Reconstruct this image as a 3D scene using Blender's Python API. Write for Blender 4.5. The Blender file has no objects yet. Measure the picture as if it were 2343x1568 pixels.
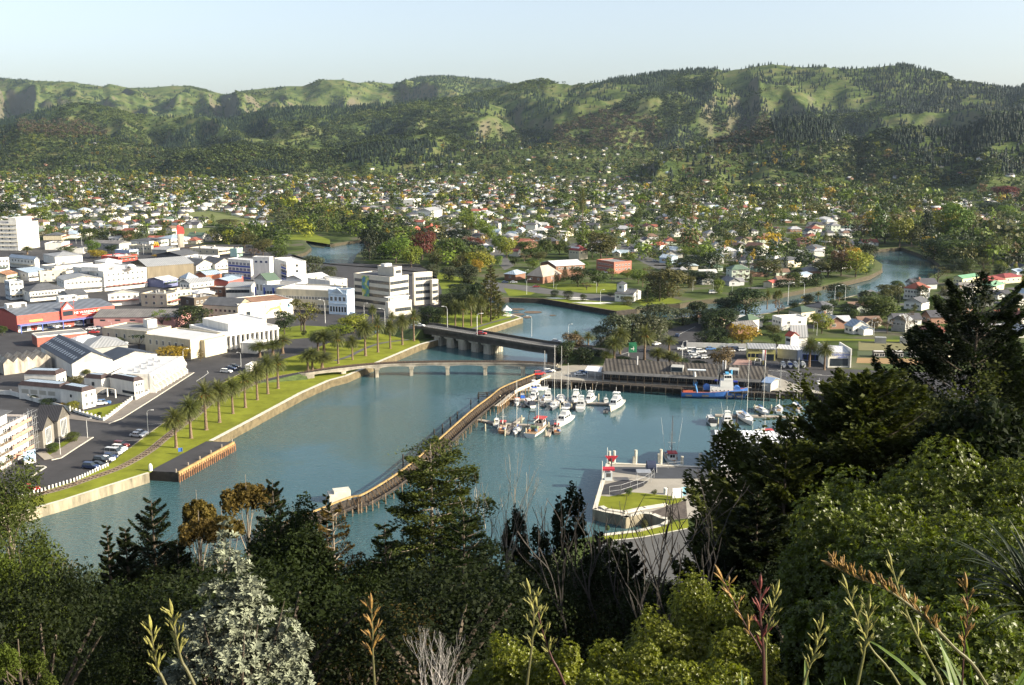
import bpy, bmesh, math, random
import numpy as np
from mathutils import Vector, Matrix, geometry
random.seed(7); RNG = np.random.default_rng(7)
R = math.radians
sc = bpy.context.scene
COL = sc.collection
# camera, sky, sun, exposure
FPX, CX, CY, CAMZ, PITCH = 2382.0, 1171.0, 784.0, 90.0, R(10.8)
cam = bpy.data.objects.new('camera', bpy.data.cameras.new('camera')); COL.objects.link(cam)
cam.location = (0, 0, CAMZ); cam.rotation_euler = (R(90) - PITCH, 0, 0)
cam.data.sensor_width = 36; cam.data.lens = 36 * FPX / 2342.0
cam.data.clip_start = 0.1; cam.data.clip_end = 40000
sc.camera = cam
SUN_EL, SUN_AZ = R(24), R(104)          # azimuth clockwise from +Y (the view direction)
world = bpy.data.worlds.new('World'); sc.world = world; world.use_nodes = True
wn = world.node_tree.nodes; wl = world.node_tree.links
bg = wn['Background']
sky = wn.new('ShaderNodeTexSky'); sky.sky_type = 'NISHITA'; sky.sun_disc = False
sky.sun_elevation = SUN_EL; sky.sun_rotation = SUN_AZ
sky.air_density = 0.85; sky.dust_density = 2.2; sky.ozone_density = 1.0
hsv=wn.new('ShaderNodeHueSaturation');hsv.inputs['Saturation'].default_value=0.68;wl.new(sky.outputs[0],hsv.inputs['Color']);wl.new(hsv.outputs[0],bg.inputs[0]);bg.inputs[1].default_value=0.105
sun = bpy.data.objects.new('sun', bpy.data.lights.new('sun', 'SUN')); COL.objects.link(sun)
sun.data.energy = 5.0; sun.data.angle = R(0.53); sun.data.color = (1.0, 0.89, 0.70)
SD = Vector((math.cos(SUN_EL) * math.sin(SUN_AZ), math.cos(SUN_EL) * math.cos(SUN_AZ), math.sin(SUN_EL)))
sun.rotation_euler = (-SD).to_track_quat('-Z', 'Y').to_euler(); sun.location = (300, -50, 300)
sc.view_settings.view_transform = 'Standard'; sc.view_settings.look = 'None'
sc.view_settings.gamma = 1; sc.view_settings.exposure = 1.25
sc.render.engine = 'CYCLES'
sc.cycles.max_bounces = 6; sc.cycles.diffuse_bounces = 2; sc.cycles.glossy_bounces = 2
sc.cycles.transparent_max_bounces = 6; sc.cycles.volume_bounces = 0; sc.cycles.transmission_bounces = 2
sc.cycles.caustics_reflective = False; sc.cycles.caustics_refractive = False
sc.cycles.use_denoising = True
# pixel <-> place (measuring the photograph)
cp, sp = math.cos(PITCH), math.sin(PITCH)
TAGS = {'P': (0, 0, 1.0), 'A': (0, 471.8, 3.988), 'B': (0, 816.5, 3.988), 'C': (514.1, 544.4, 3.988), 'D': (544.4, 756.1, 3.988),
  'E': (1058.5, 695.6, 3.988), 'F': (1512.1, 695.6, 3.988), 'G': (1058.5, 423.4, 3.988), 'H': (1633.1, 423.4, 3.305),
  'I': (0, 108.9, 2.980), 'J': (725.8, 108.9, 2.767), 'K': (1512.1, 108.9, 2.823), 'L': (0, 1028.2, 2.906),
  'M': (665.3, 1028.2, 2.767), 'N': (1391.2, 967.8, 2.464), 'R': (1300.4, 1016.1, 5.517), 'S': (846.8, 665.3, 6.456)}
def pix(t, x, y):
 a = TAGS[t]; return a[0] + x / a[2], a[1] + y / a[2]
def ray(px, py):
 u = (px - CX) / FPX; v = -(py - CY) / FPX
 return u, cp + v * sp, -sp + v * cp
LZ = 2.6
def W(t, x, y, z=LZ):
 px, py = pix(t, x, y); d = ray(px, py)
 k = (z - CAMZ) / min(d[2], -1e-4)
 return Vector((d[0] * k, d[1] * k, z))
def PD(px, py, dist):
 d = ray(px, py); k = dist / d[1]
 return Vector((d[0] * k, dist, CAMZ + d[2] * k))
def proj(x, y, z):
 dz = z - CAMZ; f = y * cp - dz * sp; u = y * sp + dz * cp
 return CX + FPX * x / f, CY - FPX * u / f
def inpoly(px, py, poly):
 px = np.asarray(px, float); py = np.asarray(py, float); r = np.zeros(px.shape, bool)
 n = len(poly)
 for i in range(n):
  x1, y1 = poly[i][0], poly[i][1]; x2, y2 = poly[(i + 1) % n][0], poly[(i + 1) % n][1]
  if y1 == y2: continue
  c = ((y1 > py) != (y2 > py)) & (px < (x2 - x1) * (py - y1) / (y2 - y1) + x1)
  r ^= c
 return r
# materials
MATS = {}
def mat(name, col, rough=0.8, var=0.12, scale=0.6, metal=0.0, bump=0.0, spec=0.3, streak=None, attr=None, rnd=0.0, emit=None, trans=0.0, alpha=None):
 key = name
 if key in MATS: return MATS[key]
 m = bpy.data.materials.new(name); m.use_nodes = True; n = m.node_tree.nodes; l = m.node_tree.links
 b = n['Principled BSDF']; b.inputs['Roughness'].default_value = rough; b.inputs['Metallic'].default_value = metal
 b.inputs['Specular IOR Level'].default_value = spec
 tc = n.new('ShaderNodeTexCoord'); src = None
 if attr:
  at = n.new('ShaderNodeAttribute'); at.attribute_name = attr; src = at.outputs['Color']
 else:
  rgb = n.new('ShaderNodeRGB'); rgb.outputs[0].default_value = (*col, 1); src = rgb.outputs[0]
 co = tc.outputs['Object']
 if streak:
  mp = n.new('ShaderNodeMapping'); mp.inputs['Scale'].default_value = streak; l.new(co, mp.inputs['Vector']); co = mp.outputs['Vector']
 if var > 0:
  nz = n.new('ShaderNodeTexNoise'); nz.inputs['Scale'].default_value = scale; nz.inputs['Detail'].default_value = 5; nz.inputs['Roughness'].default_value = 0.65
  l.new(co, nz.inputs['Vector'])
  mr = n.new('ShaderNodeMapRange'); mr.inputs['From Min'].default_value = 0.3; mr.inputs['From Max'].default_value = 0.7
  mr.inputs['To Min'].default_value = 1 - var * 1.4; mr.inputs['To Max'].default_value = 1 + var
  l.new(nz.outputs['Fac'], mr.inputs['Value'])
  vm = n.new('ShaderNodeVectorMath'); vm.operation = 'SCALE'; l.new(src, vm.inputs[0]); l.new(mr.outputs[0], vm.inputs['Scale']); src = vm.outputs[0]
  if bump > 0:
   bp = n.new('ShaderNodeBump'); bp.inputs['Strength'].default_value = bump; bp.inputs['Distance'].default_value = 0.2
   l.new(nz.outputs['Fac'], bp.inputs['Height']); l.new(bp.outputs[0], b.inputs['Normal'])
 if rnd > 0:
  oi = n.new('ShaderNodeObjectInfo'); hs = n.new('ShaderNodeHueSaturation')
  m1 = n.new('ShaderNodeMapRange'); m1.inputs['To Min'].default_value = 0.5 - rnd * 0.06; m1.inputs['To Max'].default_value = 0.5 + rnd * 0.06
  m2 = n.new('ShaderNodeMapRange'); m2.inputs['To Min'].default_value = 1 - rnd * 0.45; m2.inputs['To Max'].default_value = 1 + rnd * 0.45
  mu = n.new('ShaderNodeMath'); mu.operation = 'MULTIPLY'; mu.inputs[1].default_value = 7.31
  fr = n.new('ShaderNodeMath'); fr.operation = 'FRACT'
  l.new(oi.outputs['Random'], m1.inputs['Value']); l.new(oi.outputs['Random'], mu.inputs[0]); l.new(mu.outputs[0], fr.inputs[0]); l.new(fr.outputs[0], m2.inputs['Value'])
  l.new(m1.outputs[0], hs.inputs['Hue']); l.new(m2.outputs[0], hs.inputs['Value']); l.new(src, hs.inputs['Color']); src = hs.outputs[0]
 l.new(src, b.inputs['Base Color'])
 if emit: b.inputs['Emission Color'].default_value = (*emit, 1); b.inputs['Emission Strength'].default_value = 1
 MATS[key] = m; return m
def leafmat(name, col, var=0.35, scale=1.2, rnd=0.5, rough=0.55, spec=0.25, trans=0.18, attr=None):
 if name in MATS: return MATS[name]
 m = mat(name, col, rough, var, scale, rnd=rnd, spec=spec, attr=attr)
 n = m.node_tree.nodes; l = m.node_tree.links; b = n['Principled BSDF']; out = n['Material Output']
 src = b.inputs['Base Color'].links[0].from_socket
 t = n.new('ShaderNodeBsdfTranslucent'); mx = n.new('ShaderNodeMixShader'); mx.inputs[0].default_value = trans
 br = n.new('ShaderNodeVectorMath'); br.operation = 'MULTIPLY'; br.inputs[1].default_value = (1.5, 1.6, 0.7)
 l.new(src, br.inputs[0]); l.new(br.outputs[0], t.inputs['Color'])
 l.new(b.outputs[0], mx.inputs[1]); l.new(t.outputs[0], mx.inputs[2]); l.new(mx.outputs[0], out.inputs['Surface'])
 return m
def C(col, rough=0.75, var=0.08, scale=0.5):  # paint of a plain colour
 return mat('paint_%02x%02x%02x_%d' % (int(col[0] * 255), int(col[1] * 255), int(col[2] * 255), int(rough * 10)), col, rough, var, scale)
def ribbed(name, col, period=0.9, axis='X', rough=0.55, depth=0.35, var=0.1):   # corrugated iron or tiled courses
 if name in MATS: return MATS[name]
 m = mat(name, col, rough, var, 0.25)
 n = m.node_tree.nodes; l = m.node_tree.links; b = n['Principled BSDF']
 tc = n.new('ShaderNodeTexCoord'); wv = n.new('ShaderNodeTexWave'); wv.bands_direction = axis
 wv.inputs['Scale'].default_value = 0.314 / period * 1.0; l.new(tc.outputs['Object'], wv.inputs['Vector'])
 bp = n.new('ShaderNodeBump'); bp.inputs['Strength'].default_value = depth; bp.inputs['Distance'].default_value = 0.15
 l.new(wv.outputs['Fac'], bp.inputs['Height']); l.new(bp.outputs[0], b.inputs['Normal'])
 src = b.inputs['Base Color'].links[0].from_socket
 mr = n.new('ShaderNodeMapRange'); mr.inputs['To Min'].default_value = 0.8; mr.inputs['To Max'].default_value = 1.1; l.new(wv.outputs['Fac'], mr.inputs['Value'])
 vm = n.new('ShaderNodeVectorMath'); vm.operation = 'SCALE'; l.new(src, vm.inputs[0]); l.new(mr.outputs[0], vm.inputs['Scale']); l.new(vm.outputs[0], b.inputs['Base Color'])
 return m
WHITE = (0.78, 0.77, 0.73); CREAM = (0.68, 0.62, 0.50); GREY = (0.35, 0.35, 0.35); DARK = (0.05, 0.052, 0.06)
GLASS = mat('dark_glass', (0.03, 0.04, 0.05), 0.12, 0.2, 0.8, spec=0.6)
# mesh helpers
def tag(o, label=None, cat=None, group=None, kind=None):
 if label: o['label'] = label
 if cat: o['category'] = cat
 if group: o['group'] = group
 if kind: o['kind'] = kind
 return o
def empty(name, loc, rz=0, label=None, cat=None, group=None):
 o = bpy.data.objects.new(name, None); COL.objects.link(o); o.location = loc; o.rotation_euler = (0, 0, rz)
 o.empty_display_size = 0.1
 return tag(o, label, cat, group)
class MB:
 def __init__(s): s.v = []; s.f = []; s.m = []
 def add(s, vs, fs, mi=0):
  k = len(s.v); s.v.extend([tuple(v) for v in vs]); s.f.extend([tuple(i + k for i in f) for f in fs]); s.m.extend([mi] * len(fs)); return s
 def box(s, x0, y0, z0, x1, y1, z1, mi=0):
  return s.add([(x0, y0, z0), (x1, y0, z0), (x1, y1, z0), (x0, y1, z0), (x0, y0, z1), (x1, y0, z1), (x1, y1, z1), (x0, y1, z1)],
                     [(0, 3, 2, 1), (4, 5, 6, 7), (0, 1, 5, 4), (1, 2, 6, 5), (2, 3, 7, 6), (3, 0, 4, 7)], mi)
 def cbox(s, c, sx, sy, sz, rz=0, mi=0):   # centre of the base
  ca, sa = math.cos(rz), math.sin(rz); vs = []
  for z in (0, sz):
   for a, b in ((-1, -1), (1, -1), (1, 1), (-1, 1)):
    x, y = a * sx / 2, b * sy / 2; vs.append((c[0] + x * ca - y * sa, c[1] + x * sa + y * ca, c[2] + z))
  return s.add(vs, [(0, 3, 2, 1), (4, 5, 6, 7), (0, 1, 5, 4), (1, 2, 6, 5), (2, 3, 7, 6), (3, 0, 4, 7)], mi)
 def prism(s, poly, z0, z1, mi=0, cap=True, mtop=None):
  n = len(poly)
  ar = sum(poly[i][0] * poly[(i + 1) % n][1] - poly[(i + 1) % n][0] * poly[i][1] for i in range(n))
  if ar < 0: poly = list(reversed(poly))
  k = len(s.v); s.v.extend([(p[0], p[1], z0) for p in poly] + [(p[0], p[1], z1) for p in poly])
  for i in range(n): s.f.append((k + i, k + (i + 1) % n, k + n + (i + 1) % n, k + n + i)); s.m.append(mi)
  if cap:
   for t in geometry.tessellate_polygon([[Vector((p[0], p[1], 0)) for p in poly]]):
    a, b, c = t; A, B, D = poly[a], poly[b], poly[c]
    cr = (B[0] - A[0]) * (D[1] - A[1]) - (B[1] - A[1]) * (D[0] - A[0])
    if cr < 0: b, c = c, b
    s.f.append((k + n + a, k + n + b, k + n + c)); s.m.append(mi if mtop is None else mtop)
  return s
 def tube(s, pts, rs, n=6, mi=0, cap=True):
  pts = [Vector(p) for p in pts]; k = len(s.v)
  if not hasattr(rs, '__len__'): rs = [rs] * len(pts)
  for i, p in enumerate(pts):
   d = (pts[min(i + 1, len(pts) - 1)] - pts[max(i - 1, 0)])
   if d.length < 1e-6: d = Vector((0, 0, 1))
   d.normalize(); a = d.cross(Vector((0, 0, 1)) if abs(d.z) < 0.95 else Vector((1, 0, 0))); a.normalize(); b = d.cross(a)
   for j in range(n):
    t = 2 * math.pi * j / n; q = p + (a * math.cos(t) + b * math.sin(t)) * rs[i]; s.v.append(tuple(q))
  for i in range(len(pts) - 1):
   for j in range(n):
    s.f.append((k + i * n + j, k + i * n + (j + 1) % n, k + (i + 1) * n + (j + 1) % n, k + (i + 1) * n + j)); s.m.append(mi)
  if cap:
   s.f.append(tuple(k + (len(pts) - 1) * n + j for j in range(n))); s.m.append(mi)
   s.f.append(tuple(k + j for j in reversed(range(n)))); s.m.append(mi)
  return s
 def loft(s, secs, mi=0, closed=False, caps=True):
  n = len(secs[0]); k = len(s.v)
  for q in secs: s.v.extend([tuple(p) for p in q])
  for i in range(len(secs) - 1):
   for j in range(n if closed else n - 1):
    s.f.append((k + i * n + j, k + (i + 1) * n + j, k + (i + 1) * n + (j + 1) % n, k + i * n + (j + 1) % n)); s.m.append(mi)
  if caps:
   s.f.append(tuple(k + j for j in range(n))); s.m.append(mi)
   s.f.append(tuple(k + (len(secs) - 1) * n + j for j in reversed(range(n)))); s.m.append(mi)
  return s
 def mesh(s, name, mats):
  me = bpy.data.meshes.new(name); me.from_pydata(s.v, [], s.f)
  for m in (mats if isinstance(mats, (list, tuple)) else [mats]): me.materials.append(m)
  if any(s.m): me.polygons.foreach_set('material_index', s.m)
  me.update(); return me
 def build(s, name, mats, parent=None, label=None, cat=None, group=None, kind=None, smooth=False, world=True):
  if parent is not None and world:
   o0 = parent.matrix_world_loc if hasattr(parent, 'matrix_world_loc') else world_loc(parent); s.v = [(v[0] - o0[0], v[1] - o0[1], v[2] - o0[2]) for v in s.v]
  base = None
  if parent is None and world and kind is None and s.v:
   xs = [v[0] for v in s.v]; ys = [v[1] for v in s.v]; zs = [v[2] for v in s.v]
   base = ((min(xs) + max(xs)) / 2, (min(ys) + max(ys)) / 2, min(zs)); s.v = [(v[0] - base[0], v[1] - base[1], v[2] - base[2]) for v in s.v]
  me = s.mesh(name, mats)
  if smooth: me.polygons.foreach_set('use_smooth', [True] * len(me.polygons))
  o = bpy.data.objects.new(name, me); COL.objects.link(o)
  if base: o.location = base
  if parent is not None: o.parent = parent
  return tag(o, label, cat, group, kind)
MB.bl = lambda s, *a, **k: s.build(*a, world=0, **k)
def world_loc(o):
 p = Vector((0, 0, 0))
 while o is not None: p = p + o.location; o = o.parent
 return p
KIDS = {}
def copy_tree(o, loc=None, rz=None, s=None, label=None, cat=None, group=None, mats=None, parent=None):
 c = o.copy(); COL.objects.link(c)
 if parent is not None: c.parent = parent
 if loc is not None: c.location = loc
 if rz is not None: c.rotation_euler = (c.rotation_euler[0], c.rotation_euler[1], rz)
 if s is not None: c.scale = (s, s, s) if not hasattr(s, '__len__') else s
 if label: c['label'] = label
 if cat: c['category'] = cat
 if group: c['group'] = group
 if mats and o.type == 'MESH' and o.name.split('.')[0] in mats:
  m = mats[o.name.split('.')[0]]; c.material_slots[0].link = 'OBJECT'; c.material_slots[0].material = m
 if o.name not in KIDS: KIDS[o.name] = [x for x in o.children]
 for ch in KIDS[o.name]: copy_tree(ch, parent=c, mats=mats)
 return c
def bulk(name, V, F, mats, fcol=None, mi=None, smooth=False, loc=None):   # big numpy mesh; F (n,3|4)
 me = bpy.data.meshes.new(name); V = np.ascontiguousarray(V, np.float32); k = F.shape[1]; n = len(F)
 me.vertices.add(len(V)); me.vertices.foreach_set('co', V.ravel())
 me.loops.add(n * k); me.loops.foreach_set('vertex_index', np.ascontiguousarray(F, np.int32).ravel())
 me.polygons.add(n); me.polygons.foreach_set('loop_start', np.arange(n, dtype=np.int32) * k); me.polygons.foreach_set('loop_total', np.full(n, k, np.int32))
 if mi is not None: me.polygons.foreach_set('material_index', np.ascontiguousarray(mi, np.int32))
 if smooth: me.polygons.foreach_set('use_smooth', np.ones(n, bool))
 for m in (mats if isinstance(mats, (list, tuple)) else [mats]): me.materials.append(m)
 me.update(calc_edges=True)
 if fcol is not None:
  a = me.color_attributes.new('tint', 'FLOAT_COLOR', 'POINT'); c4 = np.ones((len(V), 4), np.float32); c4[:, :3] = fcol; a.data.foreach_set('color', c4.ravel())
 return me
def addobj(name, me, loc=(0, 0, 0), parent=None, label=None, cat=None, group=None, kind=None):
 o = bpy.data.objects.new(name, me); COL.objects.link(o); o.location = loc
 if parent is not None: o.parent = parent
 return tag(o, label, cat, group, kind)
def text(s, parent, loc, rot, size, m, name='lettering', ext=0.02):
 cu = bpy.data.curves.new(name, 'FONT'); cu.body = s; cu.size = size; cu.extrude = ext; cu.align_x = 'CENTER'; cu.align_y = 'CENTER'; cu.resolution_u = 2
 tmp = bpy.data.objects.new('tmp', cu); me = bpy.data.meshes.new_from_object(tmp); bpy.data.objects.remove(tmp)
 me.materials.append(m); me.name = name
 o = bpy.data.objects.new(name, me); COL.objects.link(o); o.parent = parent; o.location = Vector(loc) - world_loc(parent); o.rotation_euler = rot
 return o
def vnoise(x, y, seed=0):
 xi = np.floor(x).astype(np.int64); yi = np.floor(y).astype(np.int64); fx = x - xi; fy = y - yi
 fx = fx * fx * (3 - 2 * fx); fy = fy * fy * (3 - 2 * fy)
 def h(a, b):
  n = (a * 374761393 + b * 668265263 + seed * 982451653) & 0xffffffff
  n = ((n ^ (n >> 13)) * 1274126177) & 0xffffffff
  return ((n ^ (n >> 16)) & 0xffff) / 65535.0
 return (h(xi, yi) * (1 - fx) + h(xi + 1, yi) * fx) * (1 - fy) + (h(xi, yi + 1) * (1 - fx) + h(xi + 1, yi + 1) * fx) * fy
def fbm(x, y, o=4, seed=0, ridged=False):
 s = 0; a = 0.5; t = 0
 for i in range(o):
  n = vnoise(x, y, seed + i)
  if ridged: n = 1 - abs(2 * n - 1)
  s = s + a * n; t += a; a *= 0.5; x = x * 2.03 + 11.3; y = y * 2.03 + 5.7
 return s / t
# far hills (height field)
def layer(pts, back, front, amp, trees=0.0, nx=260.0, seed=1):
 a = []; z = []; D = []
 for q in pts:
  w = PD(q[0], q[1], q[2]); a.append(w.x / w.y); z.append(w.z - trees); D.append(w.y)
 return dict(a=np.array(a), z=np.array(z), D=np.array(D), b=back, f=front, amp=amp, nx=nx, seed=seed)
def ramp(pts, d0, d1=None):
 n = len(pts); return [(p[0], p[1], d0 + (0 if d1 is None else (d1 - d0) * i / (n - 1))) for i, p in enumerate(pts)]
LAYERS = [
 layer([(-250,185,9000),(0,177.7,8800),(60,183,8600),(161,187.7,8300),(235,198,8200),(250,191,8200),(295,201,8200),(345,200,8200),(397,196,8200),(436,198,8200),(503,213,8200),(517,214.6,7900),
           (550,208,7400),(654,197,7200),(691,197,7200),(731,183,7200),(786,182,7200),(809,190,7300),(852,187,7600),(899,192,7800),(928,185,7800),(957,176,7800),(1015,173,7800),(1073,177.6,7800),
           (1123, 181, 7700), (1159, 188, 7600), (1300, 215, 7400), (1500, 240, 7000)], 2500, 2600, 260, 0, 330, 3),
 layer(ramp([(1000,245),(1044,219),(1123,203),(1170,190),(1232,177),(1250,175),(1261,182),(1304,188),(1354,184),(1412,173),(1485,163),(1572,154),(1643,152),(1664,156),(1732,145),(1767,140),
           (1806,145),(1838,147),(1884,146),(1912,150),(1937,151),(1990,148),(2054,141),(2107,150),(2160,163),(2185,177),(2238,186),(2277,191),(2320,197),(2342,190),(2500,170),(2700,150)],5300,4000),2200,1500,230,12,430,5),
 layer(ramp([(-250,290),(0,268),(33,264),(94,246),(144,232),(188,231),(262,243),(302,256),(369,261),(436,258),(520,266),(621,242),(705,240),(786,240),(834,236),(979,222),(1033,219),(1087,222),
           (1180, 250), (1300, 300), (1450, 330)], 5000, 4600), 700, 1100, 150, 12, 330, 9),
 layer(ramp([(-250, 280), (0, 282), (50, 275), (90, 279), (175, 280), (230, 300), (300, 318), (380, 330), (436, 340)], 3900, 3700), 500, 700, 70, 16, 260, 11),
 layer(ramp([(400,352),(436,344),(537,322),(554,319),(594,330),(637,322),(688,321),(786,326),(852,308),(906,306),(979,290),(1015,300),(1051,312),(1087,326),(1180,334)],3100,3400),450,560,60,12,210,13),
 layer(ramp([(1150, 330), (1210, 315), (1268, 292), (1304, 275), (1394, 258), (1440, 262), (1503, 280), (1557, 332)], 4000, 3900), 500, 700, 80, 14, 260, 17),
 layer(ramp([(900, 350), (1000, 337), (1100, 332), (1268, 336), (1500, 347), (1600, 353), (1700, 349), (1850, 344), (2000, 346), (2400, 344)], 3350, 2900), 700, 750, 14, 0, 200, 19),
 layer(ramp([(1500,352),(1547,348),(1600,328),(1671,302),(1742,274),(1817,258),(1894,268),(1923,290),(1969,312),(1994,296),(2061,280),(2110,282),(2135,292),(2220,286),(2263,258),(2342,250),(2550,230)],2750,2300),800,700,80,13,230,23)]
def hills_h(x, y):
 a = x / np.maximum(y, 1); z = np.full(np.shape(x), -8.0)
 for i, L in enumerate(LAYERS):
  D = np.interp(a, L['a'], L['D']); zc = np.interp(a, L['a'], L['z'])
  lo = np.clip((a - L['a'][0]) / 0.02 + 1, 0, 1) * np.clip((L['a'][-1] - a) / 0.02 + 1, 0, 1)
  t = y - D; tf = np.clip(-t / L['f'], 0, 1.3); tb = np.clip(t / L['b'], 0, 1)
  xx = a * D
  q=L['nx']*1.5;sp_=.62+.8*(fbm(xx/q+.8*fbm(xx/700,y/700,2,L['seed']+40),y/(q*2.2),2,L['seed'],True)-.62)+.3*(fbm(xx/(q*.35),y/(q*.8),3,L['seed']+3)-.5)
  f2 = fbm(xx / 90, y / 120, 3, L['seed'] + 7)
  env = np.clip(tf * 3.2, 0, 1) * np.clip((1.15 - tf) * 1.6, 0, 1)
  prof = np.clip(1 - tf, 0, 1); prof = prof ** 1.15
  zz = -4 + (zc + 4) * prof + env * L['amp'] * (sp_ - 0.62) * 1.5 + env * L['amp'] * 0.22 * (f2 - 0.5)
  zz = np.where(tf >= 1.25, -8, zz)
  zb = -8 + (zc + 8) * (1 - tb) ** 1.2
  zz = np.where(t > 0, zb, zz)
  zz = np.where((a < L['a'][0] - 0.02) | (a > L['a'][-1] + 0.02), -8, -8 + (zz + 8) * lo)
  z = np.maximum(z, zz)
 return z
NA, NY = 760, 420
GA = np.linspace(-0.66, 0.66, NA); GY = 1400 * (12000 / 1400) ** (np.linspace(0, 1, NY))
AA, YY = np.meshgrid(GA, GY); HZ = hills_h(AA * YY, YY)
def hz(x, y):
 x = np.asarray(x, float); y = np.asarray(y, float)
 fa = np.clip((x / np.maximum(y, 1) - GA[0]) / (GA[1] - GA[0]), 0, NA - 1.001); fy = np.clip(np.log(np.maximum(y, 1) / 1400) / math.log(12000 / 1400) * (NY - 1), 0, NY - 1.001)
 i = fa.astype(int); j = fy.astype(int); u = fa - i; v = fy - j
 h = (HZ[j, i] * (1 - u) + HZ[j, i + 1] * u) * (1 - v) + (HZ[j + 1, i] * (1 - u) + HZ[j + 1, i + 1] * u) * v
 return np.where(y < 1400, LZ, np.maximum(h, LZ))
V = np.stack([AA * YY, YY, HZ], -1).reshape(-1, 3)
idx = np.arange(NA * NY).reshape(NY, NA)
F = np.stack([idx[:-1, :-1], idx[:-1, 1:], idx[1:, 1:], idx[1:, :-1]], -1).reshape(-1, 4)
F = F[(V[F].max(1)[:, 2] > 0)]
def hill_material():
 m = mat('hill_pasture', (0.10, 0.125, 0.04), 0.95, 0.25, 0.006, spec=0.05)
 n = m.node_tree.nodes; l = m.node_tree.links; b = n['Principled BSDF']; src = b.inputs['Base Color'].links[0].from_socket
 tc = n.new('ShaderNodeTexCoord'); nz = n.new('ShaderNodeTexNoise'); nz.inputs['Scale'].default_value = 0.011; nz.inputs['Detail'].default_value = 9; nz.inputs['Roughness'].default_value = 0.7
 l.new(tc.outputs['Object'], nz.inputs['Vector'])
 cr = n.new('ShaderNodeValToRGB'); e = cr.color_ramp.elements; e[0].position = 0.38; e[0].color = (0.028, 0.046, 0.015, 1); e[1].position = 0.68; e[1].color = (0.13, 0.12, 0.055, 1)
 x = cr.color_ramp.elements.new(0.5); x.color = (0.08, 0.108, 0.032, 1)
 l.new(nz.outputs['Fac'], cr.inputs[0])
 g = n.new('ShaderNodeNewGeometry'); sx = n.new('ShaderNodeSeparateXYZ'); l.new(g.outputs['Normal'], sx.inputs[0])
 mr = n.new('ShaderNodeMapRange'); mr.inputs['From Min'].default_value = 0.86; mr.inputs['From Max'].default_value = 0.70; l.new(sx.outputs['Z'], mr.inputs['Value'])
 mx = n.new('ShaderNodeMixRGB'); mx.inputs['Color2'].default_value = (0.11, 0.10, 0.065, 1); l.new(mr.outputs[0], mx.inputs['Fac']); l.new(cr.outputs[0], mx.inputs['Color1'])
 l.new(mx.outputs[0], b.inputs['Base Color'])
 bp=n.new('ShaderNodeBump');bp.inputs['Strength'].default_value=0.8;bp.inputs['Distance'].default_value=8;l.new(nz.outputs['Fac'],bp.inputs['Height']);l.new(bp.outputs[0],b.inputs['Normal'])
 return m
me = bulk('hills', V, F, hill_material(), smooth=True); addobj('hills', me, kind='structure')
# foreground hillside under the lookout
def fg(x, y):
 x = np.asarray(x, float); y = np.asarray(y, float)
 t = np.interp(y, [-60, 1, 4, 12, 30, 60, 120, 178, 205], [92, 88.3, 87.3, 81.5, 70, 53, 28, 4.5, -6])
 t = t + np.clip(x - 14, 0, 60) * 0.22 * np.clip((130 - y) / 60, 0, 1) * np.clip(y / 25, 0, 1)
 t = t - np.clip(-x - 60, 0, 120) * 0.16 * np.clip(y / 60, 0, 1) * np.clip((170 - y) / 60, 0, 1)
 return t + (fbm(x / 14, y / 14, 3, 77) - 0.5) * 3.0 * np.clip(y / 20, 0, 1) * np.clip((190 - y) / 30, 0, 1)
gx = np.linspace(-170, 170, 140); gy = np.linspace(-60, 206, 130); X, Y = np.meshgrid(gx, gy)
Vf = np.stack([X, Y, fg(X, Y)], -1).reshape(-1, 3); ix = np.arange(140 * 130).reshape(130, 140)
Ff = np.stack([ix[:-1, :-1], ix[:-1, 1:], ix[1:, 1:], ix[1:, :-1]], -1).reshape(-1, 4)
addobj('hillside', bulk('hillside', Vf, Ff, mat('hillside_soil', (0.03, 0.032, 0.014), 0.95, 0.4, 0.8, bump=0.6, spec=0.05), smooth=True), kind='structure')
# water and land
P_ = lambda L: [W('P', x, y) for x, y in L]
def WP(t, L, z=LZ): return [W(t, x, y, z) for x, y in L]
west=P_([(-330,1270),(-120,1215),(0,1187),(60,1170),(150,1144),(240,1115),(341,1083),(487,1010),(587,957),(692,900),(757,871),(795,861),(857,834),(963,789),(1000,779),(1109,756),(1196,728),(1169,719),(1135,708)])
taru=P_([(1110,680),(1060,655),(960,622),(860,612),(777,606),(720,600),(675,585),(700,577),(712,567),(697,552),(720,548),(755,559),(830,548),(850,560),(817,582),(808,600),(830,604),(960,611),(1060,636),(1110,655)])
north=P_([(1146,684),(1164,682),(1199,683),(1241.5,684),(1409.5,713),(1456,708),(1478,702),(1500,697),(1555,696),(1590,688),(1640,684),(1700,686),(1790,672),(1880,655),(1945,642),(1990,630),(2015,618),(2018,605),(1996,590),(1998,572),(2060,566),(2130,590),(2160,615),
   (2118,640),(2060,662),(2010,668),(1960,675),(1890,690),(1830,694),(1760,716),(1720,722),(1650,726),(1560,726),(1440,744),(1375,777),(1362,790),(1330,797),(1290,815),(1271,843),(1239,852),(1239,868)])
basin = P_([(1560, 886), (1725, 894), (1850, 900), (1960, 912), (1990, 1000), (1900, 1078), (1632, 1069), (1407, 1060), (1387, 1061), (1356, 1166)])
inlet=P_([(1380,1172),(1418,1179),(1431,1186),(1472,1176),(1490,1178),(1508,1186),(1527,1190),(1509,1201),(1456,1214),(1378,1223),(1290,1240),(1240,1290),(1100,1340),(700,1420),(300,1480)])
close = [Vector((-70, 140, LZ)), Vector((-70, 60, LZ)), Vector((-400, 60, LZ))]
water_poly = west + taru + north + basin + inlet + close
outer = [Vector((-9000, 100, LZ)), Vector((9000, 100, LZ)), Vector((9000, 12500, LZ)), Vector((-9000, 12500, LZ))]
pts = outer + water_poly
v2 = [Vector((p.x, p.y)) for p in pts]
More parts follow.
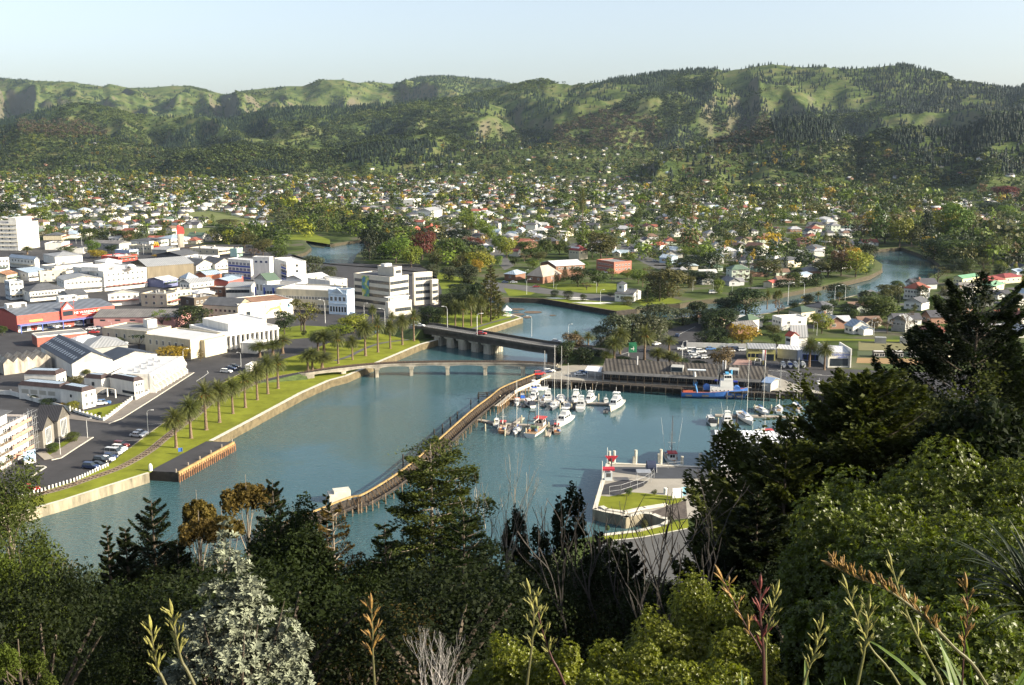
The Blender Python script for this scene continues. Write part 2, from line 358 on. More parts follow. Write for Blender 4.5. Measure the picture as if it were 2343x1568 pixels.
ed = [(i, (i + 1) % 4) for i in range(4)] + [(4 + i, 4 + (i + 1) % len(water_poly)) for i in range(len(water_poly))]
cd = geometry.delaunay_2d_cdt(v2, ed, [], 0, 1e-4)
wp = [(p.x, p.y) for p in water_poly]
fs = []
for f in cd[2]:
 cx_ = sum(cd[0][i].x for i in f) / len(f); cy_ = sum(cd[0][i].y for i in f) / len(f)
 if not inpoly([cx_], [cy_], wp)[0]: fs.append(f)
mb = MB(); mb.add([(p.x, p.y, LZ) for p in cd[0]], fs)
def ground_material():
 m = mat('town_ground', (0.09, 0.10, 0.05), 0.95, 0.3, 0.03, spec=0.05)
 n = m.node_tree.nodes; l = m.node_tree.links; b = n['Principled BSDF']
 tc = n.new('ShaderNodeTexCoord'); nz = n.new('ShaderNodeTexNoise'); nz.inputs['Scale'].default_value = 0.045; nz.inputs['Detail'].default_value = 7
 l.new(tc.outputs['Object'], nz.inputs['Vector']); cr = n.new('ShaderNodeValToRGB'); e = cr.color_ramp.elements
 e[0].position = 0.36; e[0].color = (0.03, 0.042, 0.016, 1); e[1].position = 0.68; e[1].color = (0.10, 0.095, 0.07, 1); x = e.new(0.5); x.color = (0.06, 0.085, 0.024, 1)
 l.new(nz.outputs['Fac'], cr.inputs[0]); l.new(cr.outputs[0], b.inputs['Base Color']); return m
mb.build('ground', ground_material(), kind='structure')
def water_material():
 m = bpy.data.materials.new('river_water'); m.use_nodes = True; n = m.node_tree.nodes; l = m.node_tree.links; b = n['Principled BSDF']
 b.inputs['Roughness'].default_value = 0.07; b.inputs['IOR'].default_value = 1.33; b.inputs['Specular IOR Level'].default_value = 0.5
 g = n.new('ShaderNodeTexCoord')
 nz0 = n.new('ShaderNodeTexNoise'); nz0.inputs['Scale'].default_value = 0.012; nz0.inputs['Detail'].default_value = 4; l.new(g.outputs['Object'], nz0.inputs['Vector'])
 cr = n.new('ShaderNodeValToRGB'); e = cr.color_ramp.elements; e[0].position = 0.35; e[0].color = (0.028, 0.076, 0.090, 1); e[1].position = 0.65; e[1].color = (0.052, 0.108, 0.116, 1)
 l.new(nz0.outputs['Fac'], cr.inputs[0]); l.new(cr.outputs[0], b.inputs['Base Color'])
 hts = []
 for sc_, rot, st in ((0.55, 0.25, (1, 2.6, 1)), (1.7, -0.2, (1, 2.2, 1)), (0.09, 0.5, (1, 1.6, 1))):
  mp = n.new('ShaderNodeMapping'); mp.inputs['Rotation'].default_value = (0, 0, rot); mp.inputs['Scale'].default_value = st
  nz = n.new('ShaderNodeTexNoise'); nz.inputs['Scale'].default_value = sc_; nz.inputs['Detail'].default_value = 3
  l.new(g.outputs['Object'], mp.inputs['Vector']); l.new(mp.outputs[0], nz.inputs['Vector']); hts.append(nz.outputs['Fac'])
 a1 = n.new('ShaderNodeMath'); a1.operation = 'MULTIPLY_ADD'; a1.inputs[1].default_value = 0.45; l.new(hts[1], a1.inputs[0]); l.new(hts[0], a1.inputs[2])
 mr=n.new('ShaderNodeMapRange');mr.inputs['From Min'].default_value=0.44;mr.inputs['From Max'].default_value=0.56;mr.inputs['To Min'].default_value=0.22;mr.inputs['To Max'].default_value=1.15;l.new(nz0.outputs['Fac'],mr.inputs['Value'])
 sx = n.new('ShaderNodeSeparateXYZ'); l.new(g.outputs['Object'], sx.inputs[0])
 m2=n.new('ShaderNodeMapRange');m2.inputs['From Min'].default_value=-10;m2.inputs['From Max'].default_value=12;m2.inputs['To Min'].default_value=1.4;m2.inputs['To Max'].default_value=0.25;l.new(sx.outputs['X'],m2.inputs['Value'])
 mm = n.new('ShaderNodeMath'); mm.operation = 'MULTIPLY'; l.new(mr.outputs[0], mm.inputs[0]); l.new(m2.outputs[0], mm.inputs[1])
 bp=n.new('ShaderNodeBump');bp.inputs['Distance'].default_value=0.34;l.new(a1.outputs[0],bp.inputs['Height']);l.new(mm.outputs[0],bp.inputs['Strength']);l.new(bp.outputs[0],b.inputs['Normal'])
 return m
mb = MB(); mb.add([(-1500, 20, 0), (1500, 20, 0), (1500, 1500, 0), (-1500, 1500, 0)], [(0, 1, 2, 3)])
mb.build('river_water', water_material(), kind='structure')
CONC = mat('quay_concrete', (0.27, 0.24, 0.17), 0.85, 0.45, 0.35, bump=0.3, streak=(1, 1, .25))
CONCL = mat('kerb_concrete', (0.55, 0.52, 0.44), 0.8, 0.15, 0.6)
MUD = mat('river_mud', (0.065, 0.055, 0.035), 0.9, 0.2, 0.3)
TIMB = mat('weathered_timber', (0.20, 0.15, 0.10), 0.9, 0.35, 0.8)
TIMD = mat('dark_wharf_timber', (0.045, 0.038, 0.032), 0.9, 0.35, 0.8)
RUST = mat('rusty_sheet_piling', (0.22, 0.12, 0.06), 0.85, 0.45, 0.7)
def wall_strip(P, mi_top, name, mats, w=0.9, up=0.15, down=-2.5, side=1):
 mb = MB()
 for i in range(len(P) - 1):
  a, b = P[i], P[i + 1]; d = Vector((b.x - a.x, b.y - a.y, 0)); L = d.length
  if L < 1e-3: continue
  n_ = Vector((-d.y, d.x, 0)) / L * side
  a2 = a + n_ * w; b2 = b + n_ * w
  o = n_ * -0.08
  q = [a + o, b + o, b2, a2]
  mb.prism([(p.x, p.y) for p in q], down, LZ + up, 0, mtop=1)
 return mb.build(name, mats, kind='structure')
wall_strip(west[:7], 0, 'quay', [CONC, CONCL], w=0.8, side=1)
wall_strip(west[7:17], 0, 'quay', [mat('tidal_stone', (0.13, 0.105, 0.06), .9, .35, .5), CONCL], w=1.5, side=1)
wall_strip(west[16:19], 0, 'quay', [CONC, CONCL], w=1.0, side=1)
wall_strip(taru, 0, 'river_bank', [MUD, mat('taru_bank', (.06, .075, .025), .95, .3, .3)], w=4, up=0.03, side=1)
wall_strip(north[:4], 0, 'quay', [TIMD, TIMB], w=0.8, side=1)
wall_strip(north[3:6], 0, 'quay', [TIMD, TIMB], w=0.6, side=1)
GBK = mat('grassy_bank', (.08, .10, .025), .95, .3, .3)
wall_strip(north[5:15], 0, 'river_bank', [MUD, GBK], w=4, up=0.03, side=1)
wall_strip(north[14:24], 0, 'river_bank', [MUD, GBK], w=5, up=0.03, side=1)
wall_strip(north[24:], 0, 'river_bank', [MUD, CONC], w=1.5, up=0.05, side=1)
wall_strip([north[-1]] + basin[:7], 0, 'quay', [TIMD, TIMD], w=1.0, side=1)
wall_strip(basin[6:] + inlet[:1], 0, 'quay', [CONC, CONCL], w=1.0, side=1)
wall_strip(inlet[:10], 0, 'quay', [CONC, CONCL], w=1.2, side=1)
# sheets laid on the ground
def sheet(name, poly, m, z=0.03, kind='structure'):
 mb = MB(); vs = [(p.x, p.y, LZ + z) for p in poly]; t = geometry.tessellate_polygon([[Vector((p.x, p.y, 0)) for p in poly]])
 fs = []
 for a, b, c in t:
  A, B, D = vs[a], vs[b], vs[c]
  fs.append((a, b, c) if (B[0] - A[0]) * (D[1] - A[1]) - (B[1] - A[1]) * (D[0] - A[0]) > 0 else (a, c, b))
 mb.add(vs, fs); return mb.build(name, m, kind=kind)
LAWN = mat('mown_lawn', (0.165, 0.185, 0.02), 0.95, 0.22, 0.16, spec=0.1)
LAWN2 = mat('park_lawn', (0.135, 0.165, 0.02), 0.95, 0.2, 0.08, spec=0.1)
ASPH = mat('asphalt', (0.05, 0.05, 0.054), 0.9, 0.18, 0.12, spec=0.2)
ASPHL = mat('worn_asphalt', (0.10, 0.10, 0.098), 0.9, 0.15, 0.15, spec=0.2)
PAVE = mat('paving', (0.19, 0.17, 0.15), 0.9, 0.12, 0.5, spec=0.2)
CONCP = mat('concrete_apron', (0.30, 0.28, 0.24), 0.9, 0.15, 0.12, spec=0.2)
LINE = mat('road_paint', (0.7, 0.7, 0.66), 0.7, 0.2, 1.5)
redge=WP('B',[(-500,1500),(100,1310),(400,1225),(690,1130),(985,990),(1180,838),(1360,700),(1500,600),(1700,455),(1900,330),(2050,230),(2200,150)])+WP('C',[(0,1300),(60,1270),(320,1215),(560,1100),(720,1055),(950,960),(1230,935),(1400,872),(1640,855),(1740,880)])
cbd = redge[:] + P_([(968, 752), (968, 740), (1010, 700), (1010, 640), (960, 606), (740, 602), (660, 580), (620, 560), (400, 560), (200, 548), (-300, 560), (-900, 900), (-500, 1300)])
sheet('road_surface', cbd, ASPH, 0.03)
sheet('lawn', redge[1:] + [p for p in reversed(west[1:14])], LAWN, 0.06)
sheet('lawn', WP('C', [(470, 830), (700, 800), (980, 815), (960, 900), (620, 925), (480, 900)]), LAWN2, 0.07)
sheet('lawn', P_([(966, 738), (1000, 722), (1060, 712), (1120, 706), (1150, 712), (1169, 719), (1196, 728), (1109, 756), (1060, 752)]), LAWN2, 0.05)
sheet('lawn', P_([(1000, 622), (1070, 640), (1090, 655), (1010, 662), (1000, 640)]), LAWN2, 0.05)
sheet('lawn', WP('G', [(760, 1042), (1400, 1148), (1570, 1130), (1480, 1095), (1250, 1062), (1050, 1050), (900, 1034)]), LAWN2, 0.05)
sheet('lawn', WP('G', [(1540, 1050), (1650, 1105), (1960, 1080), (2010, 1062), (1900, 1030), (1700, 1040)]), LAWN2, 0.05)
sheet('lawn', WP('G', [(640, 915), (900, 905), (1400, 900), (1400, 985), (1100, 985), (840, 950)]), LAWN2, 0.05)
sheet('lawn', WP('G', [(370, 940), (660, 985), (620, 1005), (420, 1015)]), LAWN2, 0.05)
sheet('lawn', WP('G', [(0, 890), (110, 860), (110, 900), (0, 915)]), LAWN2, 0.05)
sheet('lawn', WP('C', [(560, 20), (700, 20), (960, 60), (960, 20), (800, -40), (450, -20), (430, 60)]), LAWN2, 0.05)
sheet('road_surface',WP('G',[(345,895),(640,925),(840,960),(1100,992),(1400,1005),(1500,1040),(1560,1060),(1250,1062),(1050,1045),(880,1005),(690,990),(380,935)]),ASPHL,0.05)
sheet('road_surface', WP('G', [(165, 480), (260, 490), (400, 660), (470, 740), (380, 780), (300, 690), (215, 600)]), ASPHL, 0.04)
sheet('road_surface', WP('G', [(1310, 480), (1360, 478), (1560, 600), (1900, 740), (2100, 800), (2000, 830), (1750, 760), (1500, 640)]), ASPHL, 0.04)
sheet('road_surface', P_([(1120, 640), (1180, 660), (1160, 672), (1090, 655)]), ASPHL, 0.04)
sheet('road_surface',WP('E',[(1030,385),(1290,405),(1560,395),(1740,350),(1870,235),(2180,158),(2290,180),(2240,300),(2160,400),(2330,430)])+WP('F',[(800,370),(1530,360),(1530,590),(2500,630),(2900,660),(2900,980),(1900,930),(1300,760),(1000,650),(600,565)])+WP('E',[(2000,575),(1640,500),(1400,480),(1060,420)]),ASPH,0.05)
sheet('forecourt_paving', WP('F', [(700, 500), (820, 500), (830, 560), (650, 555)]), mat('pink_paving', (0.30, 0.19, 0.16), 0.9, 0.15, 0.6), 0.08)
sheet('lawn', WP('E', [(1040, 540), (1180, 520), (1320, 530), (1500, 515), (1700, 535), (2060, 590), (1660, 572), (1300, 560)]), LAWN2, 0.09)
sheet('wharf_yard', [north[-2], north[-1]] + basin[:5] + WP('F', [(1900, 900), (1300, 700), (950, 640), (0, 560)]) + WP('E', [(1300, 548), (1000, 560), (850, 570)]), CONCP, 0.04)
sheet('bowling_green', WP('F', [(1400, 316), (2300, 330), (2300, 350), (1780, 335), (1400, 340)]), LAWN2, 0.05)
sheet('bowling_green', WP('F', [(1800, 345), (2500, 350), (2500, 430), (1800, 425)]), mat('olive_green_turf', (0.16, 0.15, 0.07), 0.95, 0.1, 0.1), 0.05)
sheet('bowling_green', WP('F', [(1790, 430), (2500, 440), (2500, 490), (1790, 482)]), mat('dark_turf', (0.06, 0.08, 0.035), 0.95, 0.1, 0.1), 0.05)
sheet('bowling_green', WP('F', [(1790, 492), (2500, 505), (2500, 560), (1780, 540)]), mat('dry_turf', (0.26, 0.17, 0.08), 0.95, 0.1, 0.1), 0.05)
sheet('wharf_yard', basin[4:] + inlet[:7] + WP('R', [(1500, 940), (2600, 900), (2900, 700)]), CONCP, 0.02)
sheet('wharf_yard', WP('R', [(460, 290), (1740, 300), (1900, 440), (1080, 438), (900, 400), (600, 360), (560, 350)]), mat('tar_sealed_apron', (0.05, 0.055, 0.065), 0.85, 0.12, 0.2), 0.05)
sheet('wharf_yard', WP('R', [(680, 455), (1010, 470), (930, 540), (640, 640), (380, 640), (430, 520)]), ASPH, 0.05)
sheet('lawn', WP('R', [(340, 650), (510, 665), (800, 612), (950, 622), (1480, 680), (1400, 740), (1230, 780), (700, 855), (600, 860), (420, 800), (330, 760)]), LAWN, 0.06)
sheet('boat_ramp', WP('R', [(1000, 870), (1240, 790), (1480, 705), (1500, 940), (1250, 955)]), mat('ramp_gravel', (0.09, 0.075, 0.065), 0.95, 0.4, 0.9), 0.05)
sheet('lawn', WP('R', [(430, 1145), (860, 1095), (1150, 1025), (1500, 950), (1520, 1060), (1200, 1125), (900, 1180), (560, 1220), (450, 1200)]), LAWN, 0.06)
sheet('road_surface', WP('R', [(400, 1240), (560, 1225), (900, 1190), (1200, 1135), (1520, 1070), (2600, 960), (2600, 1900), (0, 1900), (200, 1500)]), ASPHL, 0.05)
sheet('kerb', WP('R', [(540, 1218), (900, 1180), (1200, 1125), (1520, 1062), (1520, 1072), (1200, 1136), (900, 1192), (545, 1228)]), CONCL, 0.12)
def ribbon(name, P, w, m, z=0.05, h=None):
 mb = MB(); Ls = []; Rs = []
 for i, p in enumerate(P):
  d = P[min(i + 1, len(P) - 1)] - P[max(i - 1, 0)]; d.z = 0; d.normalize(); n_ = Vector((-d.y, d.x, 0)) * w / 2
  Ls.append(p + n_); Rs.append(p - n_)
 for i in range(len(P) - 1):
  if h: mb.prism([(q.x, q.y) for q in (Ls[i], Ls[i + 1], Rs[i + 1], Rs[i])], LZ, LZ + h)
  else: mb.add([(Rs[i].x, Rs[i].y, LZ + z), (Rs[i + 1].x, Rs[i + 1].y, LZ + z), (Ls[i + 1].x, Ls[i + 1].y, LZ + z), (Ls[i].x, Ls[i].y, LZ + z)], [(0, 1, 2, 3)])
 return mb.build(name, m, kind='structure')
def smooth_line(P, n=6):
 out = []
 for i in range(len(P) - 1):
  p0 = P[max(i - 1, 0)]; p1 = P[i]; p2 = P[i + 1]; p3 = P[min(i + 2, len(P) - 1)]
  for j in range(n):
   t = j / n; out.append(0.5 * ((2 * p1) + (p2 - p0) * t + (2 * p0 - 5 * p1 + 4 * p2 - p3) * t * t + (3 * p1 - p0 - 3 * p2 + p3) * t ** 3))
 out.append(P[-1]); return out
sheet('pavement', WP('B', [(440, 905), (730, 730), (850, 735), (700, 830), (560, 920), (470, 942)]), PAVE, 0.12)
sheet('pavement', WP('B', [(950, 590), (1200, 400), (1330, 350), (1680, 145), (1770, 145), (1420, 370), (1100, 565), (990, 612), (630, 570), (620, 520), (900, 580)]), PAVE, 0.12)
sheet('lawn', WP('B', [(700, 515), (960, 460), (1200, 400), (955, 570)]), LAWN, 0.14)
sheet('lawn', WP('B', [(415, 880), (600, 760), (720, 730), (450, 900)]), LAWN2, 0.14)
ribbon('kerb', WP('B', [(470, 945), (560, 925), (700, 832), (850, 737)]), 0.35, CONCL, h=0.17)
ribbon('kerb', WP('B', [(990, 614), (1110, 566), (1420, 372), (1770, 146)]), 0.35, CONCL, h=0.17)
ribbon('kerb', WP('B', [(280, 1100), (340, 1060), (420, 1010), (400, 1000), (330, 1000)]), 0.4, CONCL, h=0.17)
ribbon('kerb', redge[5:12], 0.3, CONC, h=0.14)
for k in range(9):
 t = k / 8; a = W('B', 1200 + 850 * t, 830 - 590 * t); b_ = a + Vector((-5.5, -1.5, 0)); ribbon('parking_markings', [a, b_], 0.12, LINE, 0.07)
ribbon('road_markings', WP('B', [(1790, 225), (1860, 180), (1900, 150), (1890, 130)]), 0.2, LINE, 0.07)
for a_, b_ in (((1060, 605), (1140, 618)), ((1400, 640), (1470, 651)), ((1650, 672), (1720, 690))):
 ribbon('road_markings', WP('F', [a_, b_]), 0.25, LINE, 0.09)
ribbon('road_markings', WP('F', [(900, 600), (1400, 650), (2300, 690)]), 0.2, LINE, 0.09)
ribbon('road_markings', WP('F', [(2280, 670), (2120, 660), (2060, 690), (2060, 730), (2200, 770)]), 0.4, LINE, 0.09)
ribbon('road_markings', WP('E', [(1420, 470), (1560, 430), (1700, 420)]), 0.25, LINE, 0.09)
ribbon('road_markings', WP('E', [(1950, 290), (2120, 210)]), 0.2, LINE, 0.09)
ribbon('footpath', smooth_line(WP('D', [(880, 280), (1010, 240), (1130, 180), (1300, 120), (1560, 85), (1660, 75)])), 2.2, ASPHL, 0.09)
ribbon('footpath', smooth_line(WP('S', [(1480, 575), (1700, 500), (1960, 430), (2110, 400), (2080, 370), (2020, 360)])), 2.0, ASPHL, 0.09)
ribbon('footpath', WP('B', [(370, 870), (450, 940)]), 2.5, CONCP, 0.16)
track=smooth_line(WP('B',[(-200,1400),(100,1310),(500,1220),(800,1120),(1100,1010),(1350,870),(1500,750),(1640,640),(1780,540),(1950,400)])+WP('D',[(0,560),(160,480),(400,420),(600,385)]),8)
ribbon('railway_ballast', track, 3.0, mat('dry_ballast', (0.22, 0.18, 0.13), 0.95, 0.25, 0.5), 0.09)
mb = MB()
for i in range(len(track) - 1):
 a, b_ = track[i], track[i + 1]; d = b_ - a; L = d.length; d.normalize(); n_ = Vector((-d.y, d.x, 0)); k = max(1, int(L / 1.4))
 for s_ in (-1, 1): mb.cbox((a + b_) / 2 + n_ * 0.55 * s_ + Vector((0, 0, 0.16)), L, 0.09, 0.14, math.atan2(d.y, d.x), 1)
 for j in range(k): mb.cbox(a + d * (L * (j + .5) / k) + Vector((0, 0, 0.1)), 0.3, 2.0, 0.1, math.atan2(d.y, d.x), 0)
mb.build('railway_track', [TIMD, mat('rail_steel', (0.11, 0.075, 0.05), 0.7, 0.2, 1)], label='narrow railway track curving through the lawn beside the river', cat='railway track')
for x, y, w_, h_ in ((500, 1135, 130, 16), (640, 1163, 165, 22), (505, 1183, 120, 20), (590, 1208, 80, 20), (820, 1192, 60, 9), (485, 1158, 60, 7)):
 sheet('sandbank', [W('G', x + w_ / 2 * math.cos(t), y + h_ / 2 * math.sin(t), 0) for t in [i * math.pi / 8 for i in range(16)]], mat('wet_sand', (0.13, 0.09, 0.06), 0.8, 0.2, 0.3), 0.12 - LZ)
for L in ([(560, 60), (720, 80), (770, 100), (700, 150), (590, 160), (560, 110)], [(760, 50), (960, 60), (900, 95), (800, 85)], [(2, 0)] * 0):
 if L: sheet('mud_flat', [W('C', x, y, 0) for x, y in L], mat('grassy_mud', (0.05, 0.06, 0.03), 0.9, 0.2, 0.1), 0.15 - LZ)
sheet('river_beach',[W('H',x,y,0) for x,y in [(860,790),(1040,720),(1180,665),(1230,630),(1220,600),(1160,585),(1270,625),(1275,665),(1180,720),(1000,765),(870,800)]],mat('river_sand',(0.16,0.13,0.09),0.9,0.15,0.2),0.2-LZ)
# buildings
_wm = {}
def window_mesh(fr, gl, split=2):
 key = (fr.name, gl.name, split)
 if key in _wm: return _wm[key]
 mb = MB(); mb.box(-0.5, -0.04, 0, 0.5, 0.03, 1, 0)
 e = 0.07
 for i in range(split):
  a = -0.5 + e + i * (1 - e) / split; b_ = -0.5 + (i + 1) * (1 - e) / split
  mb.add([(a, -0.05, e), (b_, -0.05, e), (b_, -0.05, 1 - e), (a, -0.05, 1 - e)], [(0, 1, 2, 3)], 1)
 _wm[key] = mb.mesh('window', [fr, gl]); return _wm[key]
class Vol:
 """A block of a building: L, C, R are corners of its wall top as measured, zt their height."""
 def __init__(s, L, C_, R_, zt, zb=LZ):
  s.C = Vector((C_.x, C_.y, 0)); r = Vector((R_.x, R_.y, 0)) - s.C; l = Vector((L.x, L.y, 0)) - s.C
  s.a = r.length; s.u = r / s.a; s.v = Vector((-s.u.y, s.u.x, 0)); s.b = max(l.dot(s.v), 2.0); s.zt = zt; s.zb = zb
  s.rz = math.atan2(s.u.y, s.u.x)
 def p(s, x, y, z): q = s.C + s.u * x + s.v * y; return Vector((q.x, q.y, z))
 def base(s): return s.p(s.a / 2, s.b / 2, s.zb)
 def box(s, mb, x0, y0, z0, x1, y1, z1, mi=0):
  P = [s.p(x0, y0, 0), s.p(x1, y0, 0), s.p(x1, y1, 0), s.p(x0, y1, 0)]
  return mb.add([(q.x, q.y, z) for z in (z0, z1) for q in P], [(0, 3, 2, 1), (4, 5, 6, 7), (0, 1, 5, 4), (1, 2, 6, 5), (2, 3, 7, 6), (3, 0, 4, 7)], mi)
def corners(t, L, C_, R_, h, zb=LZ):
 T = lambda q: W(q[2] if len(q) > 2 else t, q[0], q[1], zb + h)
 return Vol(T(L), T(C_), T(R_), zb + h, zb)
def gable_roof(s, mb, along, rise, ov=0.4, x0=0, y0=0, x1=None, y1=None, z=None, hip=0.0, th=0.18, mi=0):
 x1 = s.a if x1 is None else x1; y1 = s.b if y1 is None else y1; z = s.zt if z is None else z
 x0 -= ov; y0 -= ov; x1 += ov; y1 += ov
 if along == 'u':
  w = (y1 - y0) / 2; h_ = hip * w; ym = (y0 + y1) / 2
  rd = [(x0 + h_, ym), (x1 - h_, ym)]; ea = [(x0, y0), (x1, y0), (x1, y1), (x0, y1)]
  f = [(0, 1, 5, 4), (2, 3, 4, 5), (1, 2, 5), (3, 0, 4)]
 else:
  w = (x1 - x0) / 2; h_ = hip * w; xm = (x0 + x1) / 2
  rd = [(xm, y0 + h_), (xm, y1 - h_)]; ea = [(x0, y0), (x1, y0), (x1, y1), (x0, y1)]
  f = [(1, 2, 5, 4), (3, 0, 4, 5), (0, 1, 4), (2, 3, 5)]
 vs = [tuple(s.p(x, y, z)) for x, y in ea] + [tuple(s.p(x, y, z + rise)) for x, y in rd]
 if hip > 0.01:
  mb.add(vs, f, mi); mb.add([tuple(s.p(x, y, z - th)) for x, y in ea] + [tuple(s.p(x, y, z)) for x, y in ea], [(3, 2, 1, 0), (0, 1, 5, 4), (1, 2, 6, 5), (2, 3, 7, 6), (3, 0, 4, 7)], mi)
 else:
  vb = [(v[0], v[1], v[2] - th) for v in vs]
  for q in f[:2]:
   k = [vs[i] for i in q] + [vb[i] for i in q]
   mb.add(k, [(0, 1, 2, 3), (7, 6, 5, 4), (0, 4, 5, 1), (1, 5, 6, 2), (2, 6, 7, 3), (3, 7, 4, 0)], mi)
 return mb
def gable_wall(s, mb, along, rise, mi=0):
 if along == 'u': tri = [[(0, 0), (0, s.b), (0, s.b / 2)], [(s.a, s.b), (s.a, 0), (s.a, s.b / 2)]]
 else: tri = [[(s.a, 0), (0, 0), (s.a / 2, 0)], [(0, s.b), (s.a, s.b), (s.a / 2, s.b)]]
 for t in tri:
  (ax, ay), (bx, by), (cx_, cy_) = t
  mb.add([tuple(s.p(ax, ay, s.zt)), tuple(s.p(bx, by, s.zt)), tuple(s.p(cx_, cy_, s.zt + rise - 0.12))], [(0, 1, 2), (2, 1, 0)], mi)
def bld(name, label, cat, vols, group=None):
 """vols: list of dicts; the first names the building's base."""
 root = None
 for i, d in enumerate(vols):
  s = d['v']; wm = d.get('wall', C(WHITE)); rm = d.get('roof', C(GREY)); rt = d.get('rt', 'flat'); rise = d.get('rise', 2.0)
  if root is None:
   root = empty(name, s.base(), 0, label, cat, group)
  mb = MB(); s.box(mb, 0, 0, s.zb - (0.5 if s.zb == LZ else 0), s.a, s.b, s.zt)
  if rt == 'gable': gable_wall(s, mb, d.get('al', 'u'), rise)
  mb.build('wall', wm, root)
  mb = MB()
  if rt == 'flat':
   pw = 0.3; ph = d.get('ph', 0.6); mp = MB()
   for q in ((0, 0, s.a, pw), (0, s.b - pw, s.a, s.b), (0, pw, pw, s.b - pw), (s.a - pw, pw, s.a, s.b - pw)):
    s.box(mp, q[0] - 0.06, q[1] - 0.06, s.zt - 0.35, q[2] + 0.06, q[3] + 0.06, s.zt + ph)
   if ph > 0: mp.build('parapet', d.get('par', wm), root)
   s.box(mb, 0.2, 0.2, s.zt, s.a - 0.2, s.b - 0.2, s.zt + 0.08); mb.build('roof', rm, root)
  elif rt == 'gable': gable_roof(s, mb, d.get('al', 'u'), rise, d.get('ov', 0.35)).build('roof', rm, root)
  elif rt == 'hip': gable_roof(s, mb, d.get('al', 'u' if s.a > s.b else 'v'), rise, d.get('ov', 0.45), hip=d.get('hip', 0.9)).build('roof', rm, root)
  elif rt == 'mansard':
   k = 1.0; z1 = s.zt + 1.3
   o_ = [s.p(x, y, s.zt) for x, y in ((-.2, -.2), (s.a + .2, -.2), (s.a + .2, s.b + .2), (-.2, s.b + .2))]; i_ = [s.p(x, y, z1) for x, y in ((k, k), (s.a - k, k), (s.a - k, s.b - k), (k, s.b - k))]
   mb.add([tuple(q) for q in o_ + i_], [(0, 1, 5, 4), (1, 2, 6, 5), (2, 3, 7, 6), (3, 0, 4, 7)]); mb.build('mansard_tiles', d.get('man', C((0.05, 0.04, 0.04))), root)
   m2 = MB(); m2.add([tuple(q + Vector((0, 0, -.15))) for q in i_], [(0, 1, 2, 3)]); m2.build('roof', rm, root)
  for w in d.get('win', []):
   face, rows, cols, ww, wh, z0, st = w[:7]; f0, f1 = w[7] if len(w) > 7 and w[7] else (0.04, 0.96)
   fr = w[8] if len(w) > 8 and w[8] else C(WHITE); sp_ = w[9] if len(w) > 9 else 2; gl = w[10] if len(w) > 10 else GLASS
   me = window_mesh(fr, gl, sp_); n = s.a if face == 'R' else s.b
   for r_ in range(rows):
    for c_ in range(cols):
     t = n * (f0 + (f1 - f0) * (c_ + 0.5) / cols); z = s.zb + z0 + st * r_
     q = s.p(t, 0, z) if face == 'R' else s.p(0, t, z)
     o = bpy.data.objects.new('window', me); COL.objects.link(o); o.parent = root
     o.location = q - root.location; o.rotation_euler = (0, 0, s.rz if face == 'R' else s.rz - R(90)); o.scale = (ww, 1.0, wh)
  for nm, m, bx in d.get('add', []):
   mb = MB(); s.box(mb, *bx); mb.build(nm, m, root)
 return root
RG = ribbed('grey_iron_roof', (0.27, 0.28, 0.29), 1.2, 'X'); RW = ribbed('pale_iron_roof', (0.55, 0.56, 0.57), 1.2, 'X'); RB = ribbed('blue_grey_iron_roof', (0.30, 0.37, 0.45), 1.2, 'X')
RDK=mat('dark_grey_roof',(0.085,0.09,0.10),0.8,0.2,0.4);RBN=ribbed('rusty_iron_roof',(0.30,0.16,0.09),1.5, 'X',var=0.4);ROLD=ribbed('old_fibre_roof',(0.17,0.16,0.15),1.2, 'X',var=0.25)
FLATW = mat('pale_flat_roof', (0.50, 0.51, 0.52), 0.7, 0.12, 0.2); FLATG = mat('grey_flat_roof', (0.22, 0.22, 0.22), 0.85, 0.2, 0.2)
WH=mat('white_render',(.72,.70,.64),0.75,0.13,0.5,streak=(1,1,.3));CR=mat('cream_render',(0.55,0.49,0.36),0.8,0.14,0.5,streak=(1,1,.3));BL=mat('pale_blue_render',(0.50,0.62,0.74),0.75,0.06,0.4)
OFFC = mat('office_concrete', (0.52, 0.49, 0.42), 0.85, 0.08, 0.5); FD = C((0.09, 0.09, 0.09)); REDP = mat('store_red', (0.46, 0.10, 0.075), 0.75, 0.08, 0.4)
PINK = mat('faded_pink_wall', (0.55, 0.28, 0.26), 0.8, 0.1, 0.4); BRK = mat('brown_brick', (0.22, 0.12, 0.08), 0.9, 0.15, 0.9); GRYW = mat('grey_render', (0.33, 0.33, 0.31), 0.85, 0.12, 0.4)
STREAK=mat('stained_concrete',(0.38,0.34,0.28),0.9,0.5,0.5,streak=(1,1,0.15));BLUE=C((0.04,0.07,0.32));SHEDW=mat('brown_shed_cladding',(0.20,0.17,0.12),0.85,0.2,0.3,streak=(1,1,0.2))
v1 = corners('C', (1115, 338), (1505, 368), (1675, 345), 17.5); v2 = corners('C', (1600, 340), (1725, 330), (1893, 318), 17.5); v3 = corners('C', (1860, 390), (1890, 392), (1946, 386), 13.5)
v1.b = min(v1.b, 42)
vp = Vol(v1.p(6, v1.b * .55, 0), v1.p(6, 3, 0), v1.p(v1.a - 2, 3, 0), LZ + 22, LZ + 17.6)
sw = ('L', 4, 6, 4.6, 1.7, 2.6, 3.7, (0.02, 0.98), FD, 4); sr = ('R', 4, 3, 4.8, 1.7, 2.6, 3.7, (0.03, 0.97), FD, 4)
v4 = corners('C', (1415, 600), (1490, 600), (1705, 575), 7.0)
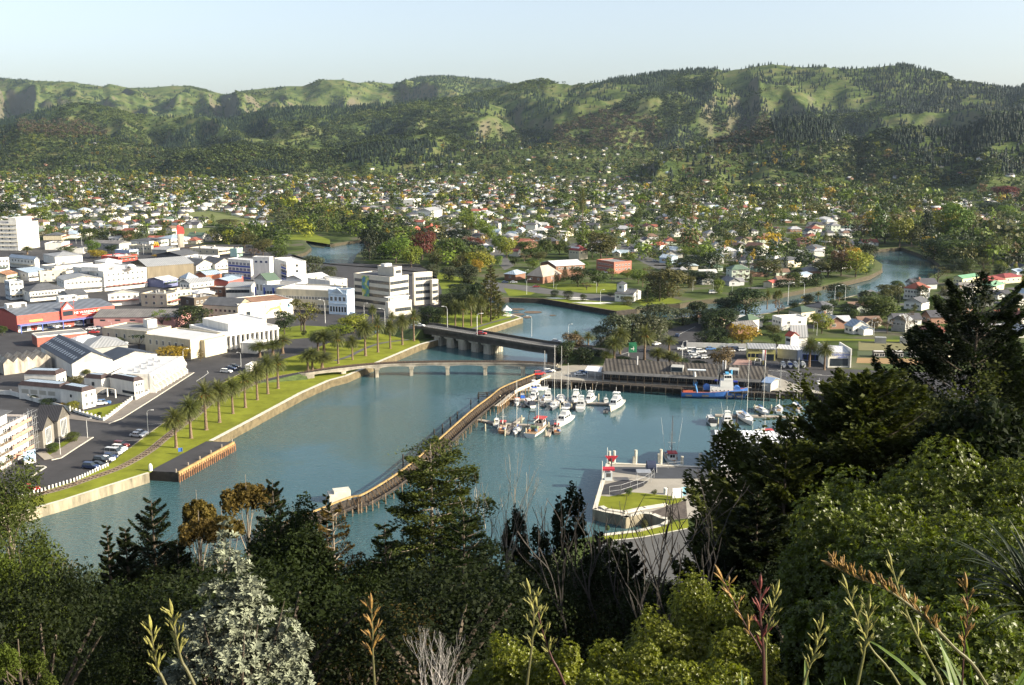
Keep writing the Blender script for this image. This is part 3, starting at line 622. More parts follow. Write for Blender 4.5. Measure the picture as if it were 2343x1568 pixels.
ob = bld('office_block', 'cream concrete office block with bands of dark windows beside the road bridge', 'office building', [
 dict(v=v1, wall=OFFC, roof=RDK, win=[sw, sr], ph=0.5), dict(v=v2, wall=OFFC, roof=FLATG, win=[('R', 4, 3, 3.8, 1.7, 2.6, 3.7, (0.1, 0.97), FD, 4)]),
 dict(v=v3, wall=OFFC, roof=FLATG, win=[('R', 3, 1, 3.8, 1.7, 2.6, 3.7, None, FD, 4)]), dict(v=vp, wall=OFFC, roof=FLATG, win=[('R', 1, 1, 4, 1.6, 1.4, 3, (0.3, 0.8), FD, 4)]),
 dict(v=v4, wall=OFFC, roof=C((0.08, 0.12, 0.05)), win=[('R', 1, 3, 3.6, 1.8, 2.2, 3, (0.3, 0.95), FD, 4)])])
q = v1.p(0, v1.b * .62, 0)
mb = MB(); s_ = v1; s_.box(mb, -0.25, s_.b * .57, LZ + 6, -0.12, s_.b * .77, LZ + 17.2)
def banner_material():
 m = mat('printed_banner', (0.2, 0.35, 0.4), 0.6, 0.0); n = m.node_tree.nodes; l = m.node_tree.links
 tc = n.new('ShaderNodeTexCoord'); nz = n.new('ShaderNodeTexNoise'); nz.inputs['Scale'].default_value = 0.35; nz.inputs['Detail'].default_value = 2; l.new(tc.outputs['Object'], nz.inputs['Vector'])
 cr = n.new('ShaderNodeValToRGB'); e = cr.color_ramp.elements; e[0].position = 0.35; e[0].color = (0.05, 0.16, 0.35, 1); e[1].position = 0.65; e[1].color = (0.5, 0.52, 0.5, 1)
 x=e.new(0.47);x.color=(0.12,0.3,0.12,1);x=e.new(0.56);x.color=(0.5,0.5,0.12,1);l.new(nz.outputs['Fac'],cr.inputs[0]);l.new(cr.outputs[0],n['Principled BSDF'].inputs['Base Color']);return m
mb.build('banner', banner_material(), ob)
mb = MB()
for i in range(14): v4.box(mb, 1 + i * (v4.a - 2) / 14, 1, LZ + 7.1, 1.15 + i * (v4.a - 2) / 14, 1.15, LZ + 9.6)
v4.box(mb, 0.6, 0.6, LZ + 9.6, v4.a - .6, 5, LZ + 9.8); mb.build('pergola', C(WHITE), ob)
mb = MB()
for a_ in (0.3, 0.5): v1.box(mb, v1.a * a_, 8, LZ + 22.5, v1.a * a_ + 2.5, 11, LZ + 24)
mb.build('rooftop_unit', FLATW, ob)
w1 = corners('C', (78, 188), (235, 212), (330, 200), 12.5); w2 = corners('C', (235, 200), (562, 226), (739, 216), 12.5); w3 = corners('C', (290, 168), (405, 180), (440, 172), 17)
BLP = C((0.05, 0.09, 0.38)); BGL = mat('blue_glazing', (0.04, 0.07, 0.16), 0.15, 0.2, 0.6, spec=0.6)
bb = bld('office_block', 'white three storey block with rows of blue window panels', 'office building', [
 dict(v=w2,wall=WH,roof=FLATW,ph=0.4,win=[('L',3,9,2.6,2.0,1.7,3.7,(0.0,0.42),C(WHITE),3,BGL),('R',3,1,1.6,1.6,2,3.7,(0.46,0.6),FD,2)]),dict(v=w1,wall=WH,roof=FLATW,ph=0.4,win=[('L',3,6,2.7,2.0,1.7,3.7,(0.02,0.98),C(WHITE),3,BGL)]),
 dict(v=w3, wall=WH, roof=FLATW, ph=0.3, win=[('L', 1, 3, 1.6, 1.2, 13.5, 3, None, BLUE, 2)])])
for s_, (a0, a1) in ((w2, (0.0, 0.42)), (w1, (0.02, 0.98))):
 for r_ in range(3):
  mb = MB(); s_.box(mb, -0.1, s_.b * a0 + .2, LZ + 0.5 + 3.7 * r_, -0.02, s_.b * a1 - .2, LZ + 1.6 + 3.7 * r_); mb.build('spandrel_panel', BLP, bb)
v = corners('C', (565, 445), (958, 492), (1112, 445), 10.5)
bld('shop_building', 'long cream two storey shop block with many small windows beside the office block', 'shop building',[dict(v=v,wall=CR,roof=FLATW,win=[('L',2,18,1.5,1.7,1.6,4.2,(0.02,0.99),C(WHITE),2),('R',2,3,1.5,1.7,1.6,4.2,(0.02,0.4),C(WHITE),2)])])
v = corners('C', (385, 425), (575, 445), (740, 400), 10.5)
bld('shop_building', 'pale two storey shop block with blue pilasters in the street row', 'shop building',[dict(v=v,wall=mat('shaded_white_render',(0.46,0.50,0.55),0.8,.1,.4),roof=FLATG,win=[('L',2,8,1.7,2.0,1.6,4.2,None,C(WHITE),2)],add=[('pilaster',BLUE,(-0.3,3+5.5*k,LZ,0.0,3.8+5.5*k,LZ+9.5)) for k in range(4)])])  # white facade; the bluish shade on it is put into the wall colour
v = corners('C', (228, 378), (385, 392), (500, 380), 13)
dd=bld('shop_building', 'narrow cream art deco facade with three tall arched windows', 'shop building',[dict(v=v,wall=WH,roof=C((0.08,0.12,0.09)),rt='gable',al='u',rise=3.5,win=[('L',1,3,2.0,4,6.5,4,None,C(WHITE),3),('L',1,4,2.0,3,1.6,4,None,C(WHITE),3)])])
v = corners('C', (960, 475), (1113, 488), (1180, 470), 12.5)
lb=bld('bank_building', 'light blue classical bank building with arched ground floor and pediment', 'bank building',[dict(v=v,wall=BL,roof=FLATG,win=[('L',1,4,1.5,2.4,7,4,None,C(WHITE),2),('L',1,6,1.2,3.2,1.2,4,None,C(WHITE),1)])])
mb=MB();mb.add([tuple(v.p(-0.5,v.b*k,v.zt+z)) for k,z in ((0.2,-1.2),(0.8,-1.2),(0.5,1.4))]+[tuple(v.p(-0.02,v.b*k,v.zt+z)) for k,z in ((0.2,-1.2),(0.8,-1.2),(0.5,1.4))],[(0,1,2),(0,2,1),(0,1,4,3),(1,2,5,4),(2,0,3,5)]);mb.build('pediment',C((0.62,0.72,0.8)),lb)
mb = MB(); v.box(mb, -0.4, 0, LZ + 5.6, 0, v.b, LZ + 6.1); v.box(mb, -0.4, 0, LZ + 10.6, 0, v.b, LZ + 11.1); mb.build('cornice', C((0.62, 0.72, 0.8)), lb)
v = corners('C', (40, 430), (225, 448), (300, 400), 8)
bld('shop_building', 'low white shop with one dark band of windows beside the deco facade', 'shop building',[dict(v=v,wall=WH,roof=RG,rt='gable',al='v',rise=1.2,win=[('L',1,7,2.6,1.8,4.6,3,None,FD,2)])])
v = corners('C', (0, 560), (115, 610), (620, 562), 8.5)
cin=bld('cinema', 'white and cream theatre with rusty roof and painted mural facing the park', 'theatre',[dict(v=v,wall=WH,roof=RBN,ph=0.3,win=[('R',1,1,2.2,4.5,0,3,(0.15,0.22),FD,1)])])
mb = MB(); v.box(mb, v.a * .42, -0.08, LZ + 2, v.a * .97, -0.02, LZ + 8.3)
def mural_material():
 m = mat('mural_paint', (0.6, 0.6, 0.55), 0.7, 0.0); n = m.node_tree.nodes; l = m.node_tree.links
 tc=n.new('ShaderNodeTexCoord');nz=n.new('ShaderNodeTexNoise');nz.inputs['Scale'].default_value=0.13;nz.inputs['Detail'].default_value=3;nz.inputs['Distortion'].default_value=1.5;l.new(tc.outputs['Object'],nz.inputs['Vector'])
 cr = n.new('ShaderNodeValToRGB'); e = cr.color_ramp.elements; e[0].position = 0.34; e[0].color = (0.2, 0.4, 0.6, 1); e[1].position = 0.62; e[1].color = (0.7, 0.5, 0.12, 1)
 x=e.new(0.42);x.color=(0.75,0.76,0.74,1);x=e.new(0.54);x.color=(0.78,0.74,0.6,1);l.new(nz.outputs['Fac'],cr.inputs[0]);l.new(cr.outputs[0],n['Principled BSDF'].inputs['Base Color']);return m
mb.build('mural', mural_material(), cin)
v = corners('A', (1905, 885), (2168, 915), (2300, 880), 7.8)
bld('warehouse', 'cream two storey warehouse with dark barrel roof next to the white theatre', 'warehouse',[dict(v=v,wall=CR,roof=RDK,rt='gable',al='v',rise=3.2,win=[('L',2,7,1.3,1.2,1.4,3.2,None,C((0.15,0.12,0.1)),2)])])
v = corners('A', (1690, 1100), (2035, 1170), (2528, 1100), 7.0); v2 = Vol(v.p(5, v.b * .9, 0), v.p(5, 4, 0), v.p(v.a - 3, 4, 0), LZ + 10, LZ + 7)
wc=bld('courthouse', 'long white public building with a row of tall arches facing the river', 'public building',[dict(v=v,wall=WH,roof=FLATW,par=C(WHITE),win=[('R',1,11,1.6,3.8,1.5,3,(0.02,0.98),C((0.45,0.45,0.45)),1),('L',1,9,1.2,1.0,5.2,3,None,C((0.5,0.5,0.48)),1)]),dict(v=v2,wall=WH,roof=FLATW,ph=0.4)])
for k in range(12):
 mb = MB(); x = v.a * (0.02 + 0.96 * k / 11); v.box(mb, x - 0.35, -1.4, LZ, x + 0.35, -0.1, LZ + 6.2); mb.build('pillar', C(WHITE), wc)
mb = MB(); v.box(mb, 0, -1.8, LZ + 6.2, v.a, -0.05, LZ + 6.9); mb.build('canopy', C(WHITE), wc)
v3 = corners('C', (165, 960), (285, 975), (380, 940), 4.0)
bld('annex', 'small white annex in front of the arched public building', 'annex', [dict(v=v3, wall=WH, roof=FLATW)])
v = corners('A', (1385, 1165), (1735, 1232), (2030, 1170), 7.6)
bld('hall', 'cream two storey hall with six tall windows on its shaded side', 'hall',[dict(v=v,wall=CR,roof=FLATW,win=[('L',1,6,1.3,2.2,4.0,3,(0.1,0.95),C(WHITE),2)],add=[('portico',CR,(v.a*.3,-2.5,LZ,v.a*.98,-0.03,LZ+7.2))])])
v = corners('A', (1015, 1100), (1340, 1155), (1560, 1105), 5.5); v2 = corners('A', (1290, 1035), (1345, 1045), (1430, 1035), 9)
bld('shop_building', 'cream low building with a plain white tower block on its roof', 'shop building',[dict(v=v,wall=CR,roof=FLATG,win=[('L',1,5,1.0,2.0,2,3,None,C(WHITE),2)]),dict(v=v2,wall=WH,roof=FLATG,ph=0.2)])
v = corners('A', (1080, 1512), (1362, 1548), (1655, 1385), 6.3)
tr=bld('terrace', 'white two storey motel terrace with scalloped fin walls and balconies on the waterfront street', 'motel terrace',[dict(v=v,wall=WH,roof=FLATW,win=[('R',2,9,2.6,1.9,0.7,3.0,(0.02,0.98),C((0.55,0.5,0.42)),3)])])
for k in range(10):
 x = v.a * k / 9; mb = MB(); pr = [(0, 0), (-2.2, 0), (-2.2, 1.6), (-1.5, 2.4), (-1.0, 3.1), (-1.9, 3.4), (-1.9, 4.2), (-1.2, 5.2), (-0.4, 6.9), (0, 6.9)]
 vs = [tuple(v.p(x - .12, y, LZ + z)) for y, z in pr] + [tuple(v.p(x + .12, y, LZ + z)) for y, z in pr]; n = len(pr)
 mb.add(vs, [tuple(range(n)), tuple(reversed(range(n, 2 * n)))] + [(i, i + n, (i + 1) % n + n, (i + 1) % n) for i in range(n)]); mb.build('fin_wall', C(WHITE), tr)
for r_ in range(2):
 mb = MB(); v.box(mb, 0, -1.7, LZ + 0.1 + 2.9 * r_, v.a, -0.1, LZ + 0.25 + 2.9 * r_); v.box(mb, 0, -1.7, LZ + 0.95 + 2.9 * r_, v.a, -1.62, LZ + 1.05 + 2.9 * r_)
 for k in range(60): v.box(mb, v.a * k / 60, -1.68, LZ + .2 + 2.9 * r_, v.a * k / 60 + .08, -1.64, LZ + 1 + 2.9 * r_)
 mb.build('balcony', C((0.6, 0.56, 0.48)), tr)
for k in range(8):
 mb = MB(); x = v.a * (0.12 + 0.1 * k); y = v.b * (.35 + .25 * (k % 2)); v.box(mb, x, y, v.zt + .1, x + .9, y + .9, v.zt + 1.0); mb.build('rooftop_unit', C((0.45, 0.46, 0.47)), tr)
man = mat('mansard_dark', (0.05, 0.035, 0.035), 0.7, 0.25, 0.8)
for (t,L,C_,R_,h,lb_,wn_) in (('B',(525,292),(745,322),(868,292),6.0, 'white motel block with dark mansard and awning next to the corner lawn',[('R',2,2,1.0,1.3,0.8,3,(.1,.9),C(WHITE),2),('L',1,1,1,1,3.5,3,(.4,.6),FD,1)]),
                             ('B',(240,235),(545,290),(660,255),5.0, 'long white motel wing with blank panels and dark mansard',[('L',1,4,3.0,1.5,2.2,3,(0.1,0.95),C((0.5,0.48,0.4)),1,C((0.42,0.40,0.34)))]),
                             ('B',(925,205),(1220,228),(1308,208),5.6, 'white motel block with dark mansard behind the hedge garden',[('R',2,3,0.9,1.2,0.8,2.8,(.1,.9),C(WHITE),2),('L',1,6,1.2,1.0,0.9,3,(0,.5),FD,1)]),
                             ('B', (800, 180), (925, 205), (1010, 180), 5.2, 'white motel stairwell block with slatted roof', [('L', 1, 1, 1.2, 1.4, 2.5, 3, (.4, .6), FD, 1)]),
                             ('B', (290, 130), (510, 165), (600, 130), 5.0, 'white motel block with mansard at the rear of the court', [('R', 1, 2, 1, 1.4, 1.5, 3, None, FD, 1)])):
 v = corners(t, L, C_, R_, h); mo = bld('motel_block', lb_, 'motel', [dict(v=v, wall=WH, roof=RB, rt='mansard', man=man, win=wn_)])
mb = MB(); a_, b_ = W('B', 875, 345, LZ + 3), W('B', 1050, 300, LZ + 3)
d = (b_ - a_); n_ = Vector((-d.y, d.x, 0)).normalized() * 4
rt = empty('porte_cochere', ((a_ + b_) / 2).xy.to_3d() + Vector((0, 0, LZ)), 0, 'arched slatted entrance canopy with green edge between motel blocks', 'canopy')
secs = []
for i in range(9):
 t = i / 8; p = a_ + d * t; h = 1.2 * math.sin(math.pi * t); secs.append([(p.x, p.y, p.z + h), (p.x + n_.x, p.y + n_.y, p.z + h), (p.x + n_.x, p.y + n_.y, p.z + h + .12), (p.x, p.y, p.z + h + .12)])
mb.loft(secs, closed=True); mb.build('canopy_roof', ribbed('slatted_canopy', (0.4, 0.36, 0.3), 0.6, 'X'), rt)
mb = MB()
for p in (a_, b_, a_ + n_, b_ + n_): mb.tube([(p.x, p.y, LZ), (p.x, p.y, LZ + 3)], .25, 8)
mb.build('post', C(WHITE), rt)
DKR = ribbed('dark_blue_iron_roof', (0.045, 0.055, 0.075), 1.0, 'Y', var=0.25); SKY = C((0.55, 0.6, 0.66), 0.4)
v = corners('A', (-260, 1345), (655, 1440), (1025, 1395), 5.8)
wh = bld('warehouse', 'long white gabled warehouse with dark roof and two rows of skylights', 'warehouse', [dict(v=v, wall=WH, roof=DKR, rt='gable', al='v', rise=4.0)])
for k in range(14):
 for r_ in range(2):
  y = v.b * (0.06 + 0.068 * k); x0 = v.a * (0.10 + 0.2 * r_); x1 = x0 + v.a * 0.10
  z = lambda x: v.zt + (x + .35) / (v.a / 2 + .35) * 4.0 + 0.06
  mb = MB(); mb.add([tuple(v.p(x0, y, z(x0))), tuple(v.p(x1, y, z(x1))), tuple(v.p(x1, y + 1.7, z(x1))), tuple(v.p(x0, y + 1.7, z(x0)))], [(3, 2, 1, 0), (0, 1, 2, 3)]); mb.build('skylight', SKY, wh)
v = corners('A', (905, 1370), (1032, 1412), (1430, 1345), 5.0)
bld('warehouse', 'smaller white gabled warehouse beside the motel terrace', 'warehouse', [dict(v=v, wall=WH, roof=DKR, rt='gable', al='v', rise=2.6)])
v = corners('A', (600, 1250), (790, 1300), (1165, 1260), 5.0)
bld('warehouse', 'grey hip roofed warehouse behind the skylit warehouse', 'warehouse', [dict(v=v, wall=GRYW, roof=RG, rt='hip', rise=3.0)])
v = corners('A', (560, 1235), (680, 1262), (970, 1215), 5.5)
bld('warehouse', 'low pale grey shed with hipped iron roof behind the red flat building', 'warehouse', [dict(v=v, wall=WH, roof=RW, rt='hip', rise=2.2)])
v = corners('A', (-40, 1390), (30, 1440), (470, 1385), 4.5)
sw_ = bld('old_factory', 'stained concrete wall of an old sawtooth roofed factory', 'factory', [dict(v=v, wall=STREAK, roof=ROLD, ph=0.0)])
mb = MB()
for k in range(5):
 x0 = v.a * k / 5; x1 = v.a * (k + 1) / 5
 for y in (0.0,):
  A_=[tuple(v.p(x0,-.12,v.zt)),tuple(v.p(x1,-.12,v.zt)),tuple(v.p((x0+x1)/2,-.12,v.zt+1.8)),tuple(v.p(x0,14,v.zt)),tuple(v.p(x1,14,v.zt)),tuple(v.p((x0+x1)/2,14,v.zt+1.8))]
  mb.add(A_, [(0, 1, 2), (5, 4, 3), (1, 4, 5, 2), (0, 2, 5, 3)])
mb.build('sawtooth_roof', STREAK, sw_)
v = corners('A', (-330, 955), (150, 1000), (1042, 905), 8.0)
st=bld('warehouse_store', 'big red and blue discount warehouse store with grey ribbed roof', 'store',[dict(v=v,wall=REDP,roof=ribbed('store_roof',(0.13,0.145,0.17),3.2, 'X',var=0.15),rt='gable',al='u',rise=1.6,ov=0.1)])
mb = MB(); v.box(mb, 0.2, -0.1, LZ, v.a * .97, -0.02, LZ + 3.4); mb.build('lower_wall', C(WHITE), st)
mb = MB(); v.box(mb, 0, -4.2, LZ + 3.3, v.a * .83, -0.1, LZ + 3.7); mb.build('verandah', C((0.16, 0.2, 0.45)), st)
for k in range(5): mb = MB(); v.box(mb, v.a * .83 * k / 4 + .1, -4.1, LZ, v.a * .83 * k / 4 + .5, -3.8, LZ + 3.3); mb.build('post', C((0.1, 0.14, 0.4)), st)
for k in range(9):
 if k in (3, 4): continue
 mb=MB();v.box(mb,v.a*(.03+.1*k),-0.16,LZ+.2,v.a*(.09+.1*k),-0.11,LZ+2.6);mb.build('shop_front',mat('shop_front_red',(0.35,0.08,0.06),0.4,0.5,0.8) if k % 2 else GLASS,st)
x0 = v.a * .435; mb = MB(); pr = [(x0, LZ), (x0 + 6, LZ), (x0 + 6, LZ + 9), (x0 + 3, LZ + 12.2), (x0, LZ + 9)]
vs = [tuple(v.p(x, -1.2, z)) for x, z in pr] + [tuple(v.p(x, 0.6, z)) for x, z in pr]
mb.add(vs, [(0, 1, 2, 3, 4), (9, 8, 7, 6, 5)] + [(i, (i + 1) % 5, (i + 1) % 5 + 5, i + 5) for i in range(5)]); mb.build('entrance_gable', REDP, st)
mb = MB(); mb.add([tuple(v.p(x, -1.3, z)) for x, z in ((x0 + .6, LZ + 8.6), (x0 + 5.4, LZ + 8.6), (x0 + 3, LZ + 11.4))], [(0, 1, 2)]); mb.build('gable_panel', C((0.38, 0.4, 0.62)), st)
mb = MB(); v.box(mb, x0 + .6, -1.3, LZ + 5.5, x0 + 5.4, -1.22, LZ + 7.8); mb.build('window', GLASS, st)
for k in (0,1,2):mb=MB();mb.tube([v.p(x0+3*k,-1.1,LZ+9),v.p(x0+3*k,-1.1,LZ+(13 if k != 1 else 15))],.07,5);mb.add([tuple(v.p(x0+3*k,-1.1,LZ+12+2*(k==1))),tuple(v.p(x0+3*k+.9,-1.1,LZ+12+2*(k==1))),tuple(v.p(x0+3*k,-1.1,LZ+13.2+2*(k==1)))],[(0,1,2),(2,1,0)]);mb.build('flagpole',C((0.5,0.12,0.1)),st)
mb = MB(); v.box(mb, v.a * .6, -.2, LZ + 4.7, v.a * .82, -.05, LZ + 7.6); sg = mb.build('sign_board', C((0.62, 0.03, 0.02)), st)
text('THE WAREHOUSE', st, v.p(v.a * .70, -0.24, LZ + 6.3), (R(90), 0, v.rz), 1.75, C((0.85, 0.85, 0.82)))
mb = MB(); v.box(mb, v.a * .65, -.23, LZ + 5.05, v.a * .79, -.21, LZ + 5.3); mb.build('lettering_line', C((0.85, 0.6, 0.55)), st)
text('//', st, v.p(v.a * .808, -0.24, LZ + 6.3), (R(90), 0, v.rz), 1.7, C((0.8, 0.65, 0.05)))
for k,(x,w_) in enumerate(((.03,2),(.08,1),(.14,2),(.25,2),(.36,3))):mb=MB();v.box(mb,v.a*x,-.08,LZ+5.6,v.a*x+w_,-.03,LZ+6.5);mb.build('wall_lettering',C((0.25,0.1,0.08)),st)
mb = MB(); v.box(mb, v.a * .12, -.1, LZ + 4.3, v.a * .25, -.04, LZ + 5.2); mb.build('yellow_panel', C((0.65, 0.45, 0.12)), st)
for x, y in ((.03, .5), (.62, .75)):
 mb = MB(); v.box(mb, v.a * x, v.b * y, v.zt + .4, v.a * x + 9, v.b * y + 4, v.zt + 3.4); mb.build('rooftop_unit', C(WHITE), st)
 for k in (0.2, 6): mb = MB(); v.box(mb, v.a * x + k + .4, v.b * y - .06, v.zt + 1.6, v.a * x + k + 2.4, v.b * y - .02, v.zt + 3.0); mb.build('vent', FD, st)
v = corners('A', (1045, 930), (1620, 1012), (1660, 990), 5.2); v = Vol(v.p(0, v.b, 0), v.p(0, 0, 0), v.p(22, 0, 0), LZ + 5.2)
bld('shop_building', 'long low faded pink building with dark iron roof beside the red store', 'shop building',[dict(v=v,wall=PINK,roof=ROLD,rt='gable',al='v',rise=2.4,win=[('L',1,3,2.6,0.8,3.3,3,(.45,.98),FD,1)])])
v = corners('A', (215, 1170), (335, 1195), (792, 1150), 4.5)
bld('shop_building', 'red brick flat roofed building with white roof railing', 'shop building',[dict(v=v,wall=mat('red_brick',(0.34,0.12,0.09),0.9,0.15,0.7),roof=FLATG,par=C((0.6,0.57,0.52)),ph=0.25)])
BRNW = mat('dark_timber_wall', (0.10, 0.08, 0.06), 0.85, 0.2, 0.4)
TBL = [
 ('A', (-120, 110), (150, 165), (345, 140), 22, WH, FLATG, 'flat', 'u', 0, (6, 9), (5, 3), 'tall white six storey block with a plant room at the left edge of town'),
 ('A', (820, 545), (945, 605), (1335, 568), 11.5, WH, FLATW, 'flat', 'u', 0, (2, 3), (3, 8), 'large white three storey building with an eyeball sculpture on its roof'),
 ('A', (440, 650), (585, 680), (950, 655), 8, WH, RG, 'gable', 'v', 2.2, (2, 3), (1, 9), 'white arched building joined to the large white block'),
 ('A', (320, 600), (360, 605), (600, 590), 9, CR, FLATW, 'flat', 'u', 0, (1, 1), (2, 3), 'tall plain cream block behind the white arched building'),
 ('A', (65, 765), (270, 778), (590, 750), 6, WH, RDK, 'hip', 'u', 3.0, (1, 1), (1, 10), 'white building with dark hipped roof and a row of windows behind the red store'),
 ('A', (800, 812), (985, 806), (1265, 790), 6.5, WH, RG, 'gable', 'v', 2.4, (1, 5), (1, 5), 'white shop block with grey gable roof behind the red store'),
 ('A', (520, 800), (640, 822), (800, 805), 5, WH, RDK, 'gable', 'u', 2.4, (1, 2), (1, 3), 'low building with steep black roof behind the red store'),
 ('A', (-30, 690), (85, 700), (210, 690), 10, mat('pale_grey_render', (0.5, 0.54, 0.56), 0.8, 0.1, 0.4), FLATG, 'flat', 'u', 0, (3, 3), (3, 3), 'pale blue grey art deco block at the left edge'),
 ('A', (1150, 520), (1340, 552), (1765, 520), 9, SHEDW, RG, 'gable', 'u', 3.6, (0, 0), (0, 0), 'large brown clad shed with grey gable roof in the middle of town'),
 ('A', (1735, 510), (1790, 545), (1950, 525), 6.5, WH, RDK, 'gable', 'v', 3.6, (1, 2), (1, 4), 'white building with steep dark gable, left of its twin'),
 ('A', (1930, 500), (1965, 530), (2128, 515), 6.5, WH, RDK, 'gable', 'v', 3.6, (1, 2), (1, 4), 'white building with steep dark gable, right of its twin'),
 ('A', (70, 455), (85, 465), (315, 490), 7, WH, RB, 'gable', 'u', 2, (1, 1), (1, 7), 'long white upstairs facade with blue roof in the upper street'),
 ('A', (-60, 480), (-20, 480), (80, 475), 9, WH, FLATW, 'flat', 'u', 0, (1, 1), (2, 3), 'white cube shaped building at the left edge of the street'),
 ('A', (370, 545), (500, 560), (845, 525), 5, WH, FLATG, 'flat', 'u', 0, (1, 2), (1, 8), 'long low white building with verandah and flat grey roof'),
 ('A', (345, 440), (500, 462), (750, 445), 6, WH, RG, 'hip', 'u', 2.8, (0, 0), (0, 0), 'wide grey hip roofed hall left of the yellow tree'),
 ('A', (100, 580), (260, 610), (440, 590), 5.5, WH, RB, 'gable', 'u', 2, (1, 3), (1, 3), 'white shop with pale blue iron roof near the left edge'),
 ('A', (0, 610), (60, 630), (160, 610), 5, CR, RBN, 'gable', 'u', 2, (1, 1), (1, 2), 'old cream shop with brown roof near the left edge'),
 ('A', (860, 500), (960, 512), (1110, 498), 5.5, WH, RW, 'hip', 'u', 2, (0, 0), (0, 0), 'pale hip roofed shop behind the brown shed'),
 ('A', (890, 320), (1085, 345), (1195, 330), 6, GRYW, ROLD, 'gable', 'v', 2, (1, 8), (0, 0), 'long grey two storey block behind the yellow tree'),
 ('A', (1195, 360), (1380, 370), (1450, 360), 5, CR, ROLD, 'flat', 'u', 0, (1, 6), (0, 0), 'low cream block with flat roof beside the golden arch sign'),
 ('A', (1290, 300), (1360, 320), (1535, 300), 5.5, WH, RDK, 'hip', 'u', 1.8, (1, 1), (1, 6), 'white two storey motel with low dark roof near the red tower'),
 ('A', (1500, 285), (1560, 300), (1735, 285), 5.5, WH, RB, 'hip', 'u', 2.6, (1, 1), (1, 5), 'white building with blue roof behind the red tower'),
 ('A', (1450, 385), (1520, 400), (1640, 380), 4.5, GRYW, RG, 'gable', 'v', 2, (0, 0), (0, 0), 'small grey gabled workshop in front of the red tower'),
 ('A', (1500, 430), (1650, 450), (1810, 425), 4, RDK, RDK, 'gable', 'u', 2.5, (0, 0), (0, 0), 'broad low black roofed building'),
 ('A', (955, 455), (1080, 470), (1250, 450), 3.5, C((0.5, 0.07, 0.05)), FLATW, 'flat', 'u', 0, (0, 0), (1, 4), 'red and white takeaway shop left of the yellow tree'),
 ('A', (1070, 400), (1180, 410), (1260, 400), 4, C((0.4, 0.46, 0.62)), RG, 'flat', 'u', 0, (0, 0), (1, 3), 'low lilac blue building near the yellow tree'),
 ('A', (1770, 380), (1990, 400), (2140, 380), 4, CR, FLATW, 'flat', 'u', 0, (1, 4), (1, 3), 'long flat cream shop row behind the dark gables'),
 ('A', (2140, 385), (2160, 395), (2212, 385), 6, C((0.42, 0.6, 0.53)), FLATW, 'flat', 'u', 0, (0, 0), (1, 1), 'small mint green block'),
 ('A', (1720, 460), (1850, 480), (2000, 455), 5, WH, FLATW, 'flat', 'u', 0, (0, 0), (1, 3), 'white flat roofed shop behind the twin gables'),
 ('A', (1340, 665), (1490, 680), (1620, 660), 4.5, C((0.16, 0.18, 0.32)), RW, 'gable', 'u', 1.6, (0, 0), (1, 4), 'low shop with navy front and pale roof'),
 ('A', (1620, 695), (1730, 706), (1950, 680), 6, WH, RG, 'gable', 'u', 2.0, (1, 3), (1, 5), 'white corner shop with grey roof and upstairs windows'),
 ('A', (1630, 650), (1700, 660), (1805, 650), 7, WH, RB, 'hip', 'u', 3, (0, 0), (0, 0), 'small white building with pointed blue roof'),
 ('A', (1800, 615), (1880, 630), (2020, 615), 5, C((0.45, 0.16, 0.08)), RB, 'gable', 'u', 2, (0, 0), (0, 0), 'orange walled shop with blue roof'),
 ('A', (1960, 668), (2080, 685), (2200, 655), 5.5, C((0.38, 0.1, 0.08)), RB, 'gable', 'u', 1.5, (0, 0), (0, 0), 'long red sided shop with blue grey roof'),
 ('A', (1955, 735), (2030, 750), (2085, 735), 5, BRK, FLATW, 'flat', 'u', 0, (1, 3), (0, 0), 'small brick shop with white framed windows'),
 ('A', (1310, 800), (1520, 815), (1620, 790), 6.5, CR, FLATG, 'flat', 'u', 0, (2, 3), (2, 3), 'cream modern office with glazed corner'),
 ('A', (1625, 835), (1770, 850), (1985, 820), 6.5, BRNW, FLATG, 'flat', 'u', 0, (1, 1), (1, 5), 'dark brown flat roofed modern building'),
 ('A', (1480, 770), (1600, 780), (1750, 765), 6, CR, FLATG, 'flat', 'u', 0, (1, 2), (1, 3), 'cream flat roofed shop behind the modern office'),
 ('A', (1700, 790), (1800, 800), (1960, 785), 6, WH, RW, 'hip', 'u', 1.6, (0, 0), (0, 0), 'pale shop with low hipped roof behind the brown modern building'),
 ('C', (490, 370), (700, 380), (950, 350), 6.5, WH, RW, 'gable', 'u', 2, (0, 0), (0, 0), 'wide white shop with pale iron roof behind the street facades'),
 ('C', (670, 385), (960, 400), (1115, 380), 8, WH, FLATW, 'flat', 'u', 0, (0, 0), (1, 2), 'pale flat roofed shop block behind the light blue bank'),
 ('C', (-40, 350), (0, 352), (150, 360), 5, C((0.4, 0.1, 0.08)), RB, 'gable', 'u', 1.5, (0, 0), (0, 0), 'small red shop beside the blue panelled block'),
 ('A', (460, 250), (560, 265), (620, 250), 4.5, CR, RDK, 'hip', 'u', 2, (0, 0), (1, 2), 'cream house with dark roof near the tall block'),
 ('A', (350, 185), (400, 195), (470, 185), 4, WH, FLATW, 'flat', 'u', 0, (0, 0), (1, 2), 'low white flat roofed house beside the tall block'),
 ('A', (600, 240), (700, 255), (760, 235), 4, WH, RB, 'hip', 'u', 2.2, (0, 0), (1, 2), 'white house with pale blue hip roof'),
 ('A', (470, 330), (560, 345), (635, 325), 5, WH, FLATG, 'flat', 'u', 0, (0, 0), (1, 2), 'plain white flat building near the street lamps'),
 ('A', (660, 378), (760, 390), (800, 380), 4, WH, RW, 'flat', 'u', 0, (0, 0), (0, 0), 'low pale shop by the yellow green tree'),
]
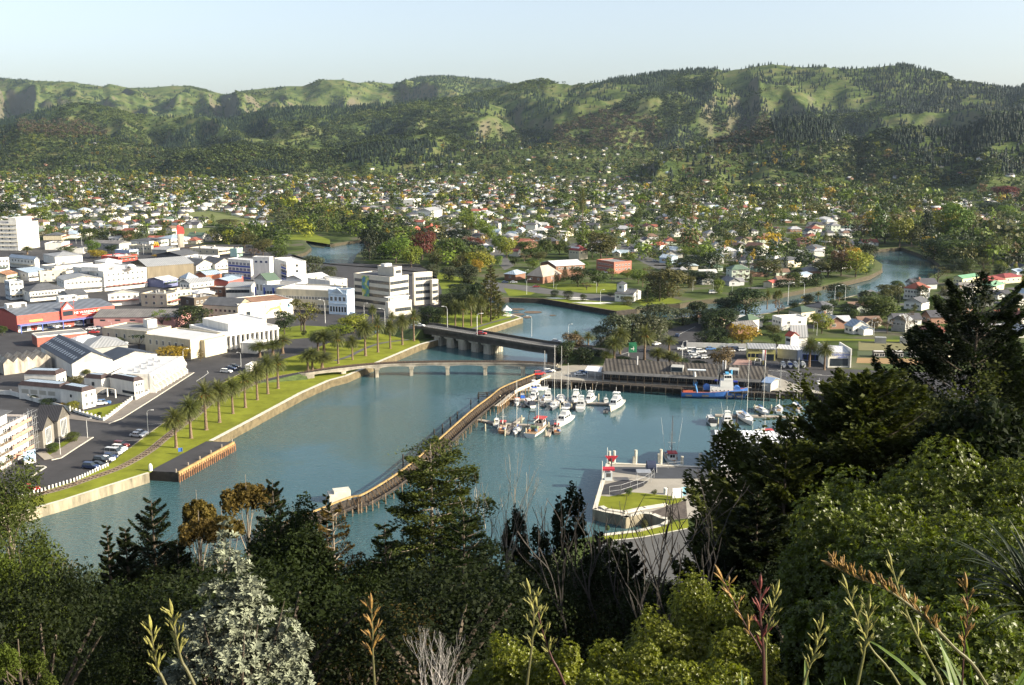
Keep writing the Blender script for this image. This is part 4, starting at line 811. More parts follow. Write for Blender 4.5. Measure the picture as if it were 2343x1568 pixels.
for r_ in TBL:
 t, L, C_, R_, h, w_, rf, rt, al, rise, wl_, wr_, lab = r_
 v = corners(t, L, C_, R_, h); wins = []
 st_ = 3.4
 if wl_[0]: wins.append(('L', wl_[0], wl_[1], min(1.5, v.b * .9 / wl_[1] * .7), 1.6, max(1.2, h - wl_[0] * st_ - .3 + 1.0), st_, (0.05, 0.95), None, 2))
 if wr_[0]: wins.append(('R', wr_[0], wr_[1], min(1.5, v.a * .9 / wr_[1] * .7), 1.6, max(1.2, h - wr_[0] * st_ - .3 + 1.0), st_, (0.05, 0.95), None, 2))
 o = bld('town_building', lab, 'building', [dict(v=v, wall=w_, roof=rf, rt=rt, al=al, rise=rise, win=wins)])
 if rt == 'flat' and v.a > 8 and h < 15:
  for k in range(3):mb=MB();x_=v.a*random.uniform(.1,.8);y_=v.b*random.uniform(.2,.75);v.box(mb,x_,y_,v.zt+.08,x_+random.uniform(.8,2),y_+random.uniform(.8,1.8),v.zt+random.uniform(.9,1.7));mb.build('rooftop_unit',FLATG if k else CR,o)
 if wr_[0] and h < 12: mb = MB(); v.box(mb, v.a * .03, -2.4, LZ + 2.9, v.a * .97, -.06, LZ + 3.15); mb.build('verandah', random.choice([FLATG, C((.3, .12, .1)), C((.14, .2, .16)), CR]), o)
 if 'six storey' in lab:
  mb = MB(); v.box(mb, v.a * .1, 2, v.zt, v.a * .8, 9, v.zt + 5); mb.build('plant_room', WH, o)
  mb = MB(); [v.box(mb, -0.5, 0, LZ + z, v.a + .8, v.b, LZ + z + .25) for z in (3.5, 7, 10.5, 14, 17.5, 21)]; mb.build('floor_slab', CR, o)
 if 'eyeball' in lab:
  v2 = corners('A', (825, 540), (900, 560), (985, 545), 14); m2 = MB(); v2.box(m2, 0, 0, v.zt, v2.a, v2.b, v2.zt); m2.build('upper_block', WH, o)
  e = W('A', 1190, 556, LZ + 13.5); bm = bmesh.new(); bmesh.ops.create_uvsphere(bm, u_segments=16, v_segments=10, radius=2.3)
  me = bpy.data.meshes.new('eyeball'); bm.to_mesh(me); bm.free(); me.materials.append(C((0.7, 0.7, 0.68))); q = addobj('eyeball', me, e - o.location, o); q.scale = (1.4, 1.2, .8)
  bm=bmesh.new();bmesh.ops.create_uvsphere(bm,u_segments=12,v_segments=8,radius=0.9);me=bpy.data.meshes.new('pupil');bm.to_mesh(me);bm.free();me.materials.append(FD);addobj('pupil',me,(0,-1.75,0.1),q)
def tower(t, x, yb, yt, w_, m, name, lab, cat, z=LZ):
 b_ = W(t, x, yb, z); d = b_.y; top = PD(*pix(t, x, yt), d); mb = MB(); mb.cbox(b_, w_, w_, top.z - z, 0.3)
 return empty(name, b_, 0, lab, cat), b_, top.z
rt, b_, zt = tower('A', 1652, 375, 175, 4, None, 'clock_tower', 'tall grey tower with a red sloping top rising over the shops', 'tower')
mb = MB(); mb.cbox(b_, 5, 5, (zt - LZ) * .62, 0.4); mb.build('shaft', STREAK, rt)
mb = MB(); mb.cbox(b_ + Vector((0, 0, (zt - LZ) * .62)), 6, 5.6, (zt - LZ) * .2, 0.4); mb.build('head', C((0.62, 0.06, 0.05)), rt)
zz=LZ+(zt-LZ)*.82;mb=MB();mb.cbox((b_.x,b_.y,zz),5,5,(zt-LZ)*.10,.4);mb.add([(b_.x-2.6,b_.y-2.4,zz),(b_.x+2,b_.y-2.4,zz),(b_.x-1.5,b_.y-2.4,zt),(b_.x-2.6,b_.y+2.4,zz),(b_.x+2,b_.y+2.4,zz),(b_.x-1.5,b_.y+2.4,zt)],[(0,1,2),(5,4,3),(1,4,5,2),(0,2,5,3)]);mb.build('sloping_top',C((0.62,0.06,0.05)),rt)
mb = MB(); mb.cbox(b_ + Vector((-.3, -2.95, (zt - LZ) * .63)), 4.6, .2, (zt - LZ) * .16, 0.4); mb.build('sign_panel', C((0.5, 0.6, 0.68)), rt)
b_ = W('A', 1430, 440); rt = empty('arch_sign', b_, 0, 'red pylon sign with a yellow double arch beside the cream shops', 'sign')
mb = MB(); mb.cbox(b_, 0.5, 0.5, 6.5); mb.build('pole', C((0.5, 0.05, 0.04)), rt)
mb = MB(); mb.cbox(b_ + Vector((0, 0, 4.2)), 4.6, 0.4, 3.6); mb.build('sign_board', C((0.6, 0.05, 0.04)), rt)
mb = MB()
for s_ in (-1, 1):
 c0 = b_ + Vector((s_ * 0.85, -0.35, 7.0)); mb.tube([c0 + Vector((0.85 * math.cos(a), 0, 2.9 * max(math.sin(a), 0) if 0 < a < math.pi else 0)) for a in [i * math.pi / 10 for i in range(11)]], .28, 6)
mb.build('double_arch', C((0.85, 0.55, 0.02)), rt)
TW = mat('taupe_render', (0.22, 0.205, 0.18), 0.85, 0.1, 0.4); TILE = ribbed('charcoal_tiles', (0.035, 0.035, 0.04), 0.5, 'X', depth=0.5)
va = corners('B', (240, 660), (385, 668), (485, 610), 5.6); vb = corners('B', (330, 580), (520, 585), (628, 530), 6.2)
rt = bld('twin_gabled_house', 'taupe townhouse with two steep charcoal gables and tall gridded windows', 'house', [
 dict(v=va,wall=TW,roof=TILE,rt='gable',al='v',rise=3.6,win=[('R',1,1,3.4,5.0,0.5,3,None,C((0.6,0.6,0.58)),4)]),dict(v=vb,wall=TW,roof=TILE,rt='gable',al='v',rise=4.0,win=[('R',1,1,3.4,5.4,0.6,3,None,C((0.6,0.6,0.58)),4)])])
vs_ = corners('B', (-260, 620), (-60, 700), (240, 545), 11); vs_.b = 16
sr = bld('apartment_building', 'white four storey apartment building wrapped in scaffolding at the left edge', 'apartment building', [
 dict(v=vs_, wall=mat('pinkish_render', (0.62, 0.55, 0.5), 0.8, 0.1, 0.3), roof=RDK, ph=0.5, win=[('R', 4, 5, 2.0, 1.7, 0.9, 2.75, (0.03, 0.97), C(WHITE), 2)])])
v = vs_; vt = Vol(v.p(2, 10, 0), v.p(2, 2, 0), v.p(v.a * .62, 2, 0), LZ + 14.5, LZ + 11)
mb = MB(); vt.box(mb, 0, 0, LZ + 11, vt.a, vt.b, LZ + 14.2); mb.build('penthouse', WH, sr); gable_roof(vt, MB(), 'u', 0.8, 1.2, z=LZ + 14.2, hip=.3).build('roof', RDK, sr)
scf = empty('scaffolding', v.p(v.a / 2, -1.2, LZ), 0, 'steel scaffolding with orange netting around the white apartment building', 'scaffolding')
STL = mat('galvanised_steel', (0.42, 0.43, 0.44), 0.45, 0.1, 1, metal=0.6)
mb = MB()
for k in range(10):
 x = v.a * k / 9
 for y in (-0.4, -1.6): mb.tube([v.p(x, y, LZ), v.p(x, y, LZ + 12.6)], .045, 4)
for k in range(4):
 x = v.a + .4 + k * 1.0
 for y in (-1.0, 1.2): mb.tube([v.p(x, y, LZ), v.p(x, y, LZ + 11)], .045, 4)
mb.build('standards', STL, scf)
mb = MB()
for r_ in range(7):
 for y in (-0.4, -1.6): mb.tube([v.p(0, y, LZ + 1.9 * r_ + .8), v.p(v.a + 3.4, y, LZ + 1.9 * r_ + .8)], .04, 4)
 mb.tube([v.p(v.a + .4, -1, LZ + 1.8 * r_), v.p(v.a + 3.4, 1.2, LZ + 1.8 * r_ + 1.6)], .04, 4)
mb.build('ledgers', STL, scf)
for r_ in range(4):
 mb = MB(); v.box(mb, 0, -1.5, LZ + 1.8 + 2.7 * r_, v.a, -0.5, LZ + 1.88 + 2.7 * r_); mb.build('deck', TIMB, scf)
 mb = MB(); v.box(mb, v.a * .35, -1.66, LZ + 2.0 + 2.7 * r_, v.a * .98, -1.64, LZ + 2.9 + 2.7 * r_); mb.build('safety_net', mat('orange_netting', (0.62, 0.28, 0.2), 0.8, 0.3, 3), scf)
b_ = W('B', 275, 975); rt = empty('billboard', b_, 0, 'blue and white hoarding at the foot of the scaffolding', 'billboard')
mb = MB(); mb.cbox(b_ + Vector((0, 0, 1.2)), 3.6, .15, 2.6, 1.0); mb.build('panel', C((0.3, 0.42, 0.6)), rt); mb = MB(); mb.cbox(b_, 3.4, .3, 1.1, 1.0); mb.build('base', C(WHITE), rt)
b_=W('A',1025,1080);mb=MB();mb.cbox(b_,6,9,2.9,0.5);mb.build('shipping_container',ribbed('container_brown',(0.24,0.10,0.07),0.3, 'X',depth=.8),label='rust brown shipping container parked beside the pink building',cat='container')
def crenel(P, name, lab, h=0.8, step=2.2, cat='wall', w=.25):
 rt = empty(name, P[0], 0, lab, cat); mb = MB(); mb2 = MB()
 for i in range(len(P) - 1):
  d = P[i + 1] - P[i]; L = d.length; a = math.atan2(d.y, d.x); mb.cbox((P[i] + P[i + 1]) / 2, L, w, h, a); n_ = max(1, int(L / step))
  for j in range(n_ + 1): mb2.cbox(P[i] + d * (j / n_) + Vector((0, 0, 0)), w * 1.9, w * 1.9, h + .55, a)
 mb.build('wall', WH, rt); p = mb2.build('pillars', WH, rt)
 return rt
crenel(WP('B', [(600, 475), (760, 530), (945, 585), (1000, 550), (1205, 395)]), 'garden_wall', 'low white garden wall with square pillars round the motel corner lawn')
crenel(WP('B', [(1240, 395), (1330, 345), (1520, 240)]), 'garden_wall', 'low white wall with pillars in front of the motel terrace')
crenel(WP('B', [(-80, 340), (100, 350), (260, 395), (640, 500)]), 'boundary_wall', 'long plain white boundary wall behind the twin gabled house', 1.6, 12)
# east bank and peninsula buildings
v = corners('E', (1315, 625), (1290, 660), (3250, 780), 4.2)
def shed():
 A_ = W('E', 1290, 610, LZ + 3.4); B_ = W('F', 945, 690, LZ + 3.4); u = (B_ - A_); L = u.length; u.normalize(); n_ = Vector((-u.y, u.x, 0))
 if n_.y < 0: n_ = -n_
 s = Vol(A_ + n_ * 17, A_, B_, LZ + 3.4); return s
v = shed()
sh=bld('wharf_shed', 'long dark timber wharf shed with weathered grey roof along the boat harbour', 'wharf shed',[dict(v=v,wall=TIMD,roof=ribbed('wharf_shed_roof',(0.07,0.063,0.055),1.5, 'X',rough=.9,var=.3,depth=.8),rt='gable',al='u',rise=3.0,ov=1.0,
 win=[('R', 1, 22, 3.2, 1.9, 0.9, 3, (0.02, 0.98), C((0.12, 0.11, 0.1)), 4)])])
for k in range(20):
 mb = MB(); x = v.a * k / 19; v.box(mb, x - .12, -3.2, LZ, x + .12, -2.96, LZ + 3.0); mb.build('post', TIMB, sh)
mb=MB();mb.add([tuple(v.p(0,-3.6,LZ+3.0)),tuple(v.p(v.a,-3.6,LZ+3.0)),tuple(v.p(v.a,-.9,LZ+3.5)),tuple(v.p(0,-.9,LZ+3.5))]+[tuple(v.p(0,-3.6,LZ+2.85)),tuple(v.p(v.a,-3.6,LZ+2.85)),tuple(v.p(v.a,-.9,LZ+3.35)),tuple(v.p(0,-.9,LZ+3.35))],[(0,1,2,3),(7,6,5,4),(0,4,5,1),(1,5,6,2),(3,2,6,7)]);mb.build('verandah_roof',mat('verandah_iron',(0.09,0.09,0.09),.8,.3,.4),sh)
for x, w_ in ((.42, 4.5), (.78, 3.5)):
 mb = MB(); v.box(mb, v.a * x, 1.2, LZ + 3.6, v.a * x + w_, 6, LZ + 6.0); mb.build('dormer', C((0.35, 0.35, 0.33)), sh)
 mb = MB(); v.box(mb, v.a * x + .3, 1.12, LZ + 4.4, v.a * x + w_ - .3, 1.19, LZ + 5.8); mb.build('window', GLASS, sh)
for x in (.2, .74, .755): mb = MB(); mb.tube([v.p(v.a * x, 5, LZ + 5), v.p(v.a * x, 5, LZ + 8.6)], .22, 7); mb.build('flue', C((0.6, 0.6, 0.6)), sh)
mb = MB(); v.box(mb, v.a * .70, -3.75, LZ + 2.6, v.a * .84, -3.62, LZ + 3.25); mb.build('fascia', C((0.05, 0.08, 0.42)), sh)
b_ = W('E', 1118, 620); v2 = corners('E', (1130, 575), (1118, 605), (1292, 622), 3.0)
rt = empty('marquee', v2.base(), 0, 'white pitched marquee beside the wharf shed', 'marquee'); gable_roof(v2, MB(), 'u', 1.2, .2, y1=6).build('canvas_roof', C((0.72, 0.73, 0.74)), rt)
for x in (0.1, .5, .95):
 mb = MB(); v2.box(mb, v2.a * x, 0, LZ, v2.a * x + .12, .12, v2.zt); mb.build('pole', C(WHITE), rt)
v = corners('F', (930, 680), (925, 712), (1000, 722), 3.2); v.b = 8
bld('gabled_kiosk', 'small grey kiosk with blue skillion roof at the end of the wharf shed', 'kiosk', [dict(v=v, wall=GRYW, roof=C((0.2, 0.28, 0.42)), rt='gable', al='u', rise=1.2)])
P = WP('E', [(720, 690), (1000, 704), (1290, 716), (2000, 765)]) + WP('F', [(600, 790), (850, 800), (1130, 815)])
dk = empty('wharf', P[0], 0, 'long timber wharf on dark piles along the north side of the boat harbour', 'wharf')
mb = MB(); npile = 0
for i in range(len(P) - 1):
 d = P[i + 1] - P[i]; L = d.length; a = math.atan2(d.y, d.x); n_ = Vector((d.y, -d.x, 0)).normalized()
 if n_.y > 0: n_ = -n_
 mb.cbox((P[i] + P[i + 1]) / 2 + n_ * 1.2 + Vector((0, 0, -.35)), L, 2.6, .5, a)
 for j in range(int(L / 2.6)):
  q = P[i] + d * (j * 2.6 / L) + n_ * 2.6; m2 = MB(); h = LZ + (0.7 if (i + j) % 3 == 0 else .1); m2.tube([(q.x, q.y, -1.5), (q.x, q.y, h)], .17, 6); npile += 1
  if npile <= 95: m2.build('pile', TIMB if j % 3 == 0 else TIMD, dk)
mb.build('deck', TIMD, dk)
def fence(P, lab, h=1.2, step=2.5, name='railing', m=None, cat='railing', z=0):
 m = m or STL; rt = empty(name, P[0], 0, lab, cat); mb = MB(); mp = MB()
 for i in range(len(P) - 1):
  d = P[i + 1] - P[i]; L = d.length; n_ = max(1, int(L / step))
  for zz in (h, h * .5): mb.tube([P[i] + Vector((0, 0, zz)), P[i + 1] + Vector((0, 0, zz))], .04, 4)
  for j in range(n_ + 1): q = P[i] + d * (j / n_); mp.tube([q, q + Vector((0, 0, h))], .05, 4)
 mb.build('rails', m, rt); mp.build('posts', m, rt); return rt
fence(WP('E', [(740, 660), (1180, 680), (1360, 690)]), 'grey railing on the wharf edge left of the shed')
fence(WP('F', [(1010, 655), (1280, 680)]), 'galvanised fence between the harbour road and the kiosk')
fence(WP('F', [(1880, 765), (2000, 800)]), 'short galvanised fence beside the harbour road')
v = corners('F', (1560, 395), (1532, 440), (1722, 440), 6.2); v.b = 14
ms = bld('marine_shop', 'white boat shop with pale iron roof, blue lettering and big display window', 'boat shop', [dict(v=v, wall=WH, roof=RW, rt='gable', al='u', rise=1.0, ov=.2)])
mb = MB(); v.box(mb, .5, -.1, LZ + .6, v.a - .5, -.03, LZ + 3.6); mb.build('display_window', GLASS, ms)
text('Harbourview', ms, v.p(v.a * .62, -.14, LZ + 5.25), (R(90), 0, v.rz), 1.5, C((0.05, 0.12, 0.5))); text('marine', ms, v.p(v.a * .66, -.14, LZ + 4.2), (R(90), 0, v.rz), 1.3, C((0.05, 0.12, 0.5)))
v.box(mb := MB(), -.5, -.8, LZ, -.05, 14.2, LZ + 7.6); mb.build('party_wall', WH, ms); v.box(mb := MB(), v.a + .05, -.8, LZ, v.a + .5, 14.2, LZ + 7.6); mb.build('party_wall', WH, ms)
v = corners('F', (830, 375), (795, 405), (1045, 412), 5); v.b = 10
ts=bld('tool_shop', 'low yellow fronted shop with ribbed roof and arched sign band on the forecourt', 'shop',[dict(v=v,wall=mat('yellow_paint',(0.55,0.50,0.18),.8,.1,.4),roof=RG,rt='gable',al='u',rise=1.3,ov=.3,win=[('R',1,2,2.8,1.8,1.2,3,(0.02,.36),C((0.6,.55,.2)),2)])])
v.box(mb := MB(),v.a*.38,-.08,LZ+.1,v.a*.52,-.02,LZ+3);mb.build('door',FD,ts);v.box(mb := MB(),v.a*.62,-.08,LZ+.1,v.a*.95,-.02,LZ+2.8);mb.build('shop_window',GLASS,ts)
text('PIONEER',ts,v.p(v.a*.2,-.1,LZ+4.2),(R(90),0,v.rz),1.15,FD);v.box(mb := MB(),v.a*.46,-.07,LZ+4.25,v.a*.9,-.03,LZ+4.6);v.box(mb,v.a*.46,-.07,LZ+3.75,v.a*.9,-.03,LZ+4.0);mb.build('lettering_line',C((0.2,0.2,0.12)),ts)
v = corners('F', (1085, 378), (1062, 405), (1240, 420), 4.2); v.b = 8
bld('workshop', 'grey workshop with pale lean roof between the yellow shop and the palms', 'workshop', [dict(v=v, wall=GRYW, roof=RW, rt='gable', al='u', rise=1)])
v = corners('F', (1260, 410), (1245, 425), (1530, 440), 4); v.b = 6
bld('workshop', 'blue and white boat workshop behind the two palms', 'workshop',[dict(v=v,wall=C((0.42,0.48,0.6)),roof=RW,ph=.3,win=[('R',1,1,5,3,0.2,3,(.75,.98),BLUE,1,BLUE),('R',1,2,4,2.4,.2,3,(.2,.7),BLUE,2)])])
v = corners('F', (1095, 292), (1185, 298), (1252, 290), 5.8)
bld('house', 'white two storey house with bright red gable roof behind the yellow shop', 'house',[dict(v=v,wall=WH,roof=C((0.42,0.08,0.05)),rt='gable',al='v',rise=1.8,win=[('L',1,2,1.6,1.3,3.4,3,(.2,.75),FD,2)])])
v = corners('F', (1120, 228), (1270, 312), (1336, 300), 5); v = Vol(W('F', 1115, 290, LZ + 5), W('F', 1190, 305, LZ + 5), W('F', 1334, 303, LZ + 5), LZ + 5)
bld('barn', 'big grey iron barn roof behind the red roofed house', 'barn', [dict(v=v, wall=WH, roof=RG, rt='gable', al='u', rise=5)])
HS = [
 ('F', (690, 140), (800, 150), (895, 135), 6, WH, C((0.07, 0.11, 0.07)), 'hip', 'u', 2.2, (1, 4), (0, 0), 'white two storey house with dark green hip roof and shuttered windows', 'house'),
 ('F', (940, 118), (1100, 140), (1330, 128), 5.5, WH, FLATW, 'flat', 'u', 0, (1, 3), (1, 2), 'white curved modern flat roofed house near the creek', 'house'),
 ('F', (1118, 60), (1280, 75), (1405, 60), 5.5, CR, C((0.05, 0.08, 0.06)), 'hip', 'u', 2.2, (1, 4), (1, 2), 'cream house with dark green hipped roof and chimney', 'house'),
 ('F', (1320, 15), (1480, 40), (1570, 25), 5.5, WH, RDK, 'hip', 'u', 2.5, (1, 3), (1, 1), 'white house with black pointed hip roof above the cream house', 'house'),
 ('F', (1610, 200), (1750, 210), (1890, 200), 3.5, WH, RB, 'gable', 'v', 2.8, (1, 2), (1, 2), 'white villa with pale blue roof and triangular gable by the bowling club', 'house'),
 ('F', (1830, 232), (1850, 235), (1900, 232), 2.8, WH, RB, 'gable', 'v', 1.2, (0, 0), (0, 0), 'small white garage beside the villa', 'garage'),
 ('F', (2100, 140), (2230, 155), (2290, 140), 5.5, GRYW, RG, 'gable', 'u', 2.4, (1, 3), (0, 0), 'grey two storey house with balcony among bare trees', 'house'),
 ('H', (1395, 785), (1560, 790), (1635, 775), 6.5, WH, C((0.19, 0.06, 0.04)), 'hip', 'u', 3.2, (2, 5), (2, 3), 'grand two storey white verandah house with dark red roof', 'house'),
 ('H', (1440, 880), (1570, 895), (1630, 880), 4, WH, RDK, 'gable', 'u', 2.5, (1, 3), (0, 0), 'white cottage with grey roof below the verandah house', 'house'),
 ('H', (1090, 820), (1190, 830), (1235, 815), 4, GRYW, RDK, 'gable', 'u', 1.6, (1, 2), (0, 0), 'low grey house beside the river trees', 'house'),
 ('H',(1800,700),(1880,708),(2005,690),5.5,mat('pale_yellow_render',(0.6,0.58,0.35),.8,.1,.4),C((0.12,0.26,0.16)), 'gable', 'u',1.6,(1,3),(1,4), 'pale yellow block with green roof on the right bank', 'house'),
 ('H', (1990, 710), (2080, 725), (2205, 712), 4, CR, C((0.24, 0.06, 0.05)), 'hip', 'u', 2, (0, 0), (1, 3), 'cream house with long maroon roof beside the green roofed block', 'house'),
 ('H', (2010, 755), (2110, 765), (2195, 745), 3.6, CR, C((0.14, 0.26, 0.17)), 'hip', 'u', 2, (0, 0), (1, 2), 'single storey house with mint green roof on the right bank', 'house'),
 ('H', (1760, 765), (1850, 775), (1990, 765), 3.6, CR, ROLD, 'hip', 'u', 2.4, (0, 0), (1, 2), 'brown roofed bungalow with white gable on the right bank', 'house'),
 ('H', (1780, 920), (1860, 935), (1960, 915), 3.5, BRK, ROLD, 'hip', 'u', 2.6, (0, 0), (1, 2), 'brown tiled bungalow behind the dark pine', 'house'),
 ('H', (1950, 860), (2030, 870), (2115, 860), 4, GRYW, RDK, 'hip', 'u', 2.4, (1, 2), (0, 0), 'charcoal roofed bungalow at the right', 'house'),
 ('H', (2190, 845), (2290, 858), (2400, 850), 4, WH, RDK, 'hip', 'u', 1.8, (1, 4), (0, 0), 'white verandah cottage with dark roof at the right edge', 'house'),
 ('H', (2040, 690), (2200, 700), (2330, 690), 4, CR, C((0.22, 0.05, 0.05)), 'hip', 'u', 1.8, (0, 0), (1, 3), 'maroon roofed house at the right edge behind the green roofed block', 'house'),
 ('H', (2210, 650), (2290, 660), (2345, 650), 4, WH, RB, 'gable', 'u', 1.6, (1, 2), (0, 0), 'white house with pale blue roof at the right edge', 'house'),
 ('H', (1650, 1190), (1780, 1200), (1830, 1180), 6, CR, C((0.06, 0.26, 0.12)), 'gable', 'u', 1.6, (1, 2), (1, 1), 'cream clubrooms with bright green roof beside the dark pine', 'clubrooms'),
 ('H', (2030, 350), (2100, 362), (2140, 345), 5, WH, RG, 'gable', 'v', 1.6, (1, 2), (0, 0), 'white two storey house against dark trees on the right bank', 'house'),
 ('H', (235, 470), (330, 480), (415, 465), 6.5, WH, C((0.09, 0.05, 0.04)), 'gable', 'v', 3.6, (2, 3), (2, 3), 'tall white tudor style house with brown gables and red windows', 'house'),
 ('H', (130, 465), (190, 470), (235, 462), 5, WH, C((0.09, 0.06, 0.05)), 'gable', 'v', 3, (1, 2), (0, 0), 'white gabled house joined to the tudor style house', 'house'),
 ('H', (690, 472), (770, 482), (840, 470), 5, WH, RDK, 'hip', 'u', 2.4, (1, 3), (1, 2), 'white house with black hip roof behind the yellow willows', 'house'),
 ('H', (400, 520), (460, 526), (515, 518), 6, WH, RG, 'hip', 'u', 1.6, (1, 2), (0, 0), 'narrow white two storey house above the cream bay windowed house', 'house'),
 ('H', (470, 560), (560, 572), (660, 560), 5.5, CR, RDK, 'hip', 'u', 1.8, (1, 3), (1, 3), 'cream house with bay windows and grey hipped roof', 'house'),
 ('H', (570, 675), (650, 685), (740, 672), 3.5, WH, RB, 'gable', 'u', 1.2, (0, 0), (1, 3), 'low white house with long blue grey roof near the river', 'house'),
 ('H', (400, 735), (440, 740), (492, 730), 3.2, CR, C((0.38, 0.09, 0.07)), 'gable', 'u', 1.2, (0, 0), (1, 2), 'small cream cottage with red roof near the river bend', 'house'),
 ('H', (765, 255), (840, 262), (895, 252), 4, GRYW, RG, 'hip', 'u', 2.2, (1, 2), (0, 0), 'grey villa with bay window and white fence', 'house'),
 ('H', (700, 915), (800, 925), (890, 905), 5, WH, RDK, 'hip', 'u', 2, (1, 2), (1, 2), 'white house with wide black hip roof behind the golden tree', 'house'),
 ('F', (450, 215), (700, 225), (880, 205), 4, BRK, ROLD, 'gable', 'u', 2.4, (0, 0), (0, 0), 'long brown roofed house behind the dark trees of the car yard', 'house'),
 ('G', (1400, 985), (1550, 1000), (1625, 965), 4.5, WH, RDK, 'gable', 'v', 2.2, (1, 4), (1, 3), 'white weatherboard rowing clubhouse with dark roof and lookout tower', 'clubhouse'),
 ('G', (370, 812), (480, 818), (572, 800), 4, BRK, RB, 'hip', 'u', 2.2, (1, 1), (0, 0), 'low brick hall with pale blue hip roof', 'hall'),
 ('G', (580, 825), (730, 838), (895, 810), 4.5, BRK, mat('dun_folded_roof', (0.33, 0.29, 0.24), .85, .15, .3), 'hip', 'u', 6.0, (1, 2), (1, 1), 'hall with big folded dun coloured roof', 'hall'),
 ('G', (690, 700), (850, 740), (1112, 725), 8, BRK, FLATW, 'gable', 'u', 2.4, (0, 0), (1, 8), 'large hall with broad pale roof behind the folded roof', 'hall'),
 ('G', (1040, 700), (1380, 712), (1540, 700), 7.5, C((0.33, 0.13, 0.09)), FLATG, 'flat', 'u', 0, (2, 9), (2, 5), 'long red and grey two storey block on the peninsula', 'office building'),
 ('G', (955, 592), (1060, 600), (1140, 592), 7, CR, C((0.26, 0.06, 0.05)), 'hip', 'u', 4.0, (1, 3), (1, 2), 'cream building with steep dark red roof full of skylights', 'building'),
 ('G', (435, 602), (500, 608), (525, 598), 4, WH, C((0.35, 0.1, 0.08)), 'gable', 'v', 1.6, (0, 0), (0, 0), 'small white house with red roof beside the lime trees', 'house'),
 ('G', (1830, 585), (1950, 595), (2010, 578), 4, WH, RB, 'gable', 'v', 2, (1, 3), (0, 0), 'white villa with pale roof near the traffic lights', 'house'),
 ('G', (1800, 660), (1900, 668), (1960, 655), 4, C((0.45, 0.55, 0.65)), RB, 'gable', 'v', 2, (1, 2), (0, 0), 'pale blue villa in front of the white villa', 'house'),
 ('G', (1710, 545), (1800, 552), (1870, 540), 3.8, WH, C((0.36, 0.1, 0.07)), 'hip', 'u', 2.2, (1, 2), (0, 0), 'white villa with orange red roof', 'house'),
 ('G', (1365, 440), (1420, 448), (1470, 440), 5, WH, C((0.2, 0.09, 0.06)), 'flat', 'u', 0, (0, 0), (0, 0), 'white cube garage with brown roof beside the avenue', 'garage'),
 ('G', (360, 462), (430, 470), (510, 460), 4, BRK, RG, 'hip', 'u', 2.4, (0, 0), (0, 0), 'low brick building with wide grey hip roof', 'house'),
 ('G', (850, 425), (940, 435), (1010, 425), 4, CR, RW, 'flat', 'u', 0, (0, 0), (1, 3), 'long low cream building with pale roof', 'building'),
 ('G', (450, 530), (560, 545), (690, 525), 4, BRK, C((0.2, 0.09, 0.06)), 'gable', 'u', 2, (0, 0), (0, 0), 'brown roofed block behind the lime trees', 'house'),
 ('J', (605, 1158), (640, 1165), (662, 1155), 6, C((0.5, .2, .15)), C((0.36, 0.09, 0.06)), 'hip', 'u', 4, (0, 0), (0, 0), 'building with steep rust red roof in the riverside trees', 'building'),
 ('J', (690, 1140), (730, 1146), (785, 1138), 7, CR, C((0.36, 0.09, 0.06)), 'hip', 'u', 4, (0, 0), (0, 0), 'larger rust red hip roofed building in the riverside trees', 'building'),
 ('J', (665, 1032), (720, 1040), (790, 1028), 8, WH, RG, 'gable', 'u', 4, (0, 0), (1, 4), 'large white hall with grey roof above the riverside trees', 'hall'),
 ('J', (580, 960), (610, 968), (655, 958), 9, WH, FLATW, 'flat', 'u', 0, (0, 0), (0, 0), 'plain white tower like building in the middle suburb', 'building'),
]
FOOT = []
for r_ in HS:
 t, L, C_, R_, h, w_, rf, rt, al, rise, wl_, wr_, lab, cat = r_
 v = corners(t, L, C_, R_, h); v.b = min(max(v.b, 6), 22); v.a = min(max(v.a, 5), 70); wins = []
 for f_, q_, n_ in (('L', wl_, v.b), ('R', wr_, v.a)):
  if q_[0]: wins.append((f_, q_[0], q_[1], min(1.6, n_ * .9 / q_[1] * .7), 1.3, max(0.9, h - q_[0] * 2.8 + .3), 2.8, (0.06, 0.94), None, 2))
 o = bld('hall' if 'hall' in cat else 'clubhouse' if 'club' in cat else 'house' if cat in ('house',) else 'building', lab, cat, [dict(v=v, wall=w_, roof=rf, rt=rt, al=al, rise=rise, win=wins)])
 FOOT.append((v.base().x, v.base().y, max(v.a, v.b) / 2 + 4))
 if 'lookout tower' in lab:
  q = v.p(v.a * .3, v.b * .75, 0); mb = MB(); mb.cbox((q.x, q.y, LZ + 4), 4.4, 4.4, 5.6, v.rz); mb.build('tower', WH, o)
  m2=MB();c_=[(-2.8,-2.8),(2.8,-2.8),(2.8,2.8),(-2.8,2.8)];m2.add([(q.x+a,q.y+b,LZ+9.6) for a,b in c_]+[(q.x,q.y,LZ+11.2)],[(0,1,4),(1,2,4),(2,3,4),(3,0,4),(3,2,1,0)]);m2.build('tower_roof',RDK,o)
  for k in range(3): mb = MB(); mb.cbox((q.x - 1.3 + 1.3 * k, q.y - 2.25, LZ + 7.2), .9, .1, 1.3, 0); mb.build('window', GLASS, o)
 if 'skylights' in lab:
  for k in range(7):
   mb=MB();x=v.a*0;y0=v.b*(.12+.12*k);z=lambda x:v.zt+(x/(v.a/2))*4+.1;mb.add([tuple(v.p(v.a*.12,y0,z(v.a*.12)+.35)),tuple(v.p(v.a*.25,y0,z(v.a*.25)+.35)),tuple(v.p(v.a*.25,y0+1,z(v.a*.25)+.35)),tuple(v.p(v.a*.12,y0+1,z(v.a*.12)+.35))],[(0,1,2,3)]);mb.build('skylight',C(WHITE),o)
